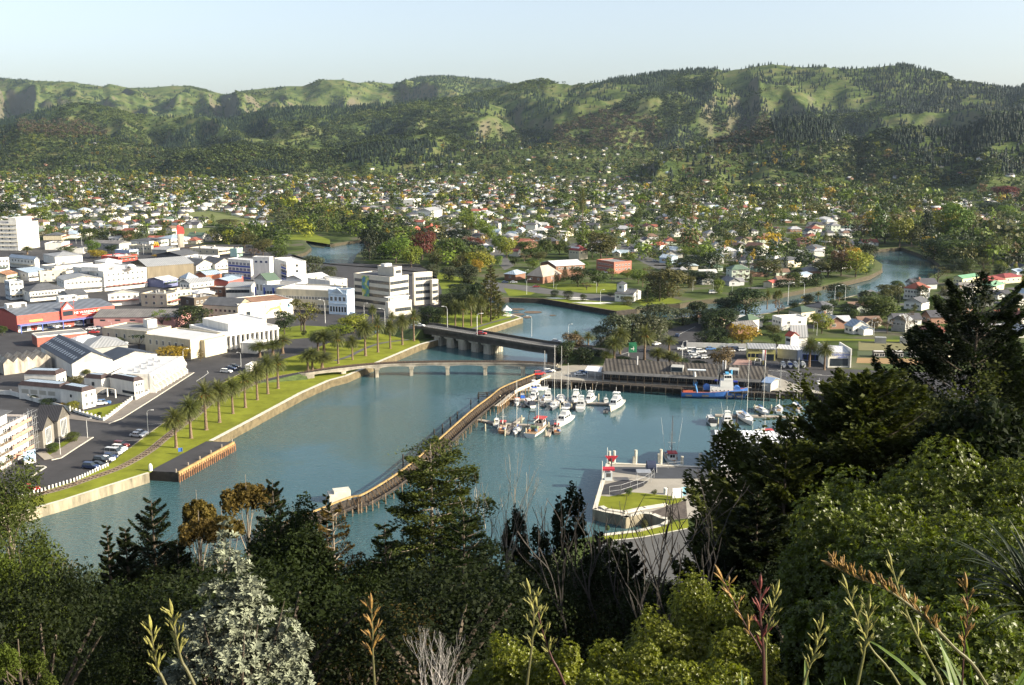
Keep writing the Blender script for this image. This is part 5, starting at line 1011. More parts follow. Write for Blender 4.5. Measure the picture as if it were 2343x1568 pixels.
for x in (2000, 2170, 2330):
 v = corners('F', (x - 60, 432), (x - 60, 436), (x + 45, 438), 2.4); v.b = 2.5
 bld('bowls_shelter', 'open white framed shelter beside the bowling green', 'shelter',[dict(v=v,wall=C((0.10,0.09,0.08)),roof=C(WHITE),ph=0.1,win=[('R',1,2,v.a*.42,1.5,.3,2,None,C(WHITE),2)])],group='shelters by the bowling green')
for x in (2000, 2230):
 v = corners('F', (x - 45, 305), (x - 45, 308), (x + 55, 312), 2.6); v.b = 3
 bld('bowls_pavilion', 'grey lean to pavilion at the far side of the bowling green', 'pavilion', [dict(v=v, wall=GRYW, roof=RG, ph=0.1)], group='pavilions by the bowling green')
b_ = W('S', 2015, 370); rt = empty('gazebo', b_, 0, 'small green and white octagonal rotunda on the river point', 'gazebo')
mb = MB()
for i in range(8): a = i * math.pi / 4; mb.tube([b_ + Vector((2 * math.cos(a), 2 * math.sin(a), 0)), b_ + Vector((2 * math.cos(a), 2 * math.sin(a), 3))], .1, 5)
mb.build('posts', C((0.1, 0.35, 0.22)), rt)
mb=MB();ring=[(b_.x+2.9*math.cos(i*math.pi/4),b_.y+2.9*math.sin(i*math.pi/4),b_.z+3) for i in range(8)];mid=[(b_.x+1.0*math.cos(i*math.pi/4),b_.y+1.0*math.sin(i*math.pi/4),b_.z+4.3) for i in range(8)]
mb.loft([ring, mid], closed=True); mb.add(mid + [(b_.x, b_.y, b_.z + 5.4)], [(i, (i + 1) % 8, 8) for i in range(8)]); mb.build('roof', C((0.75, 0.73, 0.7)), rt)
mb = MB(); mb.tube([b_, b_ + Vector((0, 0, .35))], 2.8, 8); mb.build('plinth', CONCL, rt)
v = Vol(PD(*pix('N', 660, 100), 292), W('N', 640, 140, LZ + 5.5), W('N', 740, 140, LZ + 5.5), LZ + 5.5);
A_ = W('N', 632, 165, LZ + 5.2); v = Vol(A_ + Vector((0, 22, 0)), A_, A_ + Vector((24, -1.5, 0)), LZ + 5.2)
bld('wharf_store', 'large white ribbed store shed on the wharf behind the cypress', 'store shed',[dict(v=v,wall=ribbed('white_cladding',(0.6,0.62,0.63),.8, 'X'),roof=ribbed('white_ribbed_roof',(0.62,0.64,0.66),1.0, 'X',depth=.6),rt='gable',al='u',rise=3.2,ov=.3)])
# bridges, breakwater, jetty
def deck_strip(mb, A, B, z0, z1, mi=0):
 """a solid band between two polylines A and B (same length)"""
 for i in range(len(A) - 1):
  q = [A[i], A[i + 1], B[i + 1], B[i]]; k = [(p.x, p.y, p.z + z0) for p in q] + [(p.x, p.y, p.z + z1) for p in q]
  mb.add(k, [(0, 3, 2, 1), (4, 5, 6, 7), (0, 1, 5, 4), (1, 2, 6, 5), (2, 3, 7, 6), (3, 0, 4, 7)], mi)
BRC = mat('shaded_bridge_concrete', (0.10, 0.09, 0.075), 0.9, 0.3, 0.4)  # base colour darkened to carry the shadow on the bridge face
BZ = 7.0
near = [W('S', 640, 550, BZ), W('S', 780, 562, BZ), W('S', 1580, 692, BZ), W('S', 2340, 822, BZ), W('E', 850, 420, BZ), W('E', 1060, 438, BZ - .8)]
wdt = 11.0; d0 = (near[-1] - near[0]).normalized(); nn = Vector((-d0.y, d0.x, 0)); nn = nn if nn.y > 0 else -nn
far = [p + nn * wdt for p in near]
rb = empty('road_bridge', near[1], 0, 'low concrete road bridge on heavy piers crossing the river mouth', 'bridge')
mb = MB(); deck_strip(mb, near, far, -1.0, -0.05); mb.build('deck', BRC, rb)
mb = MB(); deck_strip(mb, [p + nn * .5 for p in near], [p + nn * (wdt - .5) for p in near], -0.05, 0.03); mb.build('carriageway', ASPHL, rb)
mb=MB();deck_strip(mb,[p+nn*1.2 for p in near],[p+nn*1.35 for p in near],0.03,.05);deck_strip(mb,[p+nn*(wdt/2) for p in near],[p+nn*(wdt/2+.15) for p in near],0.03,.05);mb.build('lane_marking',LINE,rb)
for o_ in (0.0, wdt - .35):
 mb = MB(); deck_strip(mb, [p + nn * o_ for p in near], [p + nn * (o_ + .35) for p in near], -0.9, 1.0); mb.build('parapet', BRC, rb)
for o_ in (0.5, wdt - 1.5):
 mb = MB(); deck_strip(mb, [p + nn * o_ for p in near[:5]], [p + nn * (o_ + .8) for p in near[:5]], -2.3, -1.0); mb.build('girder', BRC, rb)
L = (near[4] - near[1]); npi = 6
ang = math.atan2(L.y, L.x)
for px in (1010, 1345, 1655, 1985, 2290):
 t = (W('S', px, 700, 3) - near[1]).dot(L.normalized()); q = near[1] + L.normalized() * (t + 1.5)
 mb = MB(); mb.cbox((q.x + nn.x * wdt / 2, q.y + nn.y * wdt / 2, -2), 3.2, wdt - 1.6, BZ - .3, ang); mb.cbox((q.x + nn.x * wdt / 2, q.y + nn.y * wdt / 2, BZ - 3.0), 5.2, wdt - .8, .7, ang)
 for j in range(8):
  for s_ in (-1, 1): e = q + nn * (1.1 + j * 1.25) + L.normalized() * 1.75 * s_; mb.tube([(e.x, e.y, -2), (e.x, e.y, BZ - 3)], .3, 6)
 mb.build('pier', mat('pier_concrete', (0.40, 0.37, 0.30), .85, .4, .4, streak=(1, 1, .3)), rb)
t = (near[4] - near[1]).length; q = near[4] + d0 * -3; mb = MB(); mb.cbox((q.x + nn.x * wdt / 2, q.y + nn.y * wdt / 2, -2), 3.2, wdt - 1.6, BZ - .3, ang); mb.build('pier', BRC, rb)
def embankment(A, B, z0, z1, n_, wd, nm):
 mb = MB(); d = (B - A); nr = Vector((-d.y, d.x, 0)).normalized(); rows = []
 for i in range(n_ + 1):
  t = i / n_; p = A + d * t; h = z0 + (z1 - z0) * t; k = max(h - LZ, .05) * 1.6
  rows.append([(p.x+nr.x*(wd/2+k),p.y+nr.y*(wd/2+k),LZ-.2),(p.x+nr.x*wd/2,p.y+nr.y*wd/2,h),(p.x-nr.x*wd/2,p.y-nr.y*wd/2,h),(p.x-nr.x*(wd/2+k),p.y-nr.y*(wd/2+k),LZ-.2)])
 k = len(mb.v)
 for r_ in rows: mb.v.extend(r_)
 for i in range(n_):
  for j in range(3): a = i * 4 + j; mb.f.append((a, a + 4, a + 5, a + 1)); mb.m.append(1 if j == 1 else 0)
 mb.f.append((0, 1, 2, 3)); mb.m.append(0); e = n_ * 4; mb.f.append((e + 3, e + 2, e + 1, e)); mb.m.append(0)
 return mb.build(nm, [mat('bank_grass', (0.07, 0.10, 0.03), .95, .4, .5), ASPH], kind='structure')
c0 = near[0] + nn * wdt / 2; embankment(Vector((c0.x + d0.x * 5, c0.y + d0.y * 5, 0)), Vector((c0.x - d0.x * 42, c0.y - d0.y * 42 + 4, 0)), BZ - .04, LZ + .1, 6, wdt, 'road_embankment')
c1 = near[-1] + nn * wdt / 2; embankment(Vector((c1.x - d0.x * 3, c1.y - d0.y * 3, 0)), Vector((c1.x + d0.x * 45, c1.y + d0.y * 45, 0)), BZ - .9, LZ + .12, 6, wdt, 'road_embankment')
RZ = 5.2
rail=smooth_line([W('D',600,388,RZ-1),W('D',640,378,RZ-.4),W('D',950,335,RZ),W('D',1260,306,RZ),W('D',1580,292,RZ),W('D',1910,287,RZ),W('D',2255,287,RZ),W('E',550,532,RZ),W('E',860,552,RZ-.3)],6)
def offs(P, o):
 out = []
 for i, p in enumerate(P):
  d = P[min(i + 1, len(P) - 1)] - P[max(i - 1, 0)]; d.z = 0; d.normalize(); n_ = Vector((-d.y, d.x, 0)); out.append(p + n_ * o)
 return out
rg = empty('rail_bridge', rail[6], 0, 'curved pale concrete railway bridge on slender piers across the river', 'bridge')
CONB = mat('white_bridge_concrete', (0.28, 0.255, 0.21), .8, .35, .3)
mb = MB(); deck_strip(mb, offs(rail, -1.9), offs(rail, 1.9), -.45, 0); mb.build('deck', CONB, rg)
mb = MB(); deck_strip(mb, offs(rail, -1.5), offs(rail, 1.5), 0, .18); mb.build('ballast', TIMD, rg)
mb = MB(); [deck_strip(mb, offs(rail, o), offs(rail, o + .09), .3, .44) for o in (-.6, .52)]
R_ = offs(rail, 0)
for i in range(len(R_) - 1):
 d = R_[i + 1] - R_[i]; L_ = d.length; a = math.atan2(d.y, d.x)
 for j in range(max(1, int(L_ / 1.1))): mb.cbox(R_[i] + d * (j * 1.1 / L_) + Vector((0, 0, .18)), .28, 2.9, .13, a)
mb.build('track', mat('old_sleepers', (0.10, 0.07, 0.05), .9, .3, 1), rg)
pier_px = [('D', 960), ('D', 1255), ('D', 1585), ('D', 1912), ('D', 2258), ('E', 550)]
ptx = [W(t, x, 330, RZ - 3).x / W(t, x, 330, RZ - 3).y for t, x in pier_px]
def near_a(a): return min(range(len(rail)), key=lambda i: abs(rail[i].x / rail[i].y - a))
pi_ = [near_a(a) for a in ptx]
for i in pi_:
 p = rail[i]; d = rail[min(i + 1, len(rail) - 1)] - rail[i - 1]; a = math.atan2(d.y, d.x)
 mb=MB();mb.cbox((p.x,p.y,-2),1.3,2.8,RZ+.2,a);mb.cbox((p.x,p.y,RZ-2.3),1.8,3.4,.8,a);mb.build('pier',mat('pier_concrete_pale',(0.42,0.38,0.30),.85,.4,.5,streak=(1,1,.3)),rg)
mb = MB(); idx_ = [3] + pi_ + [len(rail) - 1]
for s_ in (-1.75, 1.35):
 for a, b_ in zip(idx_[:-1], idx_[1:]):
  A_ = offs(rail, s_)[a:b_ + 1]; B_ = offs(rail, s_ + .4)[a:b_ + 1]; n_ = len(A_)
  for i in range(n_ - 1):
   h0 = 1.0 + .6 * (abs(2 * i / (n_ - 1) - 1) ** 2.2) ; h1 = 1.0 + .6 * (abs(2 * (i + 1) / (n_ - 1) - 1) ** 2.2)
   q = [A_[i], A_[i + 1], B_[i + 1], B_[i]]; hh = [h0, h1, h1, h0]
   mb.add([(p.x, p.y, p.z - h) for p, h in zip(q, hh)] + [(p.x, p.y, p.z - .45) for p in q], [(0, 3, 2, 1), (4, 5, 6, 7), (0, 1, 5, 4), (1, 2, 6, 5), (2, 3, 7, 6), (3, 0, 4, 7)])
mb.build('girder', CONB, rg)
A_ = W('D', 615, 465, LZ); B_ = W('D', 770, 425, LZ);
mb = MB(); o1 = offs(rail, -2.2 if offs(rail, -2.2)[4].y < rail[4].y else 2.2); q0 = [o1[i] for i in range(2, 12)]
mb.loft([[(p.x,p.y-.3,LZ-1.0 if i>4 else LZ-.4),(p.x,p.y-.3,p.z+.1),(p.x,p.y+.5,p.z+.1),(p.x,p.y+.5,LZ-.6)] for i,p in enumerate(q0[:6])],closed=True);mb.build('wing_wall',CONB,rg)
c_ = rail[0]; embankment(Vector((rail[3].x, rail[3].y, 0)), Vector((W('D', 160, 480).x, W('D', 160, 480).y, 0)), RZ - .5, LZ + .1, 5, 3.2, 'railway_embankment')
bw=smooth_line([W('E',700,655,LZ),W('E',500,735,LZ),W('E',380,790,LZ),W('E',280,870,LZ),W('E',100,1010,LZ),W('D',1850,1040,LZ),W('D',1560,1290,LZ),W('D',1200,1520,LZ),W('M',380,335,LZ),W('M',120,440,LZ),W('M',-150,540,LZ)],5)
tw = empty('training_wall', bw[20], 0, 'long timber training wall dividing the river from the boat basin', 'breakwater')
YT = mat('yellowed_timber', (0.30, 0.21, 0.09), .85, .3, .6)
LFT = -1 if offs(bw, -1)[20].x < bw[20].x else 1
a0, a1 = offs(bw, LFT * 1.6), offs(bw, LFT * 1.25)
mb = MB(); deck_strip(mb, a0, a1, .55, .95); mb.build('top_beam', YT, tw)
mb=MB();deck_strip(mb,a0,a1,-3.2,.1);deck_strip(mb,offs(bw,LFT*-1.2),offs(bw,LFT*-1.4),-1.0,-.6);deck_strip(mb,offs(bw,LFT*1.2),offs(bw,LFT*-1.2),-1.5,-1.3);mb.build('sheeting',TIMD,tw)
mb = MB(); mbx = MB()
c0_, c1_ = offs(bw, LFT * 1.4), offs(bw, LFT * -1.9)
for i in range(len(bw) - 1):
 d = bw[i + 1] - bw[i]; n_ = max(1, int(d.length / 1.5))
 for j in range(n_):
  t = j / n_; p = c0_[i] + (c0_[i + 1] - c0_[i]) * t; q = c1_[i] + (c1_[i + 1] - c1_[i]) * t
  mb.tube([(p.x, p.y, LZ + .7), (q.x, q.y, -1.2)], .13, 4); mb.tube([(p.x, p.y, -1), (p.x, p.y, LZ + .6)], .16, 5)
  if j % 3 == 0: mbx.tube([(q.x + (q.x - p.x) * .2, q.y, -1.5), (q.x + (q.x - p.x) * .2, q.y, 2.2 + .6 * math.sin(i * 3 + j))], .17, 5)
mb.build('raking_timbers', mat('brown_timber', (0.10, 0.065, 0.035), .9, .35, 1), tw); mbx.build('outer_piles', TIMB, tw)
wk = offs(bw, -LFT * 2.8)[:30]; we = offs(bw, -LFT * 4.6)[:30]
ww = empty('walkway', wk[5], 0, 'pale fenced timber walkway on piles beside the training wall', 'walkway')
mb = MB(); deck_strip(mb, wk[:18], we[:18], -.6, -.35); mb.build('boards', mat('silvered_boards', (0.40, 0.36, 0.29), .85, .25, .8), ww)
mb = MB(); deck_strip(mb, we[:12], offs(bw, -LFT * 4.7)[:12], -.3, .8); mb.build('fence_panels', mat('pale_palings', (0.50, 0.46, 0.38), .85, .3, 1.5, streak=(6, 6, .3)), ww)
mb = MB()
for i in range(0, 18):
 d = we[i + 1] - we[i]
 for j in range(max(1, int(d.length / 1.6))):
  p = we[i] + d * (j / max(1, int(d.length / 1.6))); mb.tube([(p.x, p.y, -1.5), (p.x, p.y, LZ + .4)], .15, 5)
mb.build('piles', mat('orange_stained_pile', (0.33, 0.19, 0.08), .9, .45, .6), ww)
b_=W('D',940,1560,0);mb=MB();mb.cbox((b_.x,b_.y+1,-1),4.2,3,3.9,.35);mb.cbox((b_.x-2.4,b_.y+.4,-1),1.8,3.6,3.2,.35);mb.build('concrete_caisson',CONCL,label='weathered concrete block at the river end of the training wall',cat='caisson')
J = WP('B', [(1365, 1045), (1622, 1060), (2130, 783), (1880, 775)]); jt = empty('jetty', J[0], 0, 'flat asphalt jetty with rusty timber sheet piling beside the lawn', 'jetty')
mb = MB(); mb.prism([(p.x, p.y) for p in J], -2, LZ + .12, 0, mtop=1); mb.build('platform', [mat('jetty_tar', (0.04, 0.035, 0.03), .9, .3, .6), ASPH], jt)
d = J[2] - J[1]; a = math.atan2(d.y, d.x); n_ = Vector((d.y, -d.x, 0)).normalized(); n_ = n_ if n_.x > 0 else -n_
mb = MB(); mb.cbox((J[1] + J[2]) / 2 + n_ * .1 + Vector((0, 0, -1.0)), d.length, .5, 1.35, a); mb.build('edge_beam', YT, jt)
mb=MB();[mb.tube([(p.x,p.y,-2),(p.x,p.y,LZ-.3)],.2,5) for p in [J[1]+d*(k/26)+n_*.45 for k in range(27)]];mb.build('fender_piles',mat('rusty_fender',(0.26,0.13,0.07),.9,.4,.8),jt)
for k in range(6): p = J[1] + d * (k / 5) - n_ * .5; m2 = MB(); m2.tube([p + Vector((0, 0, .1)), p + Vector((0, 0, 1.1))], .22, 7); m2.build('bollard', C((0.25, 0.22, 0.18)), jt)
b_=W('B',1374,1042);mb=MB();mb.tube([b_,b_+Vector((0,0,1.4)),b_+Vector((0,0,1.9)),b_+Vector((0,0,2.1))],[.5,.5,.35,.1],10);mb.build('mooring_bollard',C(WHITE),label='round topped white bollard at the corner of the jetty',cat='bollard')
b_=W('B',1648,893);rt=empty('information_sign',b_,0, 'small blue information sign on two posts on the lawn', 'sign');mb=MB();mb.cbox(b_+Vector((0,0,.9)),1.2,.1,1.1,.3);mb.build('panel',C((0.05,0.15,0.5)),rt);mb=MB();mb.cbox(b_+Vector((-.5,0,0)),.1,.1,1.9,.3);mb.cbox(b_+Vector((.5,0,0)),.1,.1,1.9,.3);mb.build('post',FD,rt)
PILE = MB(); PILE.tube([(0, 0, -1.5), (0, 0, 3.2)], .26, 8); PILE.tube([(0, 0, 3.2), (0, 0, 3.35)], .3, 8); pm = PILE.mesh('mooring_pile', TIMD)
PL = MB(); PL.tube([(0, 0, -1.5), (0, 0, 2.6), (0, 0, 3.3), (0, 0, 3.6)], [.3, .3, .26, .12], 8); pl_ = PL.mesh('mooring_pile', mat('pale_pile', (0.45, 0.42, 0.30), .8, .3, .6))
for t,x,y,s_,m_ in [('D',2123,678,.8,0),('D',2000,802,1,0),('D',1937,858,1.1,0),('D',1865,942,1.4,0),('D',1790,985,1.3,0),('D',1506,1235,1.5,0),('E',575,1212,1.2,1),('E',205,1160,1.0,1),('E',288,1110,.9,1),('E',383,1205,1.0,1),('E',535,1080,1.0,1),('E',755,1215,1.0,1),
                          ('E',783,1130,.8,1),('E',885,960,.9,1),('E',1237,880,1.0,1),('E',990,960,.8,1),('F',518,1105,1.0,1),('F',686,1120,1.8,0),('F',850,975,.9,1),('F',1003,975,.9,1),('F',300,2000,0,1),('E',140,870,.9,0),('E',340,880,.8,1)]:
 if s_ == 0: continue
 o=addobj('mooring_pile',pl_ if m_ else pm,W(t,x,y,0),label='slim pale mooring pile standing in the marina water' if m_ else 'dark timber pile standing alone in the river',cat='pile',group='mooring piles');o.scale=(.8,.8,s_*.68)
b_=W('E',145,870,0);mb=MB();[mb.tube([(b_.x+dx,b_.y+dx*.2,-1),(b_.x+dx,b_.y+dx*.2,2.6)],.2,5) for dx in (0,3,6)];[mb.tube([(b_.x,b_.y,z),(b_.x+7,b_.y+1.4,z)],.15,5) for z in (1,1.8,2.4)];mb.build('timber_dolphin',TIMD,label='dark railed timber dolphin standing off the training wall',cat='dolphin')
def pontoon(P, w, lab):
 mb = MB()
 for i in range(len(P) - 1):
  d = P[i + 1] - P[i]; mb.cbox((P[i] + P[i + 1]) / 2 + Vector((0, 0, .05)), d.length + w * .5, w, .5, math.atan2(d.y, d.x))
 return mb.build('pontoon', mat('pontoon_deck', (0.33, 0.29, 0.24), .85, .25, .8), label=lab, cat='pontoon')
pontoon([W('E', x, y, 0) for x, y in [(150, 1070), (340, 1105), (630, 1118), (850, 1125)]], 1.8, 'near floating pontoon with four finger berths')
pontoon([W('E', x, y, 0) for x, y in [(380, 880), (640, 892), (900, 905), (1130, 915), (1320, 922)]], 1.8, 'far floating pontoon behind the first row of boats')
pontoon([W('E', x, y, 0) for x, y in [(400, 1195), (440, 1130), (540, 1050)]], 1.5, 'angled pontoon finger beside the red roofed boat')
pontoon([W('E', x, y, 0) for x, y in [(770, 1215), (810, 1150), (835, 1120)]], 1.5, 'pontoon finger between the trawler and the white launch')
pontoon([W('F', x, y, 0) for x, y in [(505, 1025), (690, 1030), (900, 1035), (1250, 1045)]], 2.0, 'pontoon among the boats beside the cypress')
pontoon([W('G', x, y, 0) for x, y in [(400, 1032), (470, 1026), (560, 1020)]], 1.6, 'small landing pontoon on the far river bank')
def post(t, x, yb, yt, w_, m, lab, name='mooring_post', cat='post', z=LZ):
 b_ = W(t, x, yb, z); top = PD(*pix(t, x, yt), b_.y).z; mb = MB(); mb.tube([(b_.x, b_.y, z), (b_.x, b_.y, top)], w_, 7); return mb.build(name, m, label=lab, cat=cat)
PP = mat('bleached_post', (0.5, 0.48, 0.40), .8, .25, .7)
for x,yb,yt,w_,lab in ((845,250,75,.42, 'tall pale double mooring post on the wharf edge'),(822,250,155,.4, 'shorter half of the left mooring post'),(1162,255,68,.42, 'tall pale mooring post left of the fishing boat'),(1138,235,125,.4, 'short pale mooring post left of the fishing boat'),(1430,255,155,.42, 'pale mooring post right of the fishing boat'),(1658,260,120,.45, 'greenish mooring post near the white store'),
      (575, 240, 85, .4, 'pale post behind the red beacon'), (515, 240, 90, .4, 'mossy corner post behind the red beacon')):
 post('R', x, yb, yt, w_, PP, lab)
for x, yb, yt in ((485, 300, 45), (420, 580, 215)): post('R', x, yb, yt, .09, C((0.55, 0.55, 0.52)), 'thin grey light pole on the wharf edge', 'light_pole', 'pole')
b_ = W('R', 540, 340); rt = empty('navigation_beacon', b_, 0, 'red arrow shaped navigation beacon on the wharf corner', 'beacon'); top = PD(*pix('R', 540, 150), b_.y).z
mb=MB();mb.add([(b_.x-1.8,b_.y,top),(b_.x+1.8,b_.y,top),(b_.x+.5,b_.y,LZ+2.6),(b_.x-.5,b_.y,LZ+2.6),(b_.x-1.8,b_.y+.15,top),(b_.x+1.8,b_.y+.15,top),(b_.x+.5,b_.y+.15,LZ+2.6),(b_.x-.5,b_.y+.15,LZ+2.6)],[(3,2,1,0),(4,5,6,7),(0,1,5,4),(1,2,6,5),(2,3,7,6),(3,0,4,7)]);mb.build('daymark',C((0.42,0.03,0.05)),rt)
mb = MB(); mb.cbox((b_.x, b_.y - .03, LZ + 2.6), .35, .3, top - LZ - 3.2); mb.build('stripe', FD, rt); mb = MB(); mb.tube([b_, (b_.x, b_.y, LZ + 3)], .2, 6); mb.build('pole', FD, rt)
b_=W('R',500,455);rt=empty('fuel_pump',b_,0, 'white and red fuel pump cabinet on the wharf', 'fuel pump');mb=MB();mb.cbox(b_,2.0,1.2,2.4);mb.build('cabinet',C((0.55,0.6,0.62)),rt);mb=MB();mb.cbox(b_+Vector((0,0,2.9)),3.2,2,.5);mb.cbox(b_+Vector((-.9,0,2.4)),.1,.1,.5);mb.cbox(b_+Vector((.9,0,2.4)),.1,.1,.5);mb.build('canopy',C((0.4,0.03,0.05)),rt)
mb = MB(); mb.cbox(b_ + Vector((0, -.62, 1.0)), 1.2, .04, 1.1); mb.build('panel', FD, rt)
b_=W('R',945,465);mb=MB();[mb.tube([b_+Vector((x,y,0)),b_+Vector((x,y,2.6))],.06,4) for x in (-1.8,1.8) for y in (-1.5,1.5)];mb.cbox(b_+Vector((0,0,2.6)),3.8,3.2,.12);[mb.cbox(b_+Vector((0,y,1.2)),3.6,.05,.06) for y in (-1.5,1.5)];mb.build('mesh_cage',STL,label='grey wire mesh cage on the wharf beside the security fence',cat='cage')
b_=W('R',1040,350);rt=empty('net_reel',b_,0, 'dark blue net reel at the head of the security fence', 'net reel');mb=MB();mb.tube([b_+Vector((-1.2,0,1.6)),b_+Vector((1.2,0,1.6))],1.5,14);mb.build('drum',C((0.03,0.04,0.08)),rt)
mb = MB(); [mb.tube([b_ + Vector((x, y, 0)), b_ + Vector((x, 0, 1.8))], .12, 5) for x in (-1.4, 1.4) for y in (-1, 1)]; mb.build('frame', STL, rt)
fence(WP('R', [(1075, 430), (1050, 460), (950, 540), (780, 600), (660, 640), (515, 660)]), 'galvanised security fence curving across the wharf', 2.6, 2.4, 'security_fence', cat='fence')
fence(WP('R', [(1080, 430), (1070, 330), (1440, 290)]), 'thin wire fence along the wharf apron', 1.6, 3, 'wire_fence', cat='fence')
b_=W('R',1372,715);rt=empty('notice_board',b_,0, 'plain white notice board on the grass', 'sign');mb=MB();mb.cbox(b_+Vector((0,0,.7)),2.6,.12,2.6,.15);mb.build('panel',C((.7,.7,.7)),rt);mb=MB();[mb.cbox(b_+Vector((x,.1,0)),.12,.1,3.2) for x in (-1.1,1.1)];mb.build('post',STL,rt)
b_=W('R',1448,690);rt=empty('notice_board',b_,0, 'small blue and white notice board by the road', 'sign');mb=MB();mb.cbox(b_+Vector((0,0,.8)),1.3,.12,2.2,.15);mb.build('panel',C((.25,.5,.6)),rt)
b_=W('R',1220,632);mb=MB();mb.tube([b_,b_+Vector((0,0,1.5))],[.45,.45],10);mb.tube([b_+Vector((0,0,1.5)),b_+Vector((0,0,1.65))],[.5,.4],10);mb.build('litter_bin',C((.6,.62,.6)),label='pale round litter bin at the edge of the grass',cat='bin')
mb = MB(); P = WP('R', [(420, 800), (480, 838), (700, 868), (950, 815), (1230, 772)]);
for i in range(len(P) - 1): dd_ = P[i + 1] - P[i]; mb.cbox((P[i] + P[i + 1]) / 2, dd_.length + .4, 1.2, .35, math.atan2(dd_.y, dd_.x))
mb.build('quay_coping', CONCL, kind='structure')
bm_ = MB(); bm_.cbox((0, 0, 0), .34, .34, .95); bm_.cbox((0, 0, .95), .26, .26, .06); bme = bm_.mesh('bollard', C((.75, .75, .72)))
P = [W('B', 135, 1305), W('B', 400, 1225), W('B', 690, 1135), W('B', 985, 1000)]; tot = 30
acc = [0]
for i in range(3): acc.append(acc[-1] + (P[i + 1] - P[i]).length)
for k in range(tot):
 s_ = acc[-1] * k / (tot - 1); i = max(j for j in range(3) if acc[j] <= s_ + 1e-6); q = P[i] + (P[i + 1] - P[i]) * ((s_ - acc[i]) / (acc[i + 1] - acc[i]))
 o = addobj('bollard', bme, q, label='white square bollard in the row beside the railway', cat='bollard', group='bollards along the car park'); o.rotation_euler.z = .3
mb = MB(); mb.tube([(q_.x, q_.y, LZ + .85) for q_ in WP('B', [(860, 1055), (985, 998)])], .05, 4); mb.build('chain_rail', C(WHITE), label='thin white rail on the last bollards', cat='rail')
def lamp_proto(h, arm):
 rt = empty('street_lamp', (0, 0, -500)); m = mat('lamp_paint', (0.6, 0.61, 0.6), .5, .05, 1)
 mb = MB(); mb.tube([(0, 0, 0), (0, 0, h * .88), (arm * .12, 0, h * .96), (arm * .45, 0, h)], [.13, .09, .08, .07], 6); mb.bl('pole', m, rt)
 mb = MB(); mb.tube([(arm * .45, 0, h), (arm, 0, h + .1)], .06, 5); mb.bl('arm', m, rt)
 mb = MB(); mb.box(arm - .15, -.22, h - .02, arm + .85, .22, h + .2); mb.bl('lamp_head', C((.75, .75, .72)), rt); return rt
LP = lamp_proto(10, 1.8); first = [True]
def lamp(t, x, yb, yt, rz, z=LZ, lab=None):
 b_ = W(t, x, yb, z); top = PD(*pix(t, x, yt), b_.y).z; s_ = (top - z) / 10.1
 lab = lab or 'tall grey street lamp with a curved arm'
 if first[0]: o = LP; o.location = b_; o.rotation_euler.z = rz; o.scale = (s_,) * 3; o['label'] = lab; o['category'] = 'street lamp'; o['group'] = 'street lamps'; first[0] = False
 else: copy_tree(LP, b_, rz, s_, lab, 'street lamp', 'street lamps')
for a in [('S',1578,690,335,0,BZ),('S',1140,545,232,3.14,BZ),('E',628,300,110,3.1,BZ),('E',962,330,183,0,BZ),('C',917,778,565,3.1,LZ),('C',1272,735,595,0,LZ),('C',1463,860,645,3.1,LZ),('C',2028,815,625,3.1,LZ),('C',2303,870,690,0,LZ),('C',775,335,240,3.1,LZ),
          ('A',1678,1500,1300,0,LZ),('B',2200,100,-40,3.1,LZ),('E',2003,510,340,0,LZ),('F',948,640,398,0,LZ),('F',190,510,340,0,LZ),('F',2140,860,690,3.1,LZ),('F',1420,290,165,3.1,LZ),('F',1918,265,130,0,LZ),('F',1940,290,165,0,LZ),('G',850,970,910,0,LZ),('G',583,1000,860,0,LZ),('G',1220,985,885,3.1,LZ),('G',1255,1090,955,0,LZ),
          ('G',570,890,775,0,LZ),('G',828,940,835,3.1,LZ),('G',1413,640,545,0,LZ),('G',1505,640,565,0,LZ),('G',1678,650,555,3.1,LZ),('G',1937,780,722,3.1,LZ),('G',2097,970,870,0,LZ),('G',2283,970,862,3.1,LZ),('G',275,670,605,0,LZ),('H',558,905,740,0,LZ),('H',678,870,735,3.1,LZ),('H',910,890,762,0,LZ),('H',990,875,755,3.1,LZ),('H',135,850,755,0,LZ),('H',345,970,890,3.1,LZ),('H',1390,855,770,0,LZ),
          ('A',695,345,280,3.1,LZ),('A',748,360,272,3.1,LZ),('A',1310,445,360,0,LZ),('A',1133,1080,975,0,LZ),('A',1022,1160,1050,3.1,LZ),('B',800,745,560,0,LZ),('B',1353,710,485,0,LZ),('B',552,895,715,0,LZ),('A',2215,1350,1245,3.1,LZ),('F',1390,250,130,0,LZ)]:lamp(*a)
b_ = W('E', 1512, 520); rt = empty('road_sign', b_, 0, 'green direction sign on a tall white post by the palms', 'road sign'); tp = PD(*pix('E', 1512, 350), b_.y).z
mb=MB();mb.tube([b_,(b_.x,b_.y,tp)],.12,6);mb.build('post',C(WHITE),rt);mb=MB();mb.cbox((b_.x+1.6,b_.y-.2,tp-4.2),3.4,.1,4.2,.1);mb.build('panel',C((0.02,0.16,0.08)),rt);mb=MB();mb.cbox((b_.x+1.5,b_.y-.28,tp-2.8),1.4,.04,.25,.1);mb.cbox((b_.x+1.9,b_.y-.28,tp-3.4),.25,.04,1.6,.1);mb.build('arrow',C(WHITE),rt)
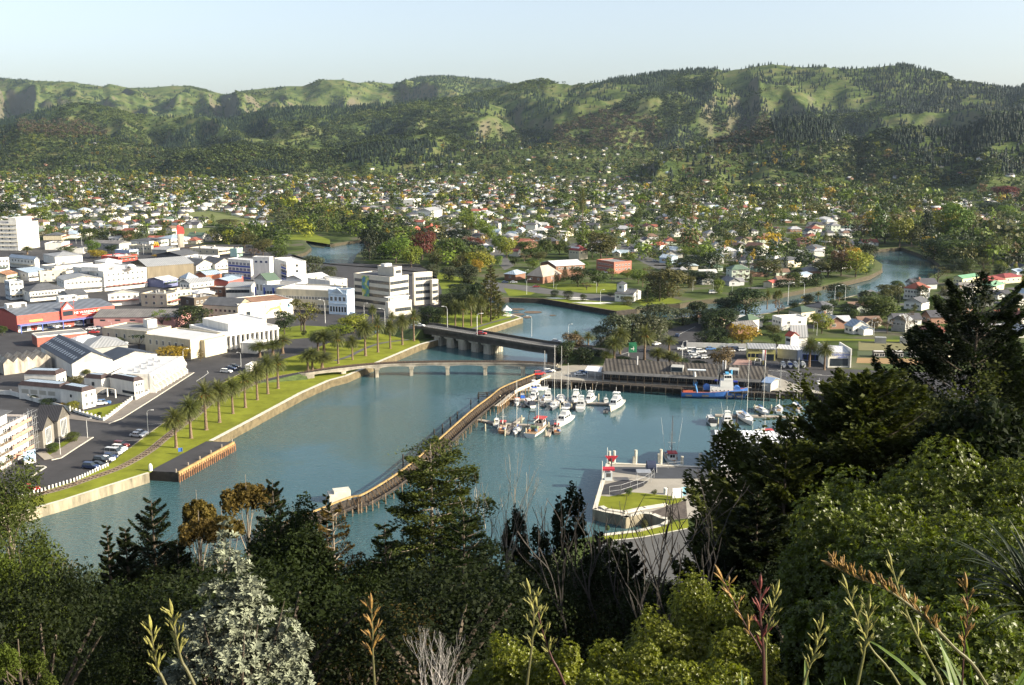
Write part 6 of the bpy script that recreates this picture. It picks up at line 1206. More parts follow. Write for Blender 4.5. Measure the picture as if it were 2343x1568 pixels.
# vehicles
def car_proto(kind):
 rt = empty('parked_car' if kind != 'van' else 'parked_van', (0, 0, -500)); L, w_ = (4.5, 1.75) if kind != 'van' else (4.9, 1.85)
 H = dict(sedan=(.55, .95, 1.42), wagon=(.6, 1.0, 1.5), suv=(.7, 1.12, 1.78), van=(.6, 1.1, 2.0), ute=(.7, 1.1, 1.72))[kind]
 b = H[1]; t = H[2]
 prof = [(-L / 2, .35), (-L / 2, b * .92), (-L / 2 + .15, b), (L / 2 - 1.0, b), (L / 2 - .12, b * .86), (L / 2, b * .7), (L / 2, .35)]
 def extr(pr, w, mi, mb, tp=0):
  n = len(pr); secs = [[(x, -w / 2, z) for x, z in pr], [(x, w / 2, z) for x, z in pr]]; k = len(mb.v); mb.v.extend(secs[0] + secs[1])
  mb.f.append(tuple(k + i for i in range(n))); mb.f.append(tuple(k + n + i for i in reversed(range(n)))); mb.m += [mi, mi]
  for i in range(n): mb.f.append((k + i, k + n + i, k + n + (i + 1) % n, k + (i + 1) % n)); mb.m.append(mi)
 mb = MB(); extr(prof, w_, 0, mb)
 cab=dict(sedan=[(-1.75,b),(-1.25,t),(.25,t),(1.05,b)],wagon=[(-2.15,b),(-1.95,t),(.25,t),(1.05,b)],suv=[(-2.1,b),(-1.95,t),(.35,t),(1.1,b)],van=[(-2.35,b),(-2.25,t),(1.2,t),(2.0,b)],ute=[(-.5,b),(-.4,t),(.5,t),(1.15,b)])[kind]
 k = [(x, s * (w_ / 2 - .08 - (0.16 if z > b else 0)), z) for s in (-1, 1) for x, z in cab]
 m2 = MB(); m2.add(k, [(0, 3, 2, 1), (4, 5, 6, 7), (0, 1, 5, 4), (2, 3, 7, 6), (1, 2, 6, 5)])
 m3 = MB(); x0, x1 = cab[1][0] - .02, cab[2][0] + .02; m3.box(x0, -w_ / 2 + .22, t, x1, w_ / 2 - .22, t + .045)
 for s in (-1, 1):
  for q in (0, 3): pass
  for x in (x0+.05,(x0+x1)/2,x1):m3.add([(x-.05,s*(w_/2-.05),b),(x+.05,s*(w_/2-.05),b),(x+.05,s*(w_/2-.22),t+.02),(x-.05,s*(w_/2-.22),t+.02)],[(0,1,2,3),(3,2,1,0)])
 pb = mat('car_paint', (.6, .6, .6), .3, .0, 1, spec=.6)
 mb.bl('body', pb, rt); m2.bl('cabin_glass', GLASS, rt); m3.bl('roof', pb, rt)
 for s in (-1, 1):
  for x in (-L / 2 + .85, L / 2 - .9):
   m4 = MB(); m4.tube([(x, s * (w_ / 2 - .2), .33), (x, s * (w_ / 2 + .02), .33)], .33, 12); m4.bl('wheel', C((.03, .03, .03)), rt)
 for s in (-1, 1): m5 = MB(); m5.box(L / 2 - .03, s * .65 - .18, b * .62, L / 2 + .02, s * .65 + .18, b * .78); m5.bl('headlight', C((.8, .8, .75), .3), rt)
 return rt
CARP = {}
PAINT={'white':(.78,.78,.76), 'silver':(.48,.5,.52), 'dark blue':(.03,.05,.12), 'black':(.02,.02,.022), 'red':(.45,.03,.03), 'blue':(.08,.18,.38), 'green':(.05,.12,.08), 'dark red':(.2,.03,.03), 'grey':(.25,.26,.27)}
PM = {k: mat('car_paint_' + k.replace(' ', '_'), v, .28, 0, 1, spec=.6) for k, v in PAINT.items()}
def car(t, x, y, rz, colr, kind, where, z=LZ + .05, grp=None):
 k = kind; lab = f'{colr} {dict(sedan="sedan", wagon="estate car", suv="four wheel drive", van="van", ute="pickup")[kind]} {where}'
 m = {'body': PM[colr], 'roof': PM[colr]}; p = W(t, x, y, z)
 if k not in CARP:
  CARP[k] = car_proto(kind); o = CARP[k]; o.location = p; o.rotation_euler.z = rz; o['label'] = lab; o['category'] = 'van' if kind == 'van' else 'car'
  for ch in o.children:
   if ch.name.split('.')[0] in m: ch.material_slots[0].link = 'OBJECT'; ch.material_slots[0].material = m[ch.name.split('.')[0]]
 else: o = copy_tree(CARP[k], p, rz, None, lab, 'van' if kind == 'van' else 'car', mats=m)
 if grp: o['group'] = grp
 return o
g = 'cars parked on the waterfront street'
w_ = 'parked at an angle beside the lawn'
PA = -.28
for x,y,c_,k in ((830,1020, 'dark blue', 'suv'),(900,1000, 'black', 'sedan'),(925,965, 'black', 'suv'),(975,950, 'white', 'sedan'),(1000,925, 'dark blue', 'sedan'),(1035,890, 'silver', 'van'),(1070,870, 'silver', 'sedan'),(1090,855, 'white', 'suv'),(1110,822, 'dark red', 'suv')):car('B',x,y,PA+random.uniform(-.05,.05),c_,k,w_,grp=g)
for x, y, c_, k in ((1255, 730, 'silver', 'sedan'), (1285, 708, 'white', 'sedan')): car('B', x, y, PA, c_, k, 'parked alone further up the lawn edge', grp=g)
car('B',290,1210,-.5, 'red', 'sedan', 'partly hidden by the tree at lower left');car('B',2065,145,PA, 'white', 'wagon', 'parked near the small hut');car('B',2105,118,PA, 'dark blue', 'sedan', 'parked near the small hut');car('B',2140,100,PA, 'black', 'sedan', 'parked near the small hut')
car('B', 950, 435, .4, 'blue', 'suv', 'parked in the motel forecourt'); car('B', 915, 440, .4, 'white', 'ute', 'parked in the motel forecourt')
car('A', 730, 1092, .1, 'white', 'van', 'outside the red store'); car('A', 460, 1118, .1, 'dark blue', 'sedan', 'outside the red store')
for x,y,c_ in ((830,1130, 'white'),(870,1125, 'silver'),(905,1120, 'dark blue'),(860,1160, 'red'),(320,1128, 'silver'),(600,1105, 'white'),(1230,1170, 'grey'),(1120,1260, 'white')):car('A',x,y,.15,c_, 'sedan', 'in the car park by the red store')
car('C',1745,806,-.25, 'silver', 'van', 'driving onto the road bridge',BZ+.03);car('C',1780,810,-.25, 'white', 'sedan', 'driving onto the road bridge',BZ+.03);car('E',850,352,-.25, 'silver', 'sedan', 'on the road bridge',BZ+.03);car('E',170,280,-.25, 'red', 'sedan', 'low in the bridge lane behind the lamp',BZ+.03)
car('C', 1378, 865, 1.2, 'blue', 'sedan', 'on the road below the palms')
for x,y,c_,k,rz in ((1070,655, 'white', 'sedan',.1),(1090,640, 'blue', 'sedan',.1),(790,625, 'white', 'wagon',.3),(760,628, 'dark blue', 'sedan',.3),(850,610, 'black', 'sedan',.2),(700,650, 'red', 'suv',.3)):car('E',x,y,rz,c_,k, 'parked on the wharf by the marquee')
car('E', 1955, 300, 1.3, 'dark blue', 'wagon', 'driving on the river road'); car('E', 1765, 375, .8, 'white', 'sedan', 'turning near the green sign')
for x,y,c_,k in ((2000,420, 'white', 'ute'),(2095,440, 'white', 'van'),(2170,445, 'white', 'suv'),(2125,495, 'white', 'sedan'),(2220,500, 'white', 'wagon'),(2105,465, 'silver', 'sedan')):car('E',x,y,.1,c_,k, 'in the car yard',grp='cars in the car yard')
for x,y,c_,k in ((450,420, 'blue', 'sedan'),(625,440, 'white', 'sedan'),(645,420, 'dark blue', 'wagon'),(690,425, 'dark blue', 'suv'),(745,430, 'silver', 'wagon'),(590,415, 'silver', 'sedan')):car('F',x,y,.2,c_,k, 'at the back of the car yard',grp='cars in the car yard')
car('F', 995, 465, .2, 'silver', 'van', 'under the yellow shop arch'); car('F', 1655, 568, .05, 'blue', 'ute', 'in front of the boat shop')
for x,y,c_,k,rz in ((385,895, 'dark blue', 'sedan',0),(465,895, 'silver', 'sedan',0),(670,935, 'dark red', 'sedan',.1),(1290,805, 'white', 'sedan',0),(1550,630, 'red', 'sedan',.5),(1755,700, 'white', 'sedan',.3),(2280,990, 'white', 'van',.2)):car('G',x,y,rz,c_,k, 'in the streets across the river')
# boats
HW = mat('white_gelcoat', (.60, .60, .58), .35, .04, 1, spec=.5); TEAK = mat('deck_teak', (.33, .22, .13), .7, .2, 2); DG = mat('boat_dark_window', (.02, .025, .03), .15, 0, 1, spec=.6)
def hull(L, B, H, m, rt, dm=None, sheer=.35, stern=.8, name='hull'):
 secs = []; N = 9
 for i in range(N):
  t = i / (N - 1); x = -L / 2 + L * t; bw_ = B / 2 * (stern + (1 - stern) * min(1, t * 3)) * (1 - max(0, (t - .45) / .55) ** 2.1 * .97); z = H * (1 + sheer * t * t)
  xk = x - (L * .06 * t if t > .8 else 0)
  secs.append([(x, -bw_, z), (x - .02 * L * t, -bw_ * .86, z * .35), (xk, -bw_ * .3, -.35), (xk, bw_ * .3, -.35), (x - .02 * L * t, bw_ * .86, z * .35), (x, bw_, z)])
 mb = MB(); mb.loft(secs, caps=False); mb.add(secs[0], [(0, 1, 2, 3, 4, 5)]); mb.bl(name, m, rt)
 m2 = MB(); m2.loft([[(s[0][0], s[0][1] * .93, s[0][2] - .12), (s[0][0], s[5][1] * .93, s[0][2] - .12)] for s in secs], caps=False); m2.bl('deck', dm or HW, rt)
 return secs
def cabin(rt, x0, x1, w0, w1, z0, z1, m, win=True, name='cabin', sl=.25):
 mb=MB();k=[(x0,-w0,z0),(x1,-w1,z0),(x1,w1,z0),(x0,w0,z0),(x0+.1,-w0*.86,z1),(x1-sl*(z1-z0)-.3,-w1*.82,z1),(x1-sl*(z1-z0)-.3,w1*.82,z1),(x0+.1,w0*.86,z1)]
 mb.add(k, [(0, 3, 2, 1), (4, 5, 6, 7), (0, 1, 5, 4), (1, 2, 6, 5), (2, 3, 7, 6), (3, 0, 4, 7)]); mb.bl(name, m, rt)
 if win:
  def lerp(a, b, t): return tuple(a[i] + (b[i] - a[i]) * t for i in range(3))
  for (a, b, c, d), n_ in (((0, 1, 5, 4), 3), ((2, 3, 7, 6), 3), ((1, 2, 6, 5), 2), ((3, 0, 4, 7), 2)):
   cx_ = [(k[a][i] + k[b][i] + k[c][i] + k[d][i]) / 4 for i in range(3)]; ctr = [(x0 + x1) / 2, 0, (z0 + z1) / 2]; o_ = Vector((cx_[0] - ctr[0], cx_[1] - ctr[1], 0)).normalized() * .04
   for j in range(n_):
    u0, u1 = .08 + .84 * j / n_, .08 + .84 * (j + .82) / n_
    P=[lerp(lerp(k[a],k[b],u),lerp(k[d],k[c],u),v) for u,v in ((u0,.45),(u1,.45),(u1,.85),(u0,.85))];m2=MB();m2.add([(p[0]+o_.x,p[1]+o_.y,p[2]) for p in P],[(0,1,2,3),(3,2,1,0)]);m2.bl('window',DG,rt)
def mast(rt, x, z0, h, r=.07, boom=None, cover=None, m=None, spread=True):
 m = m or mat('alloy_spar', (.62, .6, .54), .5, .05, 1); mb = MB(); mb.tube([(x, 0, z0), (x, 0, z0 + h)], [r, r * .7], 6)
 if spread: mb.tube([(x, -1.1, z0 + h * .5), (x, 1.1, z0 + h * .5)], .04, 4)
 mb.bl('mast', m, rt)
 if boom: m2 = MB(); m2.tube([(x, 0, z0 + 1.1), (x - boom, 0, z0 + 1.0)], .14, 6); m2.bl('boom', cover or m, rt)
 m3 = MB()
 for s_ in (-1, 1): m3.tube([(x, 0, z0 + h * .98), (x - .2, 1.2 * s_, z0)], .02, 3)
 m3.tube([(x, 0, z0 + h), (x + h * .38, 0, z0 + .2)], .02, 3); m3.tube([(x, 0, z0 + h), (x - h * .4, 0, z0)], .02, 3); m3.bl('rigging', STL, rt)
def poles(rt, x, w, z, h, out=1.2):
 for s_ in (-1, 1): mb = MB(); mb.tube([(x, s_ * w, z), (x - .6, s_ * (w + out), z + h)], [.05, .02], 5); mb.bl('outrigger_pole', C((.7, .68, .62)), rt)
def launch(p, rz, L, lab, fly=True, top=None, pole=False, hm=None, s=1):
 L *= .9
 rt = empty('motor_launch', p, rz, lab, 'boat'); B = L * .32; hull(L, B, L * .11, hm or HW, rt); h = L * .12
 cabin(rt, -L * .18, L * .27, B * .40, B * .30, h, h + L * .13, HW)
 if fly:
  cabin(rt, -L * .12, L * .10, B * .32, B * .26, h + L * .13, h + L * .20, HW, False, 'flybridge'); cabin(rt, -L * .1, L * .06, B * .30, B * .26, h + L * .27, h + L * .285, top or HW, False, 'canopy')
  mb = MB(); [mb.tube([(x, y, h + L * .2), (x, y, h + L * .27)], .04, 4) for x in (-L * .09, L * .04) for y in (-B * .26, B * .26)]; mb.bl('canopy_posts', STL, rt)
 elif top: cabin(rt, -L * .45, -L * .16, B * .42, B * .4, h * .9, h + L * .10, top, False, 'cockpit_cover')
 mb = MB(); mb.tube([(0, 0, h + L * .12), (-.2, 0, h + L * .42)], .035, 4); mb.bl('aerial', C((.7, .7, .7)), rt)
 mb = MB(); secs = [(L * (-.1 + .058 * i)) for i in range(11)]
 for s_ in (-1, 1): mb.tube([(x, s_ * B / 2 * (1 - max(0, ((x + L / 2) / L - .45) / .55) ** 2.1 * .97) * .93, h + .62 + .02 * x) for x in secs], .025, 4)
 mb.bl('guard_rail', STL, rt)
 if pole: poles(rt, -L * .05, B * .35, h + .5, L * .55)
 return rt
def yacht(p, rz, L, mh, lab, cover=None, hm=None):
 rt = empty('sailing_yacht', p, rz, lab, 'yacht'); B = L * .3; hull(L, B, L * .085, hm or HW, rt, stern=.55, sheer=.3); h = L * .09
 cabin(rt, -L * .12, L * .2, B * .28, B * .2, h, h + L * .055, HW); mast(rt, L * .08, h, mh, .09, L * .36, cover or C((.1, .2, .5)))
 mb = MB(); mb.box(-L * .38, -B * .2, h - .05, -L * .14, B * .2, h + .02); mb.bl('cockpit', TEAK, rt); return rt
WZ = lambda t, x, y: W(t, x, y, 0.0)
BLUE2 = C((.04, .1, .4)); GREEN2 = C((.02, .3, .18)); UP = R(70)
launch(WZ('E',652,795),.15,11.5, 'white launch with blue stripe lying beside the walkway',True,None);launch(WZ('E',650,865),-1.75,11.5, 'white launch with blue trim in the back row',True,BLUE2)
launch(WZ('E',602,925),-1.25+3.14,10, 'white sport launch with dark cockpit cover at the front pontoon',False,C((.03,.035,.05)));launch(WZ('E',545,860),1.6,7, 'small boat under a bright blue cover',False,C((.03,.14,.6)))
launch(WZ('E',495,915),-1.6,8.5, 'small white launch with orange lifebuoy at the front pontoon',False,C((.5,.18,.1)));launch(WZ('E',778,875),1.5,11.5, 'white enclosed cabin launch seen from astern',True)
yacht(WZ('E',742,880),1.4,10,17, 'white yacht with a tall pale mast left of the enclosed launch');yacht(WZ('E',838,940),-1.75,12,21, 'dark decked yacht with the tallest mast in the near marina',C((.3,.28,.25)),C((.12,.13,.15)))
yacht(WZ('E',897,880),-1.6,11,19, 'white yacht with wooden mast behind the dark decked yacht',C((.05,.1,.3)));yacht(WZ('E',955,940),-1.5,9,15, 'small white yacht on the front pontoon',C((.6,.6,.55)))
launch(WZ('E',1028,885),-1.75,11.5, 'white fishing launch with green canvas and long poles',True,None,True);launch(WZ('E',1078,950),1.45,12.5, 'large white flybridge launch showing its stern door',True);launch(WZ('E',1160,893),-1.9,11, 'white game fishing launch with splayed poles',True,None,True)
launch(WZ('E',1305,898),1.6,6.5, 'small white fishing skiff at the end of the pontoon',False);launch(WZ('E',1395,945),-1.95,15, 'big pale launch with dark windscreen at the end of the pontoon',True,None,False,mat('ivory_hull',(.62,.58,.5),.4,.05,1))
launch(WZ('E',308,1095),1.5,7.5, 'white runabout with dark windscreen tied at the near pontoon',False);launch(WZ('E',925,1090),-1.95,14.5, 'large white flybridge cruiser pointing toward the camera',True)
yacht(WZ('E', 495, 1165), -1.75, 9, 16, 'small white yacht with navy trim on the near pontoon', BLUE2);
for x,y,L,lab in ((560,935,5, 'black inflatable dinghy beside the sport launch'),(1308,985,5.5, 'dark dinghy beside the big pale launch'),(1005,950,5, 'dark tender between the yacht and flybridge launch'),(735,925,6, 'grey dinghy under the tall mast')):
 rt=empty('dinghy',WZ('E',x,y),1.4,lab, 'boat');hull(L,L*.36,.45,C((.06,.065,.07)),rt,C((.12,.12,.12)));m2=MB();m2.box(-L*.5,-.25,.3,-L*.42,.25,1.1);m2.bl('outboard_motor',FD,rt)
def trawler(p, rz, L, lab, hm, cm, gantry=True, hous=-1):
 rt = empty('fishing_boat', p, rz, lab, 'fishing boat'); B = L * .31; hull(L, B, L * .10, hm, rt, TEAK, .7, .85); h = L * .115
 cabin(rt,L*.05,L*.28,B*.33,B*.27,h,h+L*.16,cm,True, 'wheelhouse',0.02);mb=MB();mb.box(L*.02,-B*.36,h+L*.16,L*.28,B*.36,h+L*.175);mb.bl('wheelhouse_roof',C((.4,.06,.06)),rt)
 if gantry:
  mb=MB();[mb.tube([(-L*.38,s_*B*.38,h),(-L*.34,s_*B*.2,h+L*.42)],.12,5) for s_ in (-1,1)];mb.tube([(-L*.34,-B*.2,h+L*.42),(-L*.34,B*.2,h+L*.42)],.12,5);mb.tube([(-L*.36,-B*.3,h+L*.22),(-L*.36,B*.3,h+L*.22)],.09,5);mb.bl('gantry',FD,rt)
  mb = MB(); mb.tube([(-L * .22, -B * .25, h + .6), (-L * .22, B * .25, h + .6)], .7, 10); mb.bl('net_drum', C((.15, .2, .12)), rt)
 mast(rt, L * .03, h + L * .1, L * .55, .12, L * .3, spread=True)
 for k in range(7):m2=MB();x=-L*.35+L*.05*k;m2.cbox((x,(-1)**k*B*.22,h-.1),.8,.6,.5+.1*(k % 3),k);m2.bl('deck_gear',[C((.45,.2,.1)),C((.1,.2,.4)),C((.5,.45,.35))][k % 3],rt)
 mb = MB(); [mb.tube([(x, s_ * B * .45, h), (x, s_ * B * .45, h + .9)], .03, 4) for x in [L * (-.4 + .1 * i) for i in range(6)] for s_ in (-1, 1)]; mb.bl('rail_posts', C(WHITE), rt)
 return rt
trawler(WZ('E', 685, 1170), 1.2, 15, 'white trawler with black gantry and maroon wheelhouse roof', HW, C((.6, .55, .48)))
trawler(WZ('E', 365, 1150), 1.5, 9, 'old dark hulled boat with a red roofed cabin near the training wall', C((.10, .06, .04)), C((.5, .42, .34)), False)
trawler(WZ('E', 858, 1165), 1.55, 8, 'drab work boat crowded with gear beside the cruiser', C((.14, .13, .12)), C((.3, .29, .27)), False)
bt = trawler(WZ('E', 1898, 1440), -1.57, 12, 'white fishing boat moored bow on behind the wharf', HW, C((.75, .74, .72)), False)
poles(bt, 0, 1.6, 2, 11, 1.5); mast(bt, 1, 3, 11, .12, None, m=FD, spread=True)
launch(WZ('F',450,1085),1.6,10, 'white cabin boat with black cockpit cover left of the fishing launch',False,C((.015,.018,.025)));launch(WZ('F',598,1090),1.57,12, 'white fishing launch with name on its stern beside the ketch',True,None,True)
yacht(WZ('F',770,1060),-1.5,15,20, 'large white two masted yacht beside the cypress',C((.1,.3,.7)));yacht(WZ('F',920,990),-1.4,11,17.5, 'white yacht moored behind the two masted yacht');yacht(WZ('F',1075,975),1.3,10,15, 'white yacht half hidden by the cypress with bundled sail',C((.6,.58,.55)))
yacht(WZ('F',1240,960),1.5,11,17, 'yacht hidden by the cypress with only its mast showing');launch(WZ('F',1220,860),.1,9, 'blue hulled launch glimpsed through the cypress',True,None,False,BLUE2);launch(WZ('F',1440,790),.2,10, 'white launch glimpsed above the cypress top',True)
trawler(WZ('F',930,1240),.2,11, 'blue and red fishing boat behind the cypress branches',BLUE2,C((.5,.05,.04)),False);launch(WZ('F',1180,1140),1.5,10, 'white launch behind the cypress branches',True)
mm_ = WZ('F', 790, 1040)
p = WZ('F', 500, 862); e0 = WZ('F', 190, 855); e1 = WZ('F', 800, 868); L = (e1 - e0).length; rz = math.atan2((e1 - e0).y, (e1 - e0).x)
tg = empty('tug', (e0 + e1) / 2 + Vector((0, 1.5, 0)), rz, 'blue and white harbour tug alongside the wharf', 'tug'); TB = mat('tug_blue', (.06, .17, .48), .5, .12, .6)
hull(L, L * .26, 2.2, TB, tg, C((.35, .12, .08)), .75, .9); h = 2.1
cabin(tg,-L*.08,L*.28,L*.095,L*.085,h-.4,h+2.2,HW,False, 'deckhouse',.05);cabin(tg,L*.07,L*.27,L*.08,L*.07,h+2.2,h+4.5,HW,False, 'upper_house',.0);cabin(tg,L*.12,L*.26,L*.07,L*.06,h+4.5,h+6.6,HW,True, 'bridge',.0)
for k in range(5): mb = MB(); x = -L * .05 + k * L * .06; mb.tube([(x, -L * .098, h + 1.0), (x, -L * .092, h + 1.0)], .22, 8); mb.bl('porthole', DG, tg)
mb = MB(); mb.tube([(L * .06, 0, h + 4), (L * .06, 0, h + 12.5)], [.28, .18], 6); mb.bl('mast', C((.02, .02, .02)), tg)
mb=MB();mb.tube([(-L*.12,-.5,h+1.3),(-L*.12,1.8,h+1.3)],1.3,12);mb.bl('winch',TB,tg);mb=MB();mb.tube([(L*.33,-1.2,h+1.2),(L*.33,1.2,h+1.2)],1.2,12);mb.bl('bow_winch',TB,tg)
mb=MB();[mb.tube([(-L*.27,s_*2,h),(-L*.29,s_*1.4,h+2.2)],.28,6) for s_ in (-1,1)];mb.tube([(-L*.29,-1.6,h+2.2),(-L*.29,1.6,h+2.2)],.28,6);mb.bl('towing_frame',C((.1,.3,.6)),tg)
mb = MB(); mb.box(-L * .48, -L * .09, h - .1, -L * .33, L * .09, h + .35); mb.bl('stern_cover', C((.5, .12, .06)), tg)
for k in (-.4, -.15, .2, .36): mb = MB(); mb.box(L * k - 1.2, -L * .133, .9, L * k + 1.2, -L * .126, 1.5); mb.bl('fender', FD, tg)
mb = MB(); [mb.tube([(L * .06 - .5 * k, -1, h + 11 - k), (L * .02, -L * .1, h + 2)], .03, 3) for k in (0, 1)]; mb.bl('stay', STL, tg)
mb = MB(); mb.tube([(L * .24, 0, h + 6.6), (L * .24, 0, h + 8.2)], .3, 8); mb.box(L * .15, -1.3, h + 6.7, L * .2, 1.3, h + 7.2); mb.bl('funnel', C((.1, .4, .65)), tg)
b_ = W('F', 312, 745); rt = empty('wharf_crane', b_, 0, 'leaning white and blue wharf crane behind the tug', 'crane'); tp = PD(*pix('F', 300, 620), b_.y)
mb=MB();mb.tube([b_,(b_.x-.5,b_.y,tp.z)],[.7,.45],8);mb.build('column',C((.5,.5,.48)),rt);mb=MB();mb.tube([(b_.x-3,b_.y,tp.z+.8),(b_.x+3.6,b_.y,tp.z+.6)],.35,6);mb.build('jib',C((.55,.62,.66)),rt);mb=MB();mb.tube([b_,b_+Vector((0,0,1.5))],.9,8);mb.build('base',C((.1,.3,.6)),rt)
for x,y,lab,m_ in ((1110,560, 'leftmost trailer boat with twin outboards',None),(1168,560, 'trailer boat with dark blue canopy',C((.03,.06,.2))),(1222,562, 'open white trailer boat',None),(1290,560, 'white cabin trailer boat at the right of the row',HW)):
 o=launch(W('F',x,y,LZ+.7),1.5,6.5,lab + ' in the boat yard',False,m_);m2=MB();m2.tube([(-2.0,-1.2,-.35),(-2.0,1.2,-.35)],.33,8);m2.box(-2.6,-.8,-.4,3.4,.8,-.28);m2.bl('trailer',FD,o)
for x, y, lab in ((1225, 470, 'white runabout outside the grey workshop'), (1285, 475, 'red sided runabout outside the blue workshop'), (1340, 470, 'small runabout behind the palm trunk')):
 launch(W('F', x, y, LZ + .5), 1.4, 6, lab, False, None, False, C((.4, .06, .05)) if 'red' in lab else None)
for k, (x, y) in enumerate(((850, 1035), (900, 1040), (1010, 1030), (1020, 1042), (1060, 1048), (1110, 1075), (1140, 1080), (1180, 1085), (1200, 1080), (1240, 1078), (1290, 1077))):
 p=W('G',x,y,LZ+.35);rt=empty('rowing_skiff',p,-.15+.1*(k % 3), 'white upturned racing skiff on the grass by the rowing club', 'skiff', 'racing skiffs on the riverbank');L=12+3*(k % 2)
 secs=[[(-L/2+L*i/8,.45*math.sin(math.pi*(i+.15)/8.3)*c__,.45*math.sin(math.pi*(i+.15)/8.3)*s__) for c__,s__ in ((-1,0),(-.7,.8),(0,1),(.7,.8),(1,0))] for i in range(9)]
 mb = MB(); mb.loft(secs, closed=True); mb.bl('hull', HW, rt); mb = MB(); [mb.box(x_ - .1, -.5, -.35, x_ + .1, .5, 0) for x_ in (-L * .25, L * .25)]; mb.bl('trestle', TIMB, rt)
b_=W('F',1155,490);rt=empty('storage_container',b_,0, 'white twin door storage container in front of the grey workshop', 'container');mb=MB();mb.cbox(b_,3.2,2.6,2.9);mb.build('box',HW,rt);mb=MB();mb.cbox(b_+Vector((0,-1.32,.2)),.06,.03,2.5);mb.cbox(b_+Vector((.7,-1.32,1.4)),.5,.03,.4);mb.build('door_trim',GRYW,rt)
b_=W('F',930,555);rt=empty('pylon_sign',b_,0, 'tall red and white sign pylon at the yard entrance', 'sign');mb=MB();mb.cbox(b_+Vector((0,0,1.8)),.9,.5,4.2);mb.build('panel',C(WHITE),rt);mb=MB();mb.cbox(b_+Vector((.6,0,1.8)),.4,.5,4.2);mb.build('edge_panel',C((.5,.05,.05)),rt);mb=MB();mb.cbox(b_,.4,.4,1.8);mb.build('post',C((.6,.45,.1)),rt)
mb=MB();P=WP('F',[(860,520),(910,520),(905,560),(850,555)]);[mb.tube([P[i]+Vector((0,0,.9)),P[(i+1) % 4]+Vector((0,0,.9))],.07,4) for i in range(4)];[mb.tube([p,p+Vector((0,0,.9))],.07,4) for p in P];mb.build('gate',C(WHITE),label='white tubular gate standing open at the yard entrance',cat='gate')
fence(WP('F', [(945, 560), (1075, 575)]), 'mesh fence between the gate and the trailer boats', 1.6, 2)
fence(WP('F', [(160, 470), (250, 500), (640, 510)]), 'galvanised fence round the car yard', 1.5, 2.2)
b_=WP('F',[(230,395),(780,410)]);d_=b_[1]-b_[0];mb=MB();mb.cbox((b_[0]+b_[1])/2,d_.length,.3,2.2,math.atan2(d_.y,d_.x));mb.build('yard_wall',WH,label='long white wall at the back of the car yard',cat='wall')
def person(p, rz, shirt, trous, lab):
 rt=empty('person',p,rz,lab, 'person');me=bpy.data.meshes.new('body');V_=[(0,0,.95),(0,0,1.2),(0,0,1.42),(.0,.0,1.52),(.03,0,1.64),(.2,0,1.4),(.26,-.05,1.12),(.28,.1,.9),(-.2,0,1.4),(-.26,.05,1.12),(-.26,-.12,.92),(.1,0,.9),(.12,.18,.5),(.12,.05,.08),(.12,.22,.04),(-.1,0,.9),(-.11,-.1,.5),(-.12,-.3,.12),(-.12,-.14,.04),(0.02,0,1.76)]
 E_ = [(0, 1), (1, 2), (2, 3), (3, 4), (4, 19), (2, 5), (5, 6), (6, 7), (2, 8), (8, 9), (9, 10), (0, 11), (11, 12), (12, 13), (13, 14), (0, 15), (15, 16), (16, 17), (17, 18)]
 me.from_pydata(V_, E_, []); o = bpy.data.objects.new('body', me); COL.objects.link(o); o.parent = rt
 md = o.modifiers.new('skin', 'SKIN'); rr = [.14, .14, .15, .06, .1, .06, .045, .035, .06, .045, .035, .09, .06, .045, .04, .09, .06, .045, .04, .07]
 for i, r_ in enumerate(rr): me.skin_vertices[0].data[i].radius = (r_, r_)
 me.skin_vertices[0].data[0].use_root = True; o.modifiers.new('sub', 'SUBSURF').levels = 1; me.materials.append(C((.45, .3, .22)))
 m2 = MB(); m2.tube([(0, 0, .92), (0, 0, 1.25), (0, 0, 1.46)], [.2, .2, .17], 10); m2.bl('shirt', shirt, rt)
 for s_, q in ((1, V_[12]), (-1, V_[16])): m3 = MB(); m3.tube([(s_ * .09, 0, .96), (q[0], q[1], q[2])], [.12, .085], 8); m3.bl('shorts', trous, rt)
 m4 = MB(); m4.tube([(.02, 0, 1.68), (.02, 0, 1.8)], [.12, .07], 8); m4.bl('hair', C((.05, .03, .02)), rt)
person(W('B', 697, 1160), 1.9, C((.03, .04, .1)), C((.02, .02, .03)), 'person in a dark top walking between the bollards and the railway')
v = corners('D', (70, 318), (110, 322), (170, 290), 2.6); bld('hut', 'small white hut beside the palms at the bend of the lawn', 'hut', [dict(v=v, wall=WH, roof=FLATW, ph=.2)])
# foliage
def leaves(lumps, n, size, seed=0, flat=0.5, shell=(.72, 1.05), aspect=1.0, ups=0.0):
 g = np.random.default_rng(seed); L = np.array(lumps, float); w = (L[:, 3] * L[:, 4] * L[:, 5]) ** (2 / 3); w /= w.sum()
 k = g.choice(len(L), n, p=w); d = g.normal(size=(n, 3)); d /= np.linalg.norm(d, axis=1)[:, None]
 d[:, 2] = np.where(d[:, 2] < -.35, -d[:, 2], d[:, 2])
 r = g.uniform(shell[0], shell[1], n)[:, None]; c = L[k, :3] + d * L[k, 3:6] * r
 nrm = d * flat + g.normal(size=(n, 3)) * (1 - flat) + np.array([0, 0, ups]); nrm /= np.linalg.norm(nrm, axis=1)[:, None]
 t = g.normal(size=(n, 3)); a = np.cross(nrm, t); a /= np.linalg.norm(a, axis=1)[:, None]; b = np.cross(nrm, a)
 s = size * g.uniform(.55, 1.35, n)[:, None]; a = a * s; b = b * s * aspect
 j = g.uniform(.5, 1.1, (n, 4, 1))
 V = np.stack([c - a * j[:, 0], c - b * j[:, 1], c + a * j[:, 2], c + b * j[:, 3]], 1).reshape(-1, 3)
 return V, np.arange(4 * n).reshape(n, 4)
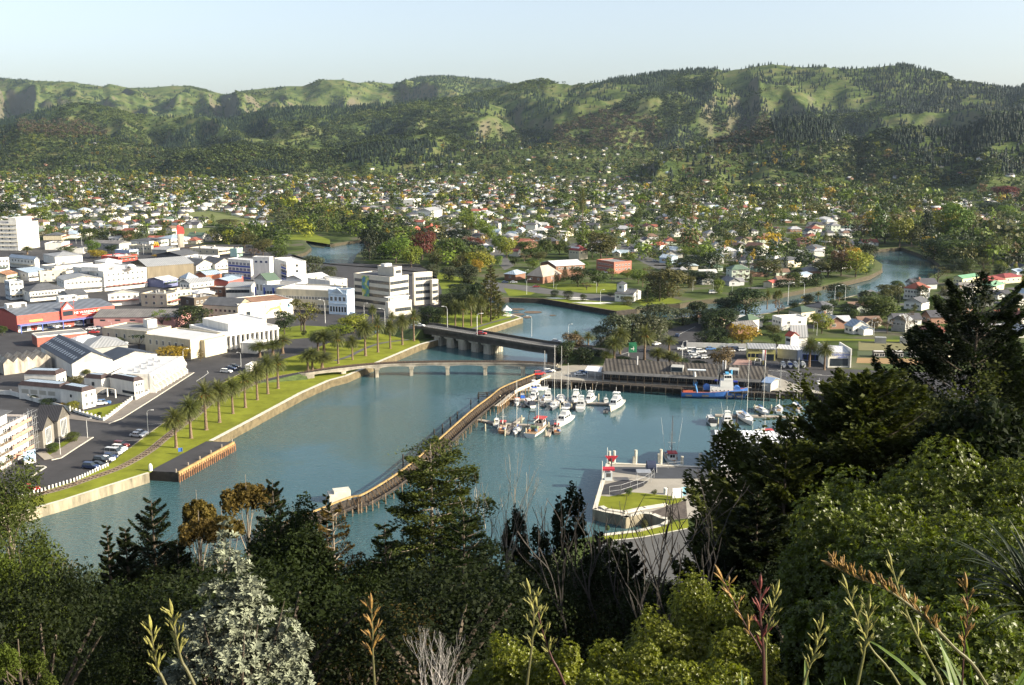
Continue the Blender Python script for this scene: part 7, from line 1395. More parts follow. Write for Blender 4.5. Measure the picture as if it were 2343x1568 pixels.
def lumpset(kind, seed):
 g = np.random.default_rng(seed); L = []
 if kind == 'round':
  L += [(0, 0, .62, .38, .38, .33), (0, 0, .36, .34, .34, .2)]
  for i in range(11):a=i*2.4;h=.42+.42*((i*.37) % 1);r=.30*math.sin(math.pi*min(1,(h-.25)/.8))+.06;L.append((r*math.cos(a),r*math.sin(a),h,*(g.uniform(.13,.21,3))))
 elif kind == 'dome':
  for i in range(16):a=i*2.4;r=.40*math.sqrt((i+.5)/16);h=.50+.36*math.sqrt(max(0,1-(r/.46)**2));q=g.uniform(.11,.17);L.append((r*math.cos(a),r*math.sin(a),h,q,q,q*1.1))
  L += [(0, 0, .55, .44, .44, .24), (0, 0, .3, .40, .40, .22), (0, 0, .16, .34, .34, .14)]
 elif kind == 'tall':
  for i in range(13): a = i * 2.4; h = .2 + .72 * i / 12; r = .24 * math.sin(math.pi * (.18 + .74 * i / 12)); L.append((r * math.cos(a) * .7, r * math.sin(a) * .7, h, r * .9 + .06, r * .9 + .06, .11))
 elif kind == 'cone':
  for i in range(9): h = .12 + .8 * i / 8; r = .46 * (1 - h) + .03; L += [(r * .45 * math.cos(i * 2 + j * 2.1), r * .45 * math.sin(i * 2 + j * 2.1), h, r * .62, r * .62, .05) for j in range(3)]
 elif kind == 'pine':
  for i in range(13):
   a = i * 2.4; h = .35 + .6 * ((i * .29) % 1); r = .36 * (1.12 - h); L.append((r * math.cos(a), r * math.sin(a), h, .15, .15, .07))
  L.append((0, 0, .9, .1, .1, .1))
 elif kind == 'sparse':
  for i in range(12): a = i * 2.4; h = .45 + .48 * ((i * .41) % 1); r = .36 * math.sin(math.pi * min(1, (h - .2) / .85)); L.append((r * math.cos(a), r * math.sin(a), h, .12, .12, .1))
 elif kind == 'umbrella':
  for i in range(9): a = i * 2.4; r = .42 * math.sqrt((i + .5) / 9); L.append((r * math.cos(a), r * math.sin(a), .86 - .1 * r, .16, .16, .06))
 if kind in ('round', 'dome', 'sparse'): L = [(a, b, (c - .5) * 1.12 + .44, d, e, f * 1.25) for a, b, c, d, e, f in L]
 return L
def sprays(n, m, prof, W_, H, size, seed=0, rise=.3, up=.25, z0=.1, lat=.16, tmin=.15, wind=0, lean=0, asp=.28):
 g = np.random.default_rng(seed); VV = []
 for i in range(n):
  f = z0 + (.97 - z0) * (i + .5) / n; a = i * 2.39996 + g.uniform(-.3, .3); L = prof(f) * W_ / 2 * g.uniform(.72, 1.12) * (1 + wind * math.cos(a)); mm = max(12, int(m * (.25 + L / W_ * 1.5)))
  o=np.array([math.cos(a),math.sin(a),0]);s_=np.array([-math.sin(a),math.cos(a),0]);t=tmin+(1-tmin)*g.random(mm)**.8;l_=g.normal(size=mm)*lat*(np.sin(np.pi*np.clip(t*.95,0,1))+.12)*L;zc=f*H+L*(rise*t+up*t*t)*(1+.3*g.normal())+g.normal(size=mm)*.035*L-np.abs(l_)*.12
  c = o * (t * L)[:, None] + s_ * l_[:, None]; c[:, 2] = zc; c[:, 0] += lean * np.clip(zc / H, 0, 1)
  d=o*.8+s_*(np.sign(l_)*.55)[:,None]+np.array([0,0,.25])+g.normal(size=(mm,3))*.3;d /= np.linalg.norm(d,axis=1)[:,None];q=np.cross(d,np.array([0,0,1.0])+g.normal(size=(mm,3))*.55);q /= np.linalg.norm(q,axis=1)[:,None];z=size*g.uniform(.5,1.3,mm)[:,None]
  VV.append(np.stack([c - d * z * .5, c - q * z * asp, c + d * z * .7, c + q * z * asp], 1))
 V = np.concatenate(VV).reshape(-1, 3); return V, np.arange(len(V)).reshape(-1, 4)
def trunk_mb(kind, seed, h0=.5):
 g = random.Random(seed); mb = MB(); th = .03
 top = {'cone': .98, 'tall': .9, 'pine': .92}.get(kind, .5)
 mb.tube([(0, 0, 0), (.01, 0, top * .5), (0, .01, top)], [th, th * .7, th * .25], 6)
 if kind in ('round', 'dome', 'sparse', 'umbrella', 'tall'):
  for i in range(7):a=i*2.4+g.random();r=.2+.14*g.random();h=.2+.25*g.random();mb.tube([(0,0,h*.8),(r*.5*math.cos(a),r*.5*math.sin(a),h+.15),(r*math.cos(a),r*math.sin(a),h+.35)],[th*.55,th*.4,.006],4)
 return mb
BARK = mat('bark', (.10, .08, .06), .95, .3, 2); BARKP = mat('pale_bark', (.26, .22, .17), .9, .3, 3)
LC={'mid green':(.055,.082,.014), 'light green':(.11,.155,.018), 'yellow green':(.18,.195,.022), 'golden':(.30,.21,.02), 'dark green':(.028,.043,.011), 'olive':(.082,.084,.022), 'brown':(.12,.083,.04), 'copper':(.10,.03,.02), 'blackish green':(.017,.027,.009), 'grey green':(.062,.072,.034)}
LM = {k: leafmat('leaves_' + k.replace(' ', '_'), v, .35, .35, .35) for k, v in LC.items()}
TP = {}
def tree_proto(kind, var=0):
 key = (kind, var)
 if key in TP: return TP[key]
 n = {'round': 2200, 'dome': 2600, 'tall': 1300, 'cone': 3200, 'pine': 1200, 'sparse': 650, 'umbrella': 700}[kind]; sz = {'sparse': .024, 'umbrella': .026, 'cone': .028, 'pine': .026}.get(kind, .03)
 V, F = leaves(lumpset(kind, 10 + var), n, sz, var * 7 + 3, .68, ups=.6 if kind in ('cone', 'pine', 'umbrella') else .2)
 if kind == 'cone': V, F = sprays(60, 90, lambda f: (1 - f) ** .8 * .95 + .05, 1, 1, .05, var, .02, .12, .06, .2)
 me = bulk('crown', V, F, LM['mid green']); TP[key] = (me, trunk_mb(kind, var).mesh('trunk', BARK)); return TP[key]
NAMES = {'round': 'broadleaf_tree', 'dome': 'domed_tree', 'tall': 'poplar_tree', 'cone': 'norfolk_pine', 'pine': 'pine_tree', 'sparse': 'sparse_tree', 'umbrella': 'umbrella_tree'}
WORDS = {'round': 'rounded', 'dome': 'dense domed', 'tall': 'tall columnar', 'cone': 'tiered conical', 'pine': 'ragged pine', 'sparse': 'thinly leaved', 'umbrella': 'flat topped'}
ntree = [0]
def place_tree(p, h, w, kind, colr, where, rz=None, cut=False):
 me, tm = tree_proto(kind, ntree[0] % 3); ntree[0] += 1
 r = empty(NAMES[kind], p, random.uniform(0, 6.28) if rz is None else rz, f'{WORDS[kind]} {colr} tree {where}', 'tree'); r.scale = (w, w, h)
 for nm, m_, mt in (('crown', me, LM[colr]), ('trunk', tm, BARK)):
  o = bpy.data.objects.new(nm, m_); COL.objects.link(o); o.parent = r; o.material_slots[0].link = 'OBJECT'; o.material_slots[0].material = mt
 return r
PLACED = []
def T(t, x, yb, yt, wz, kind, colr, where, z=LZ):
 b_ = W(t, x, yb, z); top = PD(*pix(t, x, yt), b_.y); w_ = wz / TAGS[t][2] * b_.y / FPX * (1.22 if kind in ('dome', 'round') else 1.04); PLACED.append((b_.x, b_.y, w_ / 2))
 return place_tree(b_, max(top.z - z, 1.0), w_, kind, colr, where)
wa,wb,wc_,wd,we_,wf,wg = 'in the riverside park', 'among the town buildings', 'on the peninsula lawn', 'in the river suburb', 'beside the road bridge', 'on the east bank', 'above the far river bend'
for q in [('C',545,880,660,170, 'round', 'dark green',wa),('C',725,860,530,350, 'sparse', 'olive',wa),('C',700,850,560,300, 'sparse', 'yellow green',wa),('C',1060,890,780,230, 'round', 'light green',wa),('C',1180,870,690,260, 'round', 'yellow green',wa),('C',722,905,845,50, 'round', 'dark green',wa),
          ('C',800,335,168,200, 'dome', 'grey green', 'beside the blue panelled block'),('C',950,350,260,150, 'dome', 'grey green', 'beside the blue panelled block'),('C',485,200,70,190, 'round', 'mid green',wb),('C',350,160,10,160, 'round', 'olive',wb),('C',270,170,90,130, 'sparse', 'brown',wb),('C',270,370,315,90, 'round', 'dark green',wb),
          ('C',1560,230,0,280, 'round', 'light green',wg),('C',1700,270,70,190, 'round', 'yellow green',wg),('C',1800,200,-60,230, 'round', 'copper',wg),('C',1930,250,130,180, 'round', 'olive',wg),('C',2080,230,-10,260, 'round', 'mid green',wg),('C',1450,190,-60,200, 'dome', 'blackish green',wg),('C',1320,200,-90,160, 'dome', 'blackish green',wg),
          ('C',1900,345,240,130, 'dome', 'grey green',wa),('C',2045,390,262,135, 'dome', 'grey green',wa),('C',2220,405,252,190, 'dome', 'grey green',wa),('C',2100,440,430,120, 'dome', 'dark green',wa),('C',2200,560,425,330, 'dome', 'dark green',wa),('C',2060,640,510,260, 'dome', 'dark green',wa),('C',2250,640,480,300, 'dome', 'dark green',wa),('C',1860,790,625,190, 'dome', 'dark green',we_),('C',1945,780,640,130, 'dome', 'dark green',we_),('C',1800,780,690,90, 'dome', 'dark green',we_),
          ('G',255,1245,720,330, 'cone', 'olive', 'towering over the river point'),('G',130,1180,900,160, 'dome', 'dark green',we_),('G',330,1170,1060,120, 'dome', 'dark green',we_),('G',60,890,740,150, 'dome', 'dark green',wa),
          ('G',835,1022,963,78, 'dome', 'dark green',wc_),('G',960,1045,965,90, 'dome', 'dark green',wc_),('G',1098,1062,998,58, 'dome', 'dark green',wc_),('G',1500,1095,1018,110, 'dome', 'olive',wc_),('G',1680,1075,925,160, 'cone', 'dark green',wc_),('G',1795,1062,825,170, 'cone', 'dark green',wc_),('G',1870,1010,772,330, 'dome', 'olive',wc_),('G',1750,980,800,200, 'dome', 'olive',wc_),('G',1050,930,750,170, 'round', 'dark green',wc_),('G',1230,925,770,180, 'round', 'mid green',wc_),('G',930,880,740,110, 'cone', 'dark green',wc_),
          ('G',1130,960,880,120, 'sparse', 'brown',wc_),('G',845,900,800,80, 'cone', 'dark green',wc_),('G',1100,760,700,110, 'round', 'light green',wc_),('G',1360,880,750,120, 'sparse', 'light green',wc_),('G',1500,860,770,120, 'round', 'light green',wc_),('G',1600,900,770,150, 'round', 'light green',wc_),('G',1700,860,740,150, 'sparse', 'brown',wc_),('G',1520,700,610,130, 'round', 'light green',wc_),('G',1350,1020,980,60, 'round', 'dark green',wc_),
          ('G',1100,640,335,200, 'tall', 'light green',wd),('G',1260,680,430,270, 'round', 'olive',wd),('G',1180,670,420,130, 'pine', 'brown',wd),('G',1310,660,500,130, 'round', 'olive',wd),('G',400,668,480,150, 'round', 'yellow green', 'lining the avenue'),('G',330,620,450,120, 'round', 'light green', 'lining the avenue'),('G',240,510,370,130, 'round', 'light green', 'lining the avenue'),('G',200,480,330,110, 'round', 'light green', 'lining the avenue'),('G',130,450,285,140, 'round', 'light green', 'lining the avenue'),('G',40,430,265,130, 'round', 'light green', 'lining the avenue'),
          ('G',320,750,645,85, 'round', 'light green',wd),('G',160,800,600,250, 'round', 'yellow green', 'beside the Norfolk pine'),('G',110,590,480,160, 'round', 'copper',wd),('G',60,620,520,220, 'dome', 'blackish green',wd),('G',-40,560,400,220, 'dome', 'blackish green',wd),('G',620,660,510,210, 'round', 'mid green',wd),('G',760,655,480,130, 'round', 'mid green',wd),('G',880,640,500,150, 'round', 'mid green',wd),('G',560,700,620,140, 'sparse', 'brown',wd),('G',690,690,610,150, 'round', 'olive',wd),('G',640,760,680,120, 'round', 'light green',wd),('G',470,740,650,90, 'round', 'dark green',wd),('G',890,240,60,160, 'round', 'mid green',wd),('G',960,640,560,90, 'round', 'dark green',wd),
          ('G',1590,350,245,110, 'round', 'mid green',wd),('G',2010,660,565,160, 'round', 'light green',wd),('G',2150,680,560,150, 'round', 'light green',wd),('G',2270,800,610,190, 'dome', 'dark green',wd),('G',2010,780,670,200, 'dome', 'dark green',wd),('G',2120,760,650,180, 'dome', 'blackish green',wd),('G',2060,880,780,260, 'dome', 'dark green',wd),('G',2220,900,790,240, 'dome', 'dark green',wd),('G',1860,740,660,100, 'sparse', 'brown',wd),('G',2050,500,420,140, 'sparse', 'brown',wd),('G',2240,580,470,180, 'sparse', 'olive',wd),('G',1600,500,410,130, 'round', 'dark green',wd),
          ('E',1260,385,200,170, 'dome', 'grey green',wf),('E',1390,390,100,250, 'dome', 'grey green',wf),('E',1540,360,95,280, 'dome', 'grey green',wf),('E',1700,360,100,260, 'dome', 'grey green',wf),('E',1800,320,140,150, 'dome', 'grey green',wf),('E',1760,215,2,320, 'dome', 'grey green',wf),('E',1880,225,165,70, 'dome', 'dark green',wf),('E',2005,188,45,170, 'dome', 'grey green',wf),('E',2135,155,-20,170, 'dome', 'dark green',wf),('E',2260,210,50,220, 'dome', 'dark green',wf),('E',1000,470,265,190, 'round', 'brown',we_),('E',940,545,330,170, 'round', 'dark green',we_),('E',1110,545,400,200, 'dome', 'dark green',we_),('E',1230,520,420,150, 'dome', 'dark green',we_),('E',1460,545,480,130, 'dome', 'dark green',wf),('E',1600,560,520,110, 'dome', 'dark green',wf),('E',2000,580,500,150, 'dome', 'dark green',wf),('E',2150,590,520,140, 'dome', 'dark green',wf),
          ('F',330,150,-20,170, 'dome', 'dark green',wf),('F',540,235,50,310, 'dome', 'dark green',wf),('F',430,250,90,150, 'dome', 'dark green',wf),('F',740,385,195,260, 'round', 'golden', 'behind the car yard'),('F',1020,285,185,135, 'round', 'olive',wf),('F',1050,370,270,120, 'round', 'mid green',wf),('F',1465,270,78,200, 'round', 'yellow green',wf),('F',1260,215,110,160, 'round', 'mid green',wf),('F',920,200,100,140, 'round', 'mid green',wf),('F',545,595,395,210, 'round', 'brown', 'on the road side by the wharf'),('F',520,370,220,190, 'dome', 'dark green',wf),('F',400,375,250,200, 'dome', 'dark green',wf),('F',1150,200,130,110, 'dome', 'dark green',wf),
          ('F',2060,270,130,170, 'sparse', 'brown',wf),('F',2240,275,50,150, 'sparse', 'brown',wf),('F',1940,255,125,95, 'round', 'brown',wf),('F',1700,110,0,170, 'dome', 'mid green',wf),('F',1960,130,-20,280, 'dome', 'mid green',wf),('F',600,60,-60,200, 'dome', 'dark green',wf),('F',2050,100,0,200, 'round', 'light green',wf),('F',1580,180,130,120, 'dome', 'dark green',wf),('F',1290,380,310,90, 'round', 'grey green',wf),('F',1990,755,660,160, 'round', 'olive', 'on the traffic island'),
          ('H',860,690,545,210, 'round', 'olive',wd),('H',960,690,500,170, 'round', 'brown',wd),('H',1070,700,500,200, 'round', 'yellow green',wd),('H',1020,640,470,150, 'round', 'golden',wd),('H',1225,450,165,250, 'tall', 'mid green',wg),('H',1110,445,225,180, 'sparse', 'brown',wg),('H',1290,440,330,200, 'round', 'mid green',wg),('H',1400,470,250,170, 'round', 'yellow green',wg),('H',1490,470,280,150, 'round', 'olive',wg),('H',1600,470,170,140, 'tall', 'blackish green',wg),('H',1700,450,190,240, 'round', 'yellow green',wg),('H',1815,460,135,220, 'round', 'light green',wg),('H',1950,450,215,170, 'round', 'olive',wg),
          ('H',1660,560,400,220, 'dome', 'dark green',wg),('H',1820,580,420,250, 'dome', 'mid green',wg),('H',1960,590,430,220, 'dome', 'mid green',wg),('H',2100,600,400,220, 'round', 'olive',wg),('H',2120,440,330,260, 'dome', 'blackish green',wg),('H',2260,480,310,230, 'dome', 'blackish green',wg),('H',2230,600,530,150, 'round', 'brown',wg),('H',2030,660,545,140, 'sparse', 'olive',wg),('H',1880,640,560,180, 'dome', 'dark green',wg),('H',1770,660,600,120, 'dome', 'dark green',wg),('H',2100,230,130,240, 'dome', 'dark green',wg),('H',2210,260,150,120, 'round', 'light green',wg),('H',1780,180,20,150, 'pine', 'olive',wg),('H',2200,120,10,190, 'dome', 'copper',wg),
          ('H',1690,740,608,185, 'sparse', 'olive',wf),('H',1250,1010,830,280, 'round', 'mid green',wf),('H',1300,840,755,140, 'dome', 'olive',wf),('H',1790,870,765,195, 'round', 'olive',wf),('H',1880,810,750,70, 'round', 'light green',wf),('H',1600,840,790,60, 'dome', 'dark green',wf),('H',1690,930,870,110, 'round', 'light green',wf),('H',930,860,748,175, 'dome', 'dark green',wf),('H',240,985,785,240, 'dome', 'dark green',wf),('H',100,960,860,200, 'dome', 'dark green',wf),('H',90,1060,940,180, 'dome', 'dark green',wf),('H',410,690,555,200, 'round', 'olive',wd),('H',240,720,640,180, 'sparse', 'brown',wd),('H',595,770,662,130, 'dome', 'mid green',wd),('H',690,765,700,125, 'dome', 'dark green',wd),('H',770,765,670,110, 'dome', 'dark green',wd),('H',510,775,715,90, 'dome', 'dark green',wd),('H',1160,580,450,130, 'dome', 'dark green',wd),('H',940,480,380,160, 'dome', 'dark green',wd),('H',690,920,840,110, 'sparse', 'golden',wf),('H',1380,800,725,90, 'dome', 'mid green',wf),('H',300,560,460,120, 'dome', 'dark green',wd),('H',1150,680,620,80, 'round', 'mid green',wd),
          ('A',890,475,395,150, 'round', 'golden',wb),('A',850,430,305,120, 'round', 'light green',wb),('A',1195,480,430,110, 'round', 'golden',wb),('A',1020,425,352,105, 'round', 'dark green',wb),('A',1440,470,435,90, 'round', 'golden',wb),('A',1760,1118,912,305, 'dome', 'dark green', 'between the white arches and the pink building'),('A',1480,1115,930,200, 'sparse', 'light green',wb),('A',1270,1310,1165,165, 'umbrella', 'dark green',wb),('A',1440,1300,1200,150, 'round', 'golden',wb),('A',1580,1405,1285,280, 'dome', 'golden', 'in front of the cream hall'),('A',1830,1418,1300,88, 'tall', 'brown', 'in front of the cream hall'),('A',1110,1240,1190,130, 'round', 'light green',wb),('A',20,1180,1090,90, 'round', 'mid green',wb),
          ('A',370,130,0,190, 'round', 'light green',wb),('A',60,110,-20,220, 'dome', 'blackish green',wb),('A',820,320,205,170, 'dome', 'mid green',wb),('A',950,315,230,120, 'dome', 'dark green',wb),('A',1080,315,218,125, 'dome', 'dark green',wb),('A',1190,320,225,130, 'dome', 'olive',wb),('A',395,300,220,90, 'round', 'olive',wb),('A',560,150,80,110, 'dome', 'dark green',wb),('A',1260,100,40,150, 'dome', 'dark green',wb),('A',1360,110,15,70, 'tall', 'mid green',wb),('A',2080,180,120,200, 'dome', 'olive',wb),('A',2050,330,190,230, 'dome', 'dark green',wb),('A',2230,380,250,220, 'round', 'olive',wb),('A',1460,260,220,110, 'dome', 'mid green',wb),('A',630,430,370,190, 'dome', 'mid green',wb),('A',1080,190,150,110, 'round', 'golden',wb),('A',1850,290,245,80, 'round', 'mid green',wb),('A',1730,400,360,90, 'sparse', 'brown',wb),('A',2290,450,390,120, 'sparse', 'brown',wb),
          ('B',665,490,408,115, 'dome', 'yellow green', 'beside the motel wall'),('B',578,465,415,40, 'round', 'golden', 'beside the motel wall'),('B',315,400,350,70, 'dome', 'dark green', 'in the motel garden'),('B',440,450,385,150, 'dome', 'dark green', 'in the motel garden'),('B',230,380,330,60, 'sparse', 'dark green', 'in the motel garden'),('B',690,240,180,140, 'dome', 'olive', 'in the motel garden'),('B',480,870,790,120, 'dome', 'mid green', 'along the twin gabled house'),('B',660,770,690,120, 'dome', 'mid green', 'along the twin gabled house'),('B',910,545,505,40, 'dome', 'dark green', 'on the motel corner lawn'),
          ('R',755,660,555,95, 'round', 'mid green', 'on the wharf grass'),('R',1080,655,575,70, 'round', 'olive', 'on the wharf grass'),('R',955,1100,960,90, 'round', 'olive', 'on the inlet bank'),('R',1290,1040,905,80, 'round', 'mid green', 'on the inlet bank'),('R',490,1110,1020,60, 'round', 'mid green', 'on the inlet bank')]:
 T(*q)
def palm_proto(seed, nf=100):
 g=random.Random(seed);rt=empty('palm_tree',(0,0,-500));mb=MB();mb.tube([(0,0,0),(0,0,.3),(.02,.02,4),(0,0,8.6),(0,0,9.4)],[.75,.5,.36,.38,.75],8);mb.bl('trunk',mat('palm_trunk',(.17,.12,.08),.95,.35,2.5,bump=.5),rt)
 mb = MB(); m2 = MB()
 for i in range(nf):
  a=i*2.39996+g.uniform(-.1,.1);el=R(82-118*(i/nf)**.85);L=4.3+.6*g.random();p=Vector((0,0,9.3));d=Vector((math.cos(a)*math.cos(el),math.sin(a)*math.cos(el),math.sin(el)));side=Vector((-math.sin(a),math.cos(a),0));N=9;st=L/N;prev=None
  for k in range(N):
   q = p + d * st; up = side.cross(d).normalized(); wl_ = .95 * math.sin(math.pi * min(1, (k + 1.2) / (N + .6)))
   for s_ in (-1, 1):
    for f_ in (.1, .55):
     b_ = p + d * st * f_; e_ = b_ + (side * s_ * .8 + d * .55 - up * .35).normalized() * wl_ * 1.15
     mb.add([tuple(b_), tuple(b_ + d * st * .36), tuple(e_)], [(0, 1, 2)])
   p = q; d = (d + Vector((0, 0, -.13 - .05 * math.cos(el)))).normalized()
 mb.bl('fronds', leafmat('palm_fronds', (.085, .095, .026), .3, .8, .15), rt)
 if seed % 2 == 0:
  for i in range(6):a=i*1.1;m3=MB();m3.tube([(.5*math.cos(a),.5*math.sin(a),9.2),(1.3*math.cos(a),1.3*math.sin(a),8.7)],[.1,.3],5);m3.bl('fruit_cluster',mat('orange_fruit',(.45,.16,.02),.8,.3,2),rt)
 return rt
PPR = [palm_proto(0), palm_proto(1), palm_proto(2, 60)]; pused = [0, 0, 0]; pc = [0]
def palm(t, x, yb, yt, wz, where, kind=None):
 i=pc[0] % 3;pc[0]+=1;b_=W(t,x,yb);top=PD(*pix(t,x,yt),b_.y);h=(top.z-LZ)/13.0;w_=wz/TAGS[t][2]*b_.y/FPX/6.3;PLACED.append((b_.x,b_.y,2));rz=random.uniform(0,6)
 lab = 'phoenix palm with a thick trunk ' + where if h > .7 else 'short bushy phoenix palm ' + where
 if not pused[i]: o = PPR[i]; o.location = b_; o.rotation_euler.z = rz; o.scale = (w_, w_, h); tag(o, lab, 'palm tree', 'phoenix palms ' + where); pused[i] = 1
 else: copy_tree(PPR[i], b_, rz, (w_, w_, h), lab, 'palm tree', 'phoenix palms ' + where)
for q in [(1608, 832, 468, 200), (1743, 745, 362, 205), (1882, 668, 212, 220), (2003, 600, 212, 190), (2125, 520, 190, 165), (2238, 465, 120, 180)]: palm('B', *q, 'in the row on the river lawn')
for q in [(297, 1480, 1130, 170), (393, 1425, 1060, 160), (487, 1375, 1045, 170)]: palm('C', *q, 'in the row on the river lawn')
for q in [(320,1090,950,190),(440,1075,935,190),(530,1055,880,180),(905,1050,840,200),(850,1035,850,150),(760,1215,1030,170),(800,1210,1005,160),(890,1200,1045,230),(1035,1150,838,130),(1165,1115,888,120),(1283,1078,735,165),(1397,1045,695,130),(1510,1012,742,125),(1620,978,685,125),(1725,942,638,125)]:palm('C',*q, 'on the lawn between the bridges')
for q in [(1140, 545, 190, 190), (1257, 550, 130, 175), (1370, 560, 150, 160), (1490, 525, 60, 160), (1638, 490, 80, 160)]: palm('S', *q, 'behind the road bridge')
for q in [(1143,415,252,125),(1380,545,298,175),(1433,500,200,160),(1655,545,185,175),(1780,572,400,170),(1883,572,430,150),(1880,440,290,160),(1310,560,430,120),(1030,400,245,95),(1945,590,450,120)]:palm('E',*q, 'by the wharf road')
for q in [(1350, 575, 312, 160), (1487, 602, 343, 145)]: palm('F', *q, 'in front of the boat workshop')
for q in [(400,940,790,65),(465,930,795,55),(490,925,790,50),(785,870,805,50),(945,880,812,55),(2030,620,550,120),(840,500,350,35),(1060,250,170,45)]:palm('H',*q, 'in the river suburb')
for q in [(1640, 930, 820, 50), (1090, 480, 0, 60), (80, 480, 340, 45)]: palm('G', *q, 'across the river')
palm('S',35,480,205,120, 'by the road bridge');palm('S',325,540,308,120, 'by the road bridge');palm('B',795,190,112,75, 'in the motel garden');palm('A',250,440,365,100, 'among the town buildings')
# suburbs
WPOLY = [(p.x, p.y) for p in water_poly]
SUB=[[(-80,396),(300,398),(520,408),(720,396),(1000,372),(1050,345),(1300,342),(1700,354),(1820,395),(2060,425),(2420,440),(2420,560),(2160,552),(1990,556),(1980,600),(1900,630),(1790,655),(1640,672),(1560,655),(1500,600),(1400,590),(1290,565),(1160,560),(1090,590),(1000,560),(930,520),(800,498),(660,480),(620,510),(560,545),(430,560),(0,540),(-80,540)],
       [(1620,735),(1760,722),(1960,690),(2130,655),(2420,600),(2420,800),(2200,775),(2010,765),(1980,760),(1640,760)],[(-80,300),(330,318),(380,350),(300,392),(-80,390)],[(1000,345),(1100,300),(1300,335),(1500,340),(1900,330),(2420,380),(2420,440),(2060,425),(1820,395)]]
FIELD=[[(400,488),(480,484),(560,500),(600,516),(540,522),(470,505),(430,500)],[(1800,508),(1880,503),(2000,505),(1890,520)],[(700,310),(760,312),(770,345),(700,345)],[(400,520),(540,525),(560,545),(400,545)],[(2080,440),(2200,425),(2300,425),(2230,450),(2150,460)],[(1290,560),(1480,625),(1450,640),(1280,575)],[(1140,545),(1230,620),(1160,640),(1100,560)]]
for f_ in (FIELD[0], FIELD[1], FIELD[3], FIELD[4]):
 sheet('sports_field', [W('P', x, y) for x, y in f_], mat('pale_field_grass', (.12, .14, .04), .95, .15, .03), .05)
g = np.random.default_rng(5)
def scatter(n, y0, y1, pw=1.0):
 y = (y0 ** pw + (y1 ** pw - y0 ** pw) * g.random(n)) ** (1 / pw); a = g.uniform(-.52, .52, n); return a * y, y
def okmask(x, y, polys, excl_field=True, r=0):
 z = hz(x, y); px, py = proj(x, y, z); m = np.zeros(len(x), bool)
 for q in polys: m |= inpoly(px, py, q)
 m &= ~inpoly(x, y, WPOLY) & ~inpoly(px, py, [tuple(v) for v in CBDP])
 for ox, oy in ((9, 0), (-9, 0), (0, 12), (0, -12)): m &= ~inpoly(x + ox, y + oy, WPOLY)
 if excl_field:
  for q in FIELD: m &= ~inpoly(px, py, q)
 for fx, fy, fr in FOOT: m &= (x - fx) ** 2 + (y - fy) ** 2 > (fr + r) ** 2
 return m
CBDP = [proj(p.x, p.y, LZ) for p in cbd]
def poisson(x, y, r):
 grid = {}; keep = []
 for i in range(len(x)):
  rr = r[i]; k = (int(x[i] / 24), int(y[i] / 24)); ok = True; R2 = int(rr / 24) + 1
  for dx in range(-R2, R2 + 1):
   for dy in range(-R2, R2 + 1):
    for j in grid.get((k[0] + dx, k[1] + dy), ()):
     if (x[i] - x[j]) ** 2 + (y[i] - y[j]) ** 2 < rr * rr: ok = False; break
    if not ok: break
   if not ok: break
  if ok: keep.append(i); grid.setdefault(k, []).append(i)
 return np.array(keep)
def street(x, y):
 a = np.where(x < 150, -.28, .15); u = x * np.cos(a) + y * np.sin(a); v = -x * np.sin(a) + y * np.cos(a)
 return np.minimum(np.abs((v + 38) % 76 - 38), np.abs((u + 100) % 200 - 100))
HLX, HLY, RV = [], [], []
for a_, x0_, x1_ in ((-.28, -2200, 150), (.15, 150, 2400)):
 ca, sa = math.cos(a_), math.sin(a_)
 for k in range(-12, 70):
  U_ = np.arange(-2600, 2900, 19.5)
  for sd in (-17, 17):
   u_ = U_ + g.uniform(-2.5, 2.5, len(U_)); v_ = k * 76 + sd + g.uniform(-2, 2, len(U_)); xx, yy = u_ * ca - v_ * sa, u_ * sa + v_ * ca
   q=(xx >= x0_) & (xx<x1_) & (yy>400) & (yy<4200) & (np.abs(xx)<.55*yy) & (np.abs((u_+100) % 200-100)>12) & (g.random(len(U_))>.10+np.clip(yy-900,0,2500)*.00027);HLX.append(xx[q]);HLY.append(yy[q])
 def rib(us, vs, w_):
  xx,yy=us*ca-vs*sa,us*sa+vs*ca;q=(xx >= x0_) & (xx<x1_) & (yy>430) & (yy<2900) & (np.abs(xx)<.6*yy);q[q] &= okmask(xx[q],yy[q],SUB[:2],True,0) & (hz(xx[q],yy[q])<LZ+1)
  du, dv = (us[1] - us[0]), (vs[1] - vs[0]); L_ = math.hypot(du, dv); tx_, ty_ = (du * ca - dv * sa) / L_ * 6.1, (du * sa + dv * ca) / L_ * 6.1; nx_, ny_ = -ty_ / 6.1 * w_, tx_ / 6.1 * w_
  for X_,Y_ in zip(xx[q],yy[q]):RV.extend([(X_-tx_-nx_,Y_-ty_-ny_,LZ+.04),(X_+tx_-nx_,Y_+ty_-ny_,LZ+.04),(X_+tx_+nx_,Y_+ty_+ny_,LZ+.04),(X_-tx_+nx_,Y_-ty_+ny_,LZ+.04)])
 SS = np.arange(-2600, 2900, 12.0)
 RIBS = [(SS, np.full(len(SS), k * 76.0)) for k in range(-12, 45)]
 for us, vs in RIBS: rib(us, vs, 3.6)
 for k in range(-14, 14): rib(np.full(len(SS), k * 200.0), SS, 4.2)
x, y = np.concatenate(HLX), np.concatenate(HLY); m = okmask(x, y, SUB, True, 7); x, y = x[m], y[m]; z_ = hz(x, y); hp_ = proj(x, y, z_)
m = np.where(z_ > 9, g.random(len(x)) > np.where((hp_[0] > 1650) | (hp_[0] < 500), .93, .8), ~((hp_[0] > 1450) & (hp_[1] < 560) & (g.random(len(x)) < .4))); x, y = x[m], y[m]
o_ = np.argsort(y); x, y = x[o_], y[o_]; HX, HY = x, y
if RV: addobj('road_surface', bulk('road_surface', np.array(RV), np.arange(len(RV)).reshape(-1, 4), ASPHL), kind='structure')
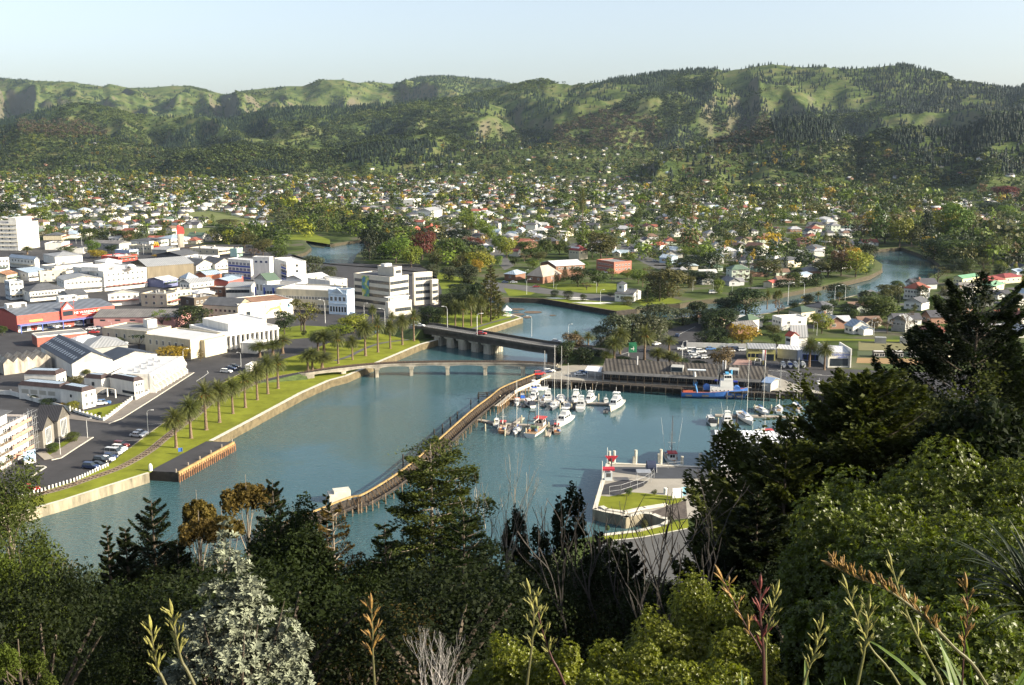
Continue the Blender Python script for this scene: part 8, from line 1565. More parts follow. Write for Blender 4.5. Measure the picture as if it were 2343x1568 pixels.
def hproto(kind):
 L,Wd,H={'hip':(13,10,3.1), 'gable':(12,8,3.1), 'two':(11,9,5.6), 'ell':(14,8,3.0)}[kind];s=Vol(Vector((-L/2,Wd/2,0)),Vector((-L/2,-Wd/2,0)),Vector((L/2,-Wd/2,0)),H,0)
 w = MB(); s.box(w, 0, 0, -.6, L, Wd, H); r = MB()
 if kind in ('gable', 'ell'): gable_wall(s, w, 'u', 2.6)
 gable_roof(s, r, 'u', 2.6 if kind != 'two' else 2.2, .5, hip=0 if kind in ('gable', 'ell') else .85)
 if kind == 'ell':
  t = Vol(s.p(2, 2, 0), s.p(2, -4, 0), s.p(8, -4, 0), H, 0); t.b = 6; t.box(w, 0, 0, -.6, t.a, t.b, H); gable_wall(t, w, 'v', 2.1); gable_roof(t, r, 'v', 2.1, .4, y1=7)
 ch = MB(); ch.cbox((2, 1, H + .8), .8, .8, 2.6)
 wl = []
 for q, rz_ in [((-4, -Wd / 2), 0), ((0, -Wd / 2), 0), ((4, -Wd / 2), 0), ((L / 2, -1.5), R(90)), ((L / 2, 2), R(90)), ((-L / 2, 1), R(-90))]:
  if kind == 'ell' and q == (-4, -Wd / 2): q = (-2, -Wd / 2 - 4)
  if kind == 'ell' and q == (0, -Wd / 2): q = (2.5, -Wd / 2)
  for z in ([1.0] if kind != 'two' else [.9, 3.6]): wl.append((q, z, rz_))
 return w, r, ch, wl
HP = {}
for kd in ('hip', 'gable', 'two', 'ell'):
 w, r, ch, wl = hproto(kd); HP[kd] = (w, r, ch, wl, w.mesh('wall', WH), r.mesh('roof', RG), ch.mesh('chimney', BRK))
WC = {'white': (.70, .68, .63), 'cream': (.66, .6, .46), 'pale grey': (.5, .5, .5), 'pale green': (.5, .56, .46), 'brick': (.3, .17, .12)}
RC={'red':(.24,.085,.06), 'grey':(.2,.2,.21), 'dark':(.07,.07,.08), 'silver':(.36,.37,.39), 'green':(.10,.15,.11), 'brown':(.17,.11,.08), 'pale blue':(.36,.44,.5), 'white':(.48,.48,.47)}
WMt = {k: mat('house_wall_' + k.replace(' ', '_'), v, .8, .06, .4) for k, v in WC.items()}; RMt = {k: mat('house_roof_' + k.replace(' ', '_'), v, .65, .15, .3) for k, v in RC.items()}
rnd=random.Random(3);wsel=['white']*6+['cream']*2+['pale grey', 'pale green', 'brick'];rsel=['grey', 'grey', 'silver', 'silver', 'white', 'dark', 'dark', 'dark', 'red', 'brown', 'green', 'brown', 'pale blue']
def zone(px, py):
 if py > 640: return 'on the east bank right of the creek'
 if px < 620: return 'in the suburb behind the town centre'
 if px > 2000: return 'in the trees at the far right'
 if py > 520: return 'in the suburb just across the river' if px < 1500 else 'in the suburb left of the creek'
 return 'in the middle of the wide suburb' if px < 1500 else 'in the suburb below the right hills'
NI = 245
wmh = window_mesh(C(WHITE), GLASS, 2)
sz = []
for i in range(len(x)):
 kd=rnd.choice(['hip', 'hip', 'gable', 'ell', 'ell', 'two']);wc2=rnd.choice(wsel);rc=rnd.choice(rsel);base=-.28 if x[i]<120 else .15;rz=base+rnd.choice([0,math.pi/2,math.pi,-math.pi/2])+rnd.uniform(-.06,.06);s_=rnd.uniform(.8,1.15);sz.append((kd,wc2,rc,rz,s_))
ZH = hz(x, y); PXY = proj(x, y, ZH)
for i in range(min(NI, len(x))):
 kd, wc2, rc, rz, s_ = sz[i]; w, r, ch, wl, wme, rme, cme = HP[kd]
 lab = f"{wc2} {dict(hip='hipped', gable='gabled', two='two storey', ell='front gabled')[kd]} house with {rc} roof {zone(PXY[0][i], PXY[1][i])}"
 o = empty('suburban_house', (x[i], y[i], float(ZH[i])), rz, lab, 'house'); o.scale = (s_,) * 3
 for nm, me, mt in (('wall', wme, WMt[wc2]), ('roof', rme, RMt[rc])) + ((('chimney', cme, WMt['brick']),) if i % 3 == 0 else ()):
  q = bpy.data.objects.new(nm, me); COL.objects.link(q); q.parent = o; q.material_slots[0].link = 'OBJECT'; q.material_slots[0].material = mt
 if i < 170:
  for (qx, qy), zz, rr in wl: q = bpy.data.objects.new('window', wmh); COL.objects.link(q); q.parent = o; q.location = (qx, qy, zz); q.rotation_euler.z = rr; q.scale = (1.9, 1, 1.3)
def tri_arrays(mb):
 V = np.array(mb.v, float); F = []
 for f in mb.f:
  for j in range(1, len(f) - 1): F.append((f[0], f[j], f[j + 1]))
 return V, np.array(F)
HA = {k: (tri_arrays(v[0]), tri_arrays(v[1])) for k, v in HP.items()}
VV, FF, TT = [], [], []; off = 0
for i in range(NI, len(x)):
 kd, wc2, rc, rz, s_ = sz[i]; c_, s2 = math.cos(rz), math.sin(rz)
 for (V, F), col in zip(HA[kd], (WC[wc2], RC[rc])):
  U=np.stack([(V[:,0]*c_-V[:,1]*s2)*s_+x[i],(V[:,0]*s2+V[:,1]*c_)*s_+y[i],V[:,2]*s_+ZH[i]],1);VV.append(U);FF.append(F+off);TT.append(np.tile(col,(len(V),1)));off+=len(V)
if VV:addobj('distant_houses',bulk('distant_houses',np.concatenate(VV),np.concatenate(FF),mat('distant_house_paint',WHITE,.75,0,1,attr='tint'),np.concatenate(TT)),kind='stuff',label='hundreds of small far houses scattered among the trees of the valley')
# suburban trees: 300 nearest as things, the rest as one mass
belt=[[(600,470),(720,480),(830,500),(930,520),(1000,560),(1110,600),(1100,650),(1000,600),(860,590),(830,550),(760,540),(700,545),(640,520)],[(480,535),(640,545),(660,590),(560,600),(500,575)],[(1990,540),(2150,545),(2420,540),(2420,620),(2180,640),(2150,590)]]
tx, ty = scatter(110000, 400, 4600, 1.2); wide = SUB + belt + [[(-80, 360), (2420, 360), (2420, 600), (2160, 560), (1500, 600), (900, 520), (640, 500), (400, 500), (-80, 500)]]
m = okmask(tx, ty, wide, True, 1); tx, ty = tx[m], ty[m]
PXt, PYt = proj(tx, ty, hz(tx, ty)); inb = np.zeros(len(tx), bool)
for b in belt: inb |= inpoly(PXt, PYt, b)
dens = fbm(tx / 160, ty / 160, 3, 99); keep = inb | (dens > .27) & (g.random(len(tx)) < .95); keep &= street(tx, ty) > 5.5; tx, ty, inb = tx[keep], ty[keep], inb[keep]
k = poisson(tx, ty, np.where(inb, 8.0, np.clip(7 + ty * .003, 8.5, 15))); tx, ty, inb = tx[k], ty[k], inb[k]
hgrid = {}
for i in range(len(HX)): hgrid.setdefault((int(HX[i] / 20), int(HY[i] / 20)), []).append(i)
kk = []
for i in range(len(tx)):
 a_, b_ = int(tx[i] / 20), int(ty[i] / 20); ok = True
 for dx in (-1, 0, 1):
  for dy in (-1, 0, 1):
   for j in hgrid.get((a_ + dx, b_ + dy), ()):
    ddx, ddy = tx[i] - HX[j], ty[i] - HY[j]
    if ddx * ddx + (ddy * (.2 if ddy < 0 else 1)) ** 2 < (66 if ty[i] < 900 else 40): ok = False
 for (qx, qy, qr) in PLACED:
  if (tx[i] - qx) ** 2 + (ty[i] - qy) ** 2 < (qr + 2.5) ** 2: ok = False; break
 kk.append(ok)
kk = np.array(kk); tx, ty, inb = tx[kk], ty[kk], inb[kk]; o_ = np.argsort(ty); tx, ty, inb = tx[o_], ty[o_], inb[o_]; tz = hz(tx, ty)
tsel=['mid green']*6+['olive']*4+['dark green']*5+['light green']*3+['yellow green']*2+['blackish green']*2+['brown', 'grey green']+['light green']*2+['mid green']*6+['olive']*3+['golden']
NT = max(0, 296 - ntree[0])
px_, py_ = proj(tx, ty, tz)
for i in range(min(NT, len(tx))):
 h=rnd.uniform(5,10) if not inb[i] else rnd.uniform(8,13);kd=rnd.choice(['round', 'round', 'dome', 'dome', 'tall', 'sparse']);place_tree((tx[i],ty[i],float(tz[i])),h,h*rnd.uniform(.75,1.05)*(.6 if kd == 'tall' else 1),kd,rnd.choice(tsel),zone(px_[i],py_[i]))
def mass(name, X, Y, Z, H, Wd, cols, protos, sel, label, mat_, jit=.25):
 VV, FF, TT = [], [], []; off = 0; gg = np.random.default_rng(8)
 for pi, (V, F) in enumerate(protos):
  ii = np.where(sel == pi)[0]
  if len(ii) == 0: continue
  a = gg.uniform(0, 6.28, len(ii)); c_, s_ = np.cos(a)[:, None], np.sin(a)[:, None]; w = Wd[ii][:, None]; h = H[ii][:, None]
  U = np.stack([(V[None, :, 0] * c_ - V[None, :, 1] * s_) * w + X[ii][:, None], (V[None, :, 0] * s_ + V[None, :, 1] * c_) * w + Y[ii][:, None], V[None, :, 2] * h + Z[ii][:, None]], -1).reshape(-1, 3)
  VV.append(U); n = len(V); FF.append((F[None] + (np.arange(len(ii)) * n)[:, None, None]).reshape(-1, F.shape[1]) + off)
  t = cols[ii] * (1 + gg.uniform(-jit, jit, (len(ii), 1))); TT.append(np.repeat(t, n, 0)); off += n * len(ii)
 me = bulk(name, np.concatenate(VV), np.concatenate(FF), mat_, np.concatenate(TT)); return addobj(name, me, kind='stuff', label=label)
LMT = leafmat('mass_leaves', (.06, .1, .03), .3, .12, 0, attr='tint')
pr=[leaves(lumpset(k_,31+i),n_,s_,i,.72,ups=.15) for i,(k_,n_,s_) in enumerate((('round',170,.075),('dome',170,.075),('tall',130,.075),('round',60,.13),('dome',60,.13),('tall',50,.12)))]
tx, ty, tz, inb = tx[NT:], ty[NT:], tz[NT:], inb[NT:]; n = len(tx)
cols=np.array([LC[rnd.choice(tsel)] for _ in range(n)]);H=np.where(inb,g.uniform(9,15,n),g.uniform(5,11,n));H=np.where(g.random(n)>.9,H*1.6,H)*np.where(px_[NT:]>1500,1.25,1)+np.clip((ty-1500)*.001,0,2.5)
H=H*np.where(ty>1400,1.15,1);cols=cols*np.where(ty>1400,.8,1)[:,None]*np.where(tz>12,.75,1)[:,None];sel=g.integers(0,3,n)+np.where(ty>1300,3,0);Wd=H*g.uniform(.85,1.35,n)*np.where(sel % 3==2,.6,1)
mass('suburban_trees', tx, ty, tz, H, Wd, cols, pr, sel, 'countless garden and street trees filling the valley between the houses', LMT)
# forest on the hills
cone = []
def cone_proto(seed):
 gg = np.random.default_rng(seed); V = []; F = []
 for t_, (z0, z1, r) in enumerate(((.05, .55, .30), (.35, .8, .22), (.6, 1.0, .14))):
  k = len(V); n_ = 5
  for j in range(n_): a = 2 * math.pi * (j + .4 * t_) / n_; rr = r * gg.uniform(.75, 1.2); V.append((rr * math.cos(a), rr * math.sin(a), z0 + gg.uniform(-.05, .05)))
  V.append((0, 0, z1)); F += [(k + j, k + (j + 1) % n_, k + n_, k + n_) for j in range(n_)]
 return np.array(V), np.array(F)
def blob(seed):
 V, F = leaves(lumpset('round', seed), 30, .2, seed, .75, ups=.15); return V, F
fx, fy = scatter(230000, 1900, 9000, 1.0); fz = hz(fx, fy); m = fz > LZ + 3.5; fx, fy, fz = fx[m], fy[m], fz[m]; PX, PY = proj(fx, fy, fz)
past=[[(1170,205),(1300,190),(1500,195),(1420,235),(1260,300),(1150,300),(1080,275),(1120,235)],[(1640,160),(1760,138),(1900,148),(1940,175),(1960,200),(2020,240),(1990,260),(1890,240),(1800,260),(1700,240),(1640,190)],[(1960,265),(2080,262),(2250,255),(2200,290),(2060,300)],[(540,315),(720,320),(760,345),(700,350),(600,335)],[(330,255),(520,262),(480,290),(330,300)],[(2080,430),(2260,420),(2200,445),(2100,450)]]
thin = fbm(fx / 130, fy / 130, 4, 55); dn = np.full(len(fx), 1.0)
far = fy > 6300; dn = np.where(far, np.where(((PX > 900) & (PX < 1180)) | (thin > .60), .9, .05), dn)
dn = np.where((PX > 1640) & (PY < 250) & (thin > .45) & (PX < 2000), np.minimum(dn, .5), dn)
for q in past: dn = np.where(inpoly(PX, PY, q), np.where(thin > .56, .5, .04), dn)
dn = np.where(~far & (thin < .36), .25, dn); dn = np.where((PY > 330) & ~far & (PX > 950), dn * .6, dn)
for q, f_ in zip(SUB, (.12, .12, .45, .8)): dn = np.where(inpoly(PX, PY, q), dn * f_, dn)
keep = g.random(len(fx)) < dn; fx, fy, fz, PX, PY, thin = fx[keep], fy[keep], fz[keep], PX[keep], PY[keep], thin[keep]
kindn = fbm(fx / 260, fy / 260, 3, 71); n = len(fx); brown = np.zeros(n, bool)
for q in ([(1260,290),(1400,248),(1500,270),(1530,320),(1440,345),(1280,340)],[(40,275),(180,275),(260,310),(150,320),(40,310)],[(1620,290),(1760,265),(1770,330),(1640,360)]):brown |= inpoly(PX,PY,q)
con = (kindn > np.where((PX > 1560) & (fy < 3100), .42, np.where((fy < 4300) & (PY > 262), .58, .44))) & ~brown | (PX > 1640) & (PY < 260) & (kindn > .4)
cc=np.where(con[:,None],np.array([[.015,.030,.014]]),np.array([[.046,.068,.019]]));lt=(~con) & (thin>.55);cc=np.where(lt[:,None],np.array([[.085,.115,.028]]),cc);cc=np.where((brown & (g.random(n)<.75))[:,None],np.array([[.105,.082,.045]]),cc)
far = fy > 6300
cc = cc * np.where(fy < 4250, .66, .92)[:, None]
H = np.where(con, g.uniform(11, 20, n), g.uniform(7, 14, n)); Wd = np.where(con, H * .95, H * g.uniform(1.0, 1.5, n)); H = H * np.where(far, .8, 1)
sel = np.where(con, g.integers(0, 2, n), 2 + g.integers(0, 2, n))
mass('hill_forest', fx, fy, fz - 1, H, Wd, cc, [cone_proto(1), cone_proto(2), blob(3), blob(4)], sel, 'dark pine plantations and bush covering the hills', LMT)
# foreground slope
def gz(x, y): return float(fg(np.array([x]), np.array([y]))[0])
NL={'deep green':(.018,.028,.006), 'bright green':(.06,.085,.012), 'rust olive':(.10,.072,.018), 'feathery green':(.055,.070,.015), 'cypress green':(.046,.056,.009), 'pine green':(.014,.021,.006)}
NM = {k: leafmat('near_' + k.replace(' ', '_'), v, .4, .5, .15, .65, .12, .22) for k, v in NL.items()}
def near_tree(name, lumps, px, py, d, wpx, leafm, label, n=14000, size=.012, cat='tree', limbs=12, bark=BARK, lean=0, seed=0, flat=.35, asp=.6, tr=.014, hmin=None, ups=.3):
 top = PD(px, py, d); g0 = gz(top.x - lean, d); h = max(top.z - g0, hmin or 2); w = wpx / FPX * d * 1.02
 V,F=leaves(lumps,n,size,seed,flat,(.45,1.05),asp,ups);sc_=np.array([w,w,h]);V=V.reshape(-1,4,3);c=V.mean(1,keepdims=True);V=(c*sc_+(V-c)*h).reshape(-1,3);V[:,0]+=lean*V[:,2]/h
 r = empty(name, (top.x - lean, d, g0), 0, label, cat)
 addobj('crown', bulk('crown', V, F, leafm), parent=r)
 g_ = random.Random(seed); mb = MB(); mb.tube([(0, 0, -.5), (lean * .3, .1, h * .35), (lean * .65, -.1, h * .65), (lean, 0, h * .96)], [tr * h * 1.3, tr * h, tr * h * .6, .02], 7)
 ls = sorted(lumps, key=lambda q: -q[2])
 for q in ls[::max(1, len(ls) // limbs)]:
  a0=max(.1,q[2]-.18-.25*(q[0]**2+q[1]**2)**.5);b_=(q[0]*w+lean*q[2],q[1]*w,q[2]*h);mb.tube([(lean*a0,0,a0*h),((b_[0]+lean*a0)/2+g_.uniform(-.3,.3),b_[1]/2,(a0*.45+q[2]*.55)*h),b_],[tr*h*.5,tr*h*.3,.02],5)
 mb.bl('trunk', bark, r); return r
def spray_tree(name, px, py, d, wpx, leafm, label, n, m, prof, size, seed, rise=.3, up=.25, z0=.1, lat=.16, tmin=.15, wind=0, lean=0, bark=BARK, tr=.013, asp=.28, limbs=1):
 top = PD(px, py, d); g0 = gz(top.x - lean, d); h = max(top.z - g0, 2); w = wpx / FPX * d * 1.05; V, F = sprays(n, m, prof, w, h, size, seed, rise, up, z0, lat, tmin, wind, lean, asp)
 r=empty(name,(top.x-lean,d,g0),0,label, 'tree');addobj('crown',bulk('crown',V,F,leafm),parent=r);mb=MB();mb.tube([(0,0,-.5),(lean*.35,0,h*.35),(lean*.7,0,h*.7),(lean,0,h*.98)],[tr*h*1.3,tr*h,tr*h*.55,.02],7)
 for i in range(0, n, limbs):
  f=z0+(.97-z0)*(i+.5)/n;a=i*2.39996;L=prof(f)*w/2*.8*(1+wind*math.cos(a));mb.tube([(lean*f+math.cos(a)*t*L,math.sin(a)*t*L,f*h+L*(rise*t+up*t*t)) for t in (0,.35,.7,1)],[tr*h*.32*(1-f)+.02,.05,.03,.01],4,cap=False)
 mb.bl('trunk', bark, r); return r
def cyp(seed, n=70):
 g_ = random.Random(seed); L = []
 for i in range(n):h=.16+.82*(i/n);R_=.5*(1-max(0,h-.38)/.66)**.75 if h>.38 else .5*(.5+h);a=i*2.4;r=R_*(.4+.58*g_.random());L.append((r*math.cos(a),r*math.sin(a),h+.10*r,.10,.08,.014))
 return L
def tiers(seed, n=40, top=.12, rz=.045, q=.11):
 g_ = random.Random(seed); L = []
 for i in range(n): h = .25 + .73 * i / n; R_ = (.46 * (1 - h) + top); a = i * 2.4; r = R_ * (.45 + .5 * g_.random()); L.append((r * math.cos(a), r * math.sin(a), h, q, q, rz))
 return L
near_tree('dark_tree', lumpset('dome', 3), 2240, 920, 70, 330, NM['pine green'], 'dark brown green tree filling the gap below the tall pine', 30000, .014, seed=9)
CPR = lambda f: 1.0 if f < .38 else max(.04, 1 - ((f - .38) / .62) ** 1.25)
spray_tree('cypress_tree',1985,840,76,800,NM['cypress green'], 'huge windswept cypress with flat layered sprays in front of the marina',150,1700,CPR,.36,3,.26,.28,.12,.14,.08,.14,3.6,asp=.34)
spray_tree('cypress_tree', 1800, 1000, 70, 480, NM['cypress green'], 'dark lower flank of cypress foliage hanging left of the big cypress', 80, 1400, CPR, .34, 5, .25, .3, .1, .14, .1)
spray_tree('cypress_tree', 1735, 1120, 64, 400, NM['pine green'], 'black conifer below the cypress beside the bare tree', 80, 1400, CPR, .34, 6, .2, .25, .1, .14, .1)
spray_tree('pine_tree',2240,692,92,440,NM['pine green'], 'tall ragged black pine rising at the right edge',95,1300,lambda f:.95 if f<.6 else 1.5*(1.04-f)+.25,.34,8,.35,.35,.2,.22,.45,limbs=1)
spray_tree('acacia_tree',985,1022,82,340,NM['feathery green'], 'feathery spreading acacia standing over the end of the training wall',75,900,lambda f:min(1,.5+.85*(1-f))*(.6+.5*random.random()),.24,11,.05,.1,.2,.3,.2,.1,bark=BARKP,asp=.35)
spray_tree('acacia_tree',1060,1160,72,330,NM['deep green'], 'darker acacia crown behind and right of the feathery one',50,700,lambda f:min(1,1.4*(1.02-f))+.1,.2,12,.15,.2,.2,.2,.1)
spray_tree('acacia_tree',760,1148,80,230,NM['rust olive'], 'rusty green tree with pale exposed stems left of the acacia',40,350,lambda f:min(1,1.3*(1.05-f))+.1,.18,13,.3,.2,.3,.22,.4,bark=BARKP)
spray_tree('acacia_tree', 880, 1185, 74, 260, NM['deep green'], 'leafy dark tree filling in below the feathery acacia', 45, 600, lambda f: min(1, 1.4 * (1.02 - f)) + .1, .2, 14, .2, .2, .2, .2, .1)
for px,py,d,w,k,nm in ((345,1135,96,95, 'pine green', 'pointed dark pine in the middle of the left group'),(243,1192,90,40, 'pine green', 'smallest spire shaped pine at the left'),(622,1090,96,70, 'pine green', 'dark pine beside the flat topped gums'),(745,1120,100,34, 'pine green', 'thin pine spike below the concrete block'),(285,1200,92,60, 'pine green', 'broken topped pine left of the pointed pine'),(405,1230,88,70, 'pine green', 'stunted pine right of the pointed pine'),(670,1160,92,50, 'pine green', 'short pine right of the dark pine'),(1372,1210,95,60, 'pine green', 'young pine beside the harbour road'),(1440,1235,80,70, 'pine green', 'second young pine left of the bare tree')):
 spray_tree('conifer_tree', px, py, d, w * 3.2, NM[k], nm, 60, 800, lambda f: (1 - f) ** .85 + .05, .24, int(px), .25, .35, .12, .18)
for px,py,d,w,nm in ((560,1066,104,135, 'tall flat topped gum with rusty foliage against the water'),(447,1103,100,75, 'small flat topped gum left of the tall one'),(452,1150,90,110, 'lower rusty gum with bare pale trunk'),(505,1142,92,90, 'rusty gum crown beside the pine')):
 near_tree('gum_tree', lumpset('umbrella', int(px)), px, py, d, w, NM['rust olive'], nm, 5000, .011, seed=int(px), bark=BARKP, limbs=9, tr=.007, asp=.5)
near_tree('wattle_tree',lumpset('round',4)+lumpset('sparse',5),5,1040,105,190,NM['feathery green'], 'leaning feathery wattle at the left edge over the car park',15000,.010,seed=41,bark=BARKP,tr=.012,asp=.4)
near_tree('wattle_tree', lumpset('round', 6) + lumpset('sparse', 7), 40, 1228, 62, 220, NM['bright green'], 'bright feathery wattle at the lower left edge', 24000, .011, seed=42, asp=.4)
near_tree('wattle_tree', lumpset('sparse', 8), 40, 1450, 34, 170, NM['bright green'], 'leafy wattle branch at the bottom left corner', 7000, .014, seed=43, asp=.4)
near_tree('broadleaf_tree',lumpset('round',9),640,1150,84,190,NM['deep green'], 'leafy green tree right of the flat topped gums',20000,.011,seed=44);near_tree('broadleaf_tree',lumpset('dome',9),700,1215,76,160,NM['deep green'], 'rounded green tree below the concrete block',16000,.012,seed=45)
for px,py,d,w,nm in ((1318,1080,84,80, 'slender dark tree with a clump at its tip'),(1240,1180,80,80, 'thin leafy tree left of the slender dark tree'),(1415,1205,70,110, 'thin dark tree in front of the inlet'),(1190,1140,88,60, 'wispy tree with bare stems')):
 near_tree('slender_tree', lumpset('sparse', int(px)), px, py, d, w * 1.7, NM['pine green'], nm, 3500, .012, seed=int(px), limbs=12, tr=.006)
gg=random.Random(12);SX=[-80,0,90,170,260,330,400,450,520,600,700,800,1100,1200,1300,1400,1500,1600,1700,2000,2100,2342,2500];SY=[1240,1250,1262,1275,1265,1250,1265,1225,1235,1225,1225,1200,1205,1235,1240,1262,1320,1330,1250,1100,1060,1040,1040]
KP = []
for s_ in range(4):
 V,F=leaves(lumpset(['dome', 'round', 'round', 'sparse'][s_],60+s_)+lumpset('dome',70+s_)[:8],[9000,8000,8000,4000][s_],.013,s_+90,.3,(.5,1.05),.6,.2);KP.append((bulk('crown',V,F,NM['deep green']),trunk_mb('round',s_).mesh('trunk',BARK)))
cnt = 0; pos = []
for i in range(2600):
 y = gg.uniform(50, 172); x = gg.uniform(-.55, .52) * y
 if cnt > 135: break
 if any((x - a) ** 2 + (y - b) ** 2 < (2.2 + y * .022) ** 2 * 2 for a, b in pos): continue
 g0 = gz(x, y); h = gg.uniform(6, 13) * (.55 + .45 * min(1, y / 60))
 if g0 < 1: continue
 px, py = proj(x, y, g0); wl_ = np.interp(px, SX, SY) + gg.uniform(4, 60)
 zt_ = PD(px, wl_, y).z; h = min(h, zt_ - g0)
 if h < 2.2 or (1460 < px < 1620 and py < 1480 and y > 110): continue
 k=gg.randrange(4);lk=gg.choice(['deep green', 'deep green', 'pine green', 'pine green', 'feathery green', 'rust olive']);side_ = 'left' if px<780 else 'middle' if px<1560 else 'right';dep = 'lower' if y>110 else 'steep' if y>55 else 'near'
 r = empty('hillside_tree', (x, y, g0 - .3), gg.uniform(0, 6), f'shaded {lk} tree on the {dep} {side_} slope', 'tree'); w = h * gg.uniform(.8, 1.25); r.scale = (w, w, h)
 for nm, me, mt in (('crown', KP[k][0], NM[lk]), ('trunk', KP[k][1], BARK)):
  o = bpy.data.objects.new(nm, me); COL.objects.link(o); o.parent = r; o.material_slots[0].link = 'OBJECT'; o.material_slots[0].material = mt
 pos.append((x, y)); cnt += 1
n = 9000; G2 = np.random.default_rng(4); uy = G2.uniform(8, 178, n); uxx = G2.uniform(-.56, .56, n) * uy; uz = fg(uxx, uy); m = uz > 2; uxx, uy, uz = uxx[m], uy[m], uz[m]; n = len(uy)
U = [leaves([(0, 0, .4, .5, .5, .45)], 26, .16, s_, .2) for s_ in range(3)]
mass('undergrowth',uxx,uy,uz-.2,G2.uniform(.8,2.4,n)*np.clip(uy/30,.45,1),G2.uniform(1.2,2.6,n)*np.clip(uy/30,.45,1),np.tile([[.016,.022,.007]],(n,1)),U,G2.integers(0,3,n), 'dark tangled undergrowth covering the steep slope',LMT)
def rosette_bush(name, px, py, d, w, hh, leafm, label, n=3600, L=.11, seed=0, wl=.2, depth=.8, shell=(.62, 1.05), lum=None, up=.5):
 top=PD(px,py,d);g_=np.random.default_rng(seed);h=hh;base=top.z-h;lum=lum or [(0,0,.42,.44,.44*depth,.44)]+[((.2+.22*q)*math.cos(i*2.4),(.2+.22*q)*depth*math.sin(i*2.4),.4+.42*(1-q)+.06*math.sin(i),.11+.1*z,.11+.1*z,.12+.12*z) for i,(q,z) in enumerate(zip(g_.random(18),g_.random(18)))]
 A=np.array(lum);k=g_.choice(len(A),n,p=(A[:,3]*A[:,5])/(A[:,3]*A[:,5]).sum());dr=g_.normal(size=(n,3));dr[:,2]=np.abs(dr[:,2])*.9-.25;dr /= np.linalg.norm(dr,axis=1)[:,None]
 c = (A[k, :3] + dr * A[k, 3:6] * g_.uniform(*shell, n)[:, None]) * np.array([w, w, h]); dr = dr + np.array([0, 0, up]) + g_.normal(size=(n, 3)) * .25; dr /= np.linalg.norm(dr, axis=1)[:, None]
 t = np.cross(dr, g_.normal(size=(n, 3))); t /= np.linalg.norm(t, axis=1)[:, None]; b = np.cross(dr, t); VV = []
 for j in range(7):
  a=j*.9+g_.uniform(-.2,.2,n);o_=t*np.cos(a)[:,None]+b*np.sin(a)[:,None];e=(o_*.85+dr*g_.uniform(.3,1.0,n)[:,None]);e /= np.linalg.norm(e,axis=1)[:,None];ln=L*g_.uniform(.7,1.25,n)[:,None]
  s_=np.cross(e,dr);s_ /= np.linalg.norm(s_,axis=1)[:,None]+1e-6;mid=c+e*ln*.55+dr*ln*.05;VV.append(np.stack([c,mid-s_*ln*wl,c+e*ln-dr*ln*.15,mid+s_*ln*wl],1))
 V = np.concatenate(VV).reshape(-1, 3); r = empty(name, (top.x, d, base), 0, label, 'bush'); addobj('foliage', bulk('foliage', V, np.arange(len(V)).reshape(-1, 4), leafm), parent=r)
 mb = MB(); q_ = random.Random(seed)
 g0 = gz(top.x, d)
 for i in range(14):a=i*2.4;rr=.42*(i/14)**.5;mb.tube([(rr*.2*w*math.cos(a),rr*.2*w*math.sin(a),g0-base-.4),(rr*.6*w*math.cos(a),rr*.6*w*depth*math.sin(a),.15*h),(rr*w*math.cos(a),rr*w*depth*math.sin(a),h*(.35+.25*q_.random()))],[.05,.035,.01],5)
 mb.bl('stems', BARK, r); return r
KB = leafmat('karo_leaves', (.085, .11, .012), .5, 3.0, .1, .45, .45, .3)
for px,py,d,w,h,nm,n in ((2270,1022,37,8.5,8, 'large glossy leaved bush crest at the right edge',7000),(2050,1085,39,7.5,8, 'broad glossy leaved bush below the cypress',6000),(1940,1120,36,4.6,8, 'darker glossy bush with long leaves left of the broad one',5200),(2150,1130,32,6.5,6.5, 'glossy bush in front of the broad one',5200),(2290,1190,27,6.5,6, 'glossy bush mass low at the right edge',4500),(2080,1280,28,5.2,6, 'shaded glossy bush behind the flax stalks',4800),(2150,1340,23,5.5,5, 'lowest glossy bush behind the arching seed head',3600),(1880,1380,27,2.2,4, 'small shaded bush beside the sunlit rounded one',2400)):
 rosette_bush('glossy_bush', px, py, d, w, h, KB, nm, n, .17, int(px), .17)
KB2 = leafmat('small_bright_leaves', (.14, .155, .014), .4, 3.0, .1, .4, .4, .3)
for px,py,d,w,h,nm,n in ((1635,1320,29,3.4,5.5, 'tall rounded sunlit bush in the lower middle',5200),(1530,1395,28,3.0,4.0, 'rounded sunlit bush left of the tall one',3800),(1700,1450,26,2.4,3, 'low sunlit bush right of the tall one',2800),(1430,1480,25,2.6,3, 'low bright bush between two rounded bushes',2600),(1175,1448,26,2.3,3.2, 'isolated yellow green bush at the bottom middle',3000),(1275,1480,25,1.5,2.4, 'small shaded bush right of the isolated one',1200),(1380,1535,22,1.5,2, 'bright pale leaved bush at the bottom edge',1500),(1600,1530,21,3.2,2, 'bright low bush along the bottom edge',3000)):
 rosette_bush('rounded_bush', px, py, d, w, h, KB2, nm, n, .085, int(px), .18)
SV = mat('silver_leaf', (.19, .21, .145), .6, .35, 4.0, spec=.3)
SL=[(0,0,.93,.05,.05,.09),(-.05,0,.8,.09,.08,.08),(.07,0,.76,.08,.08,.08),(.12,0,.62,.12,.1,.1),(-.1,0,.62,.1,.1,.06),(-.02,0,.5,.2,.2,.1),(.2,0,.5,.11,.1,.09),(-.25,0,.44,.15,.12,.06),(.4,0,.42,.06,.06,.10),(0,0,.3,.3,.25,.15),(-.3,0,.38,.1,.1,.07),(.3,0,.3,.17,.14,.13),(.47,0,.28,.08,.08,.12),(-.2,0,.22,.22,.2,.14),(.15,.1,.15,.34,.25,.14),(-.43,0,.08,.12,.1,.13),(.42,0,.08,.14,.12,.12)]
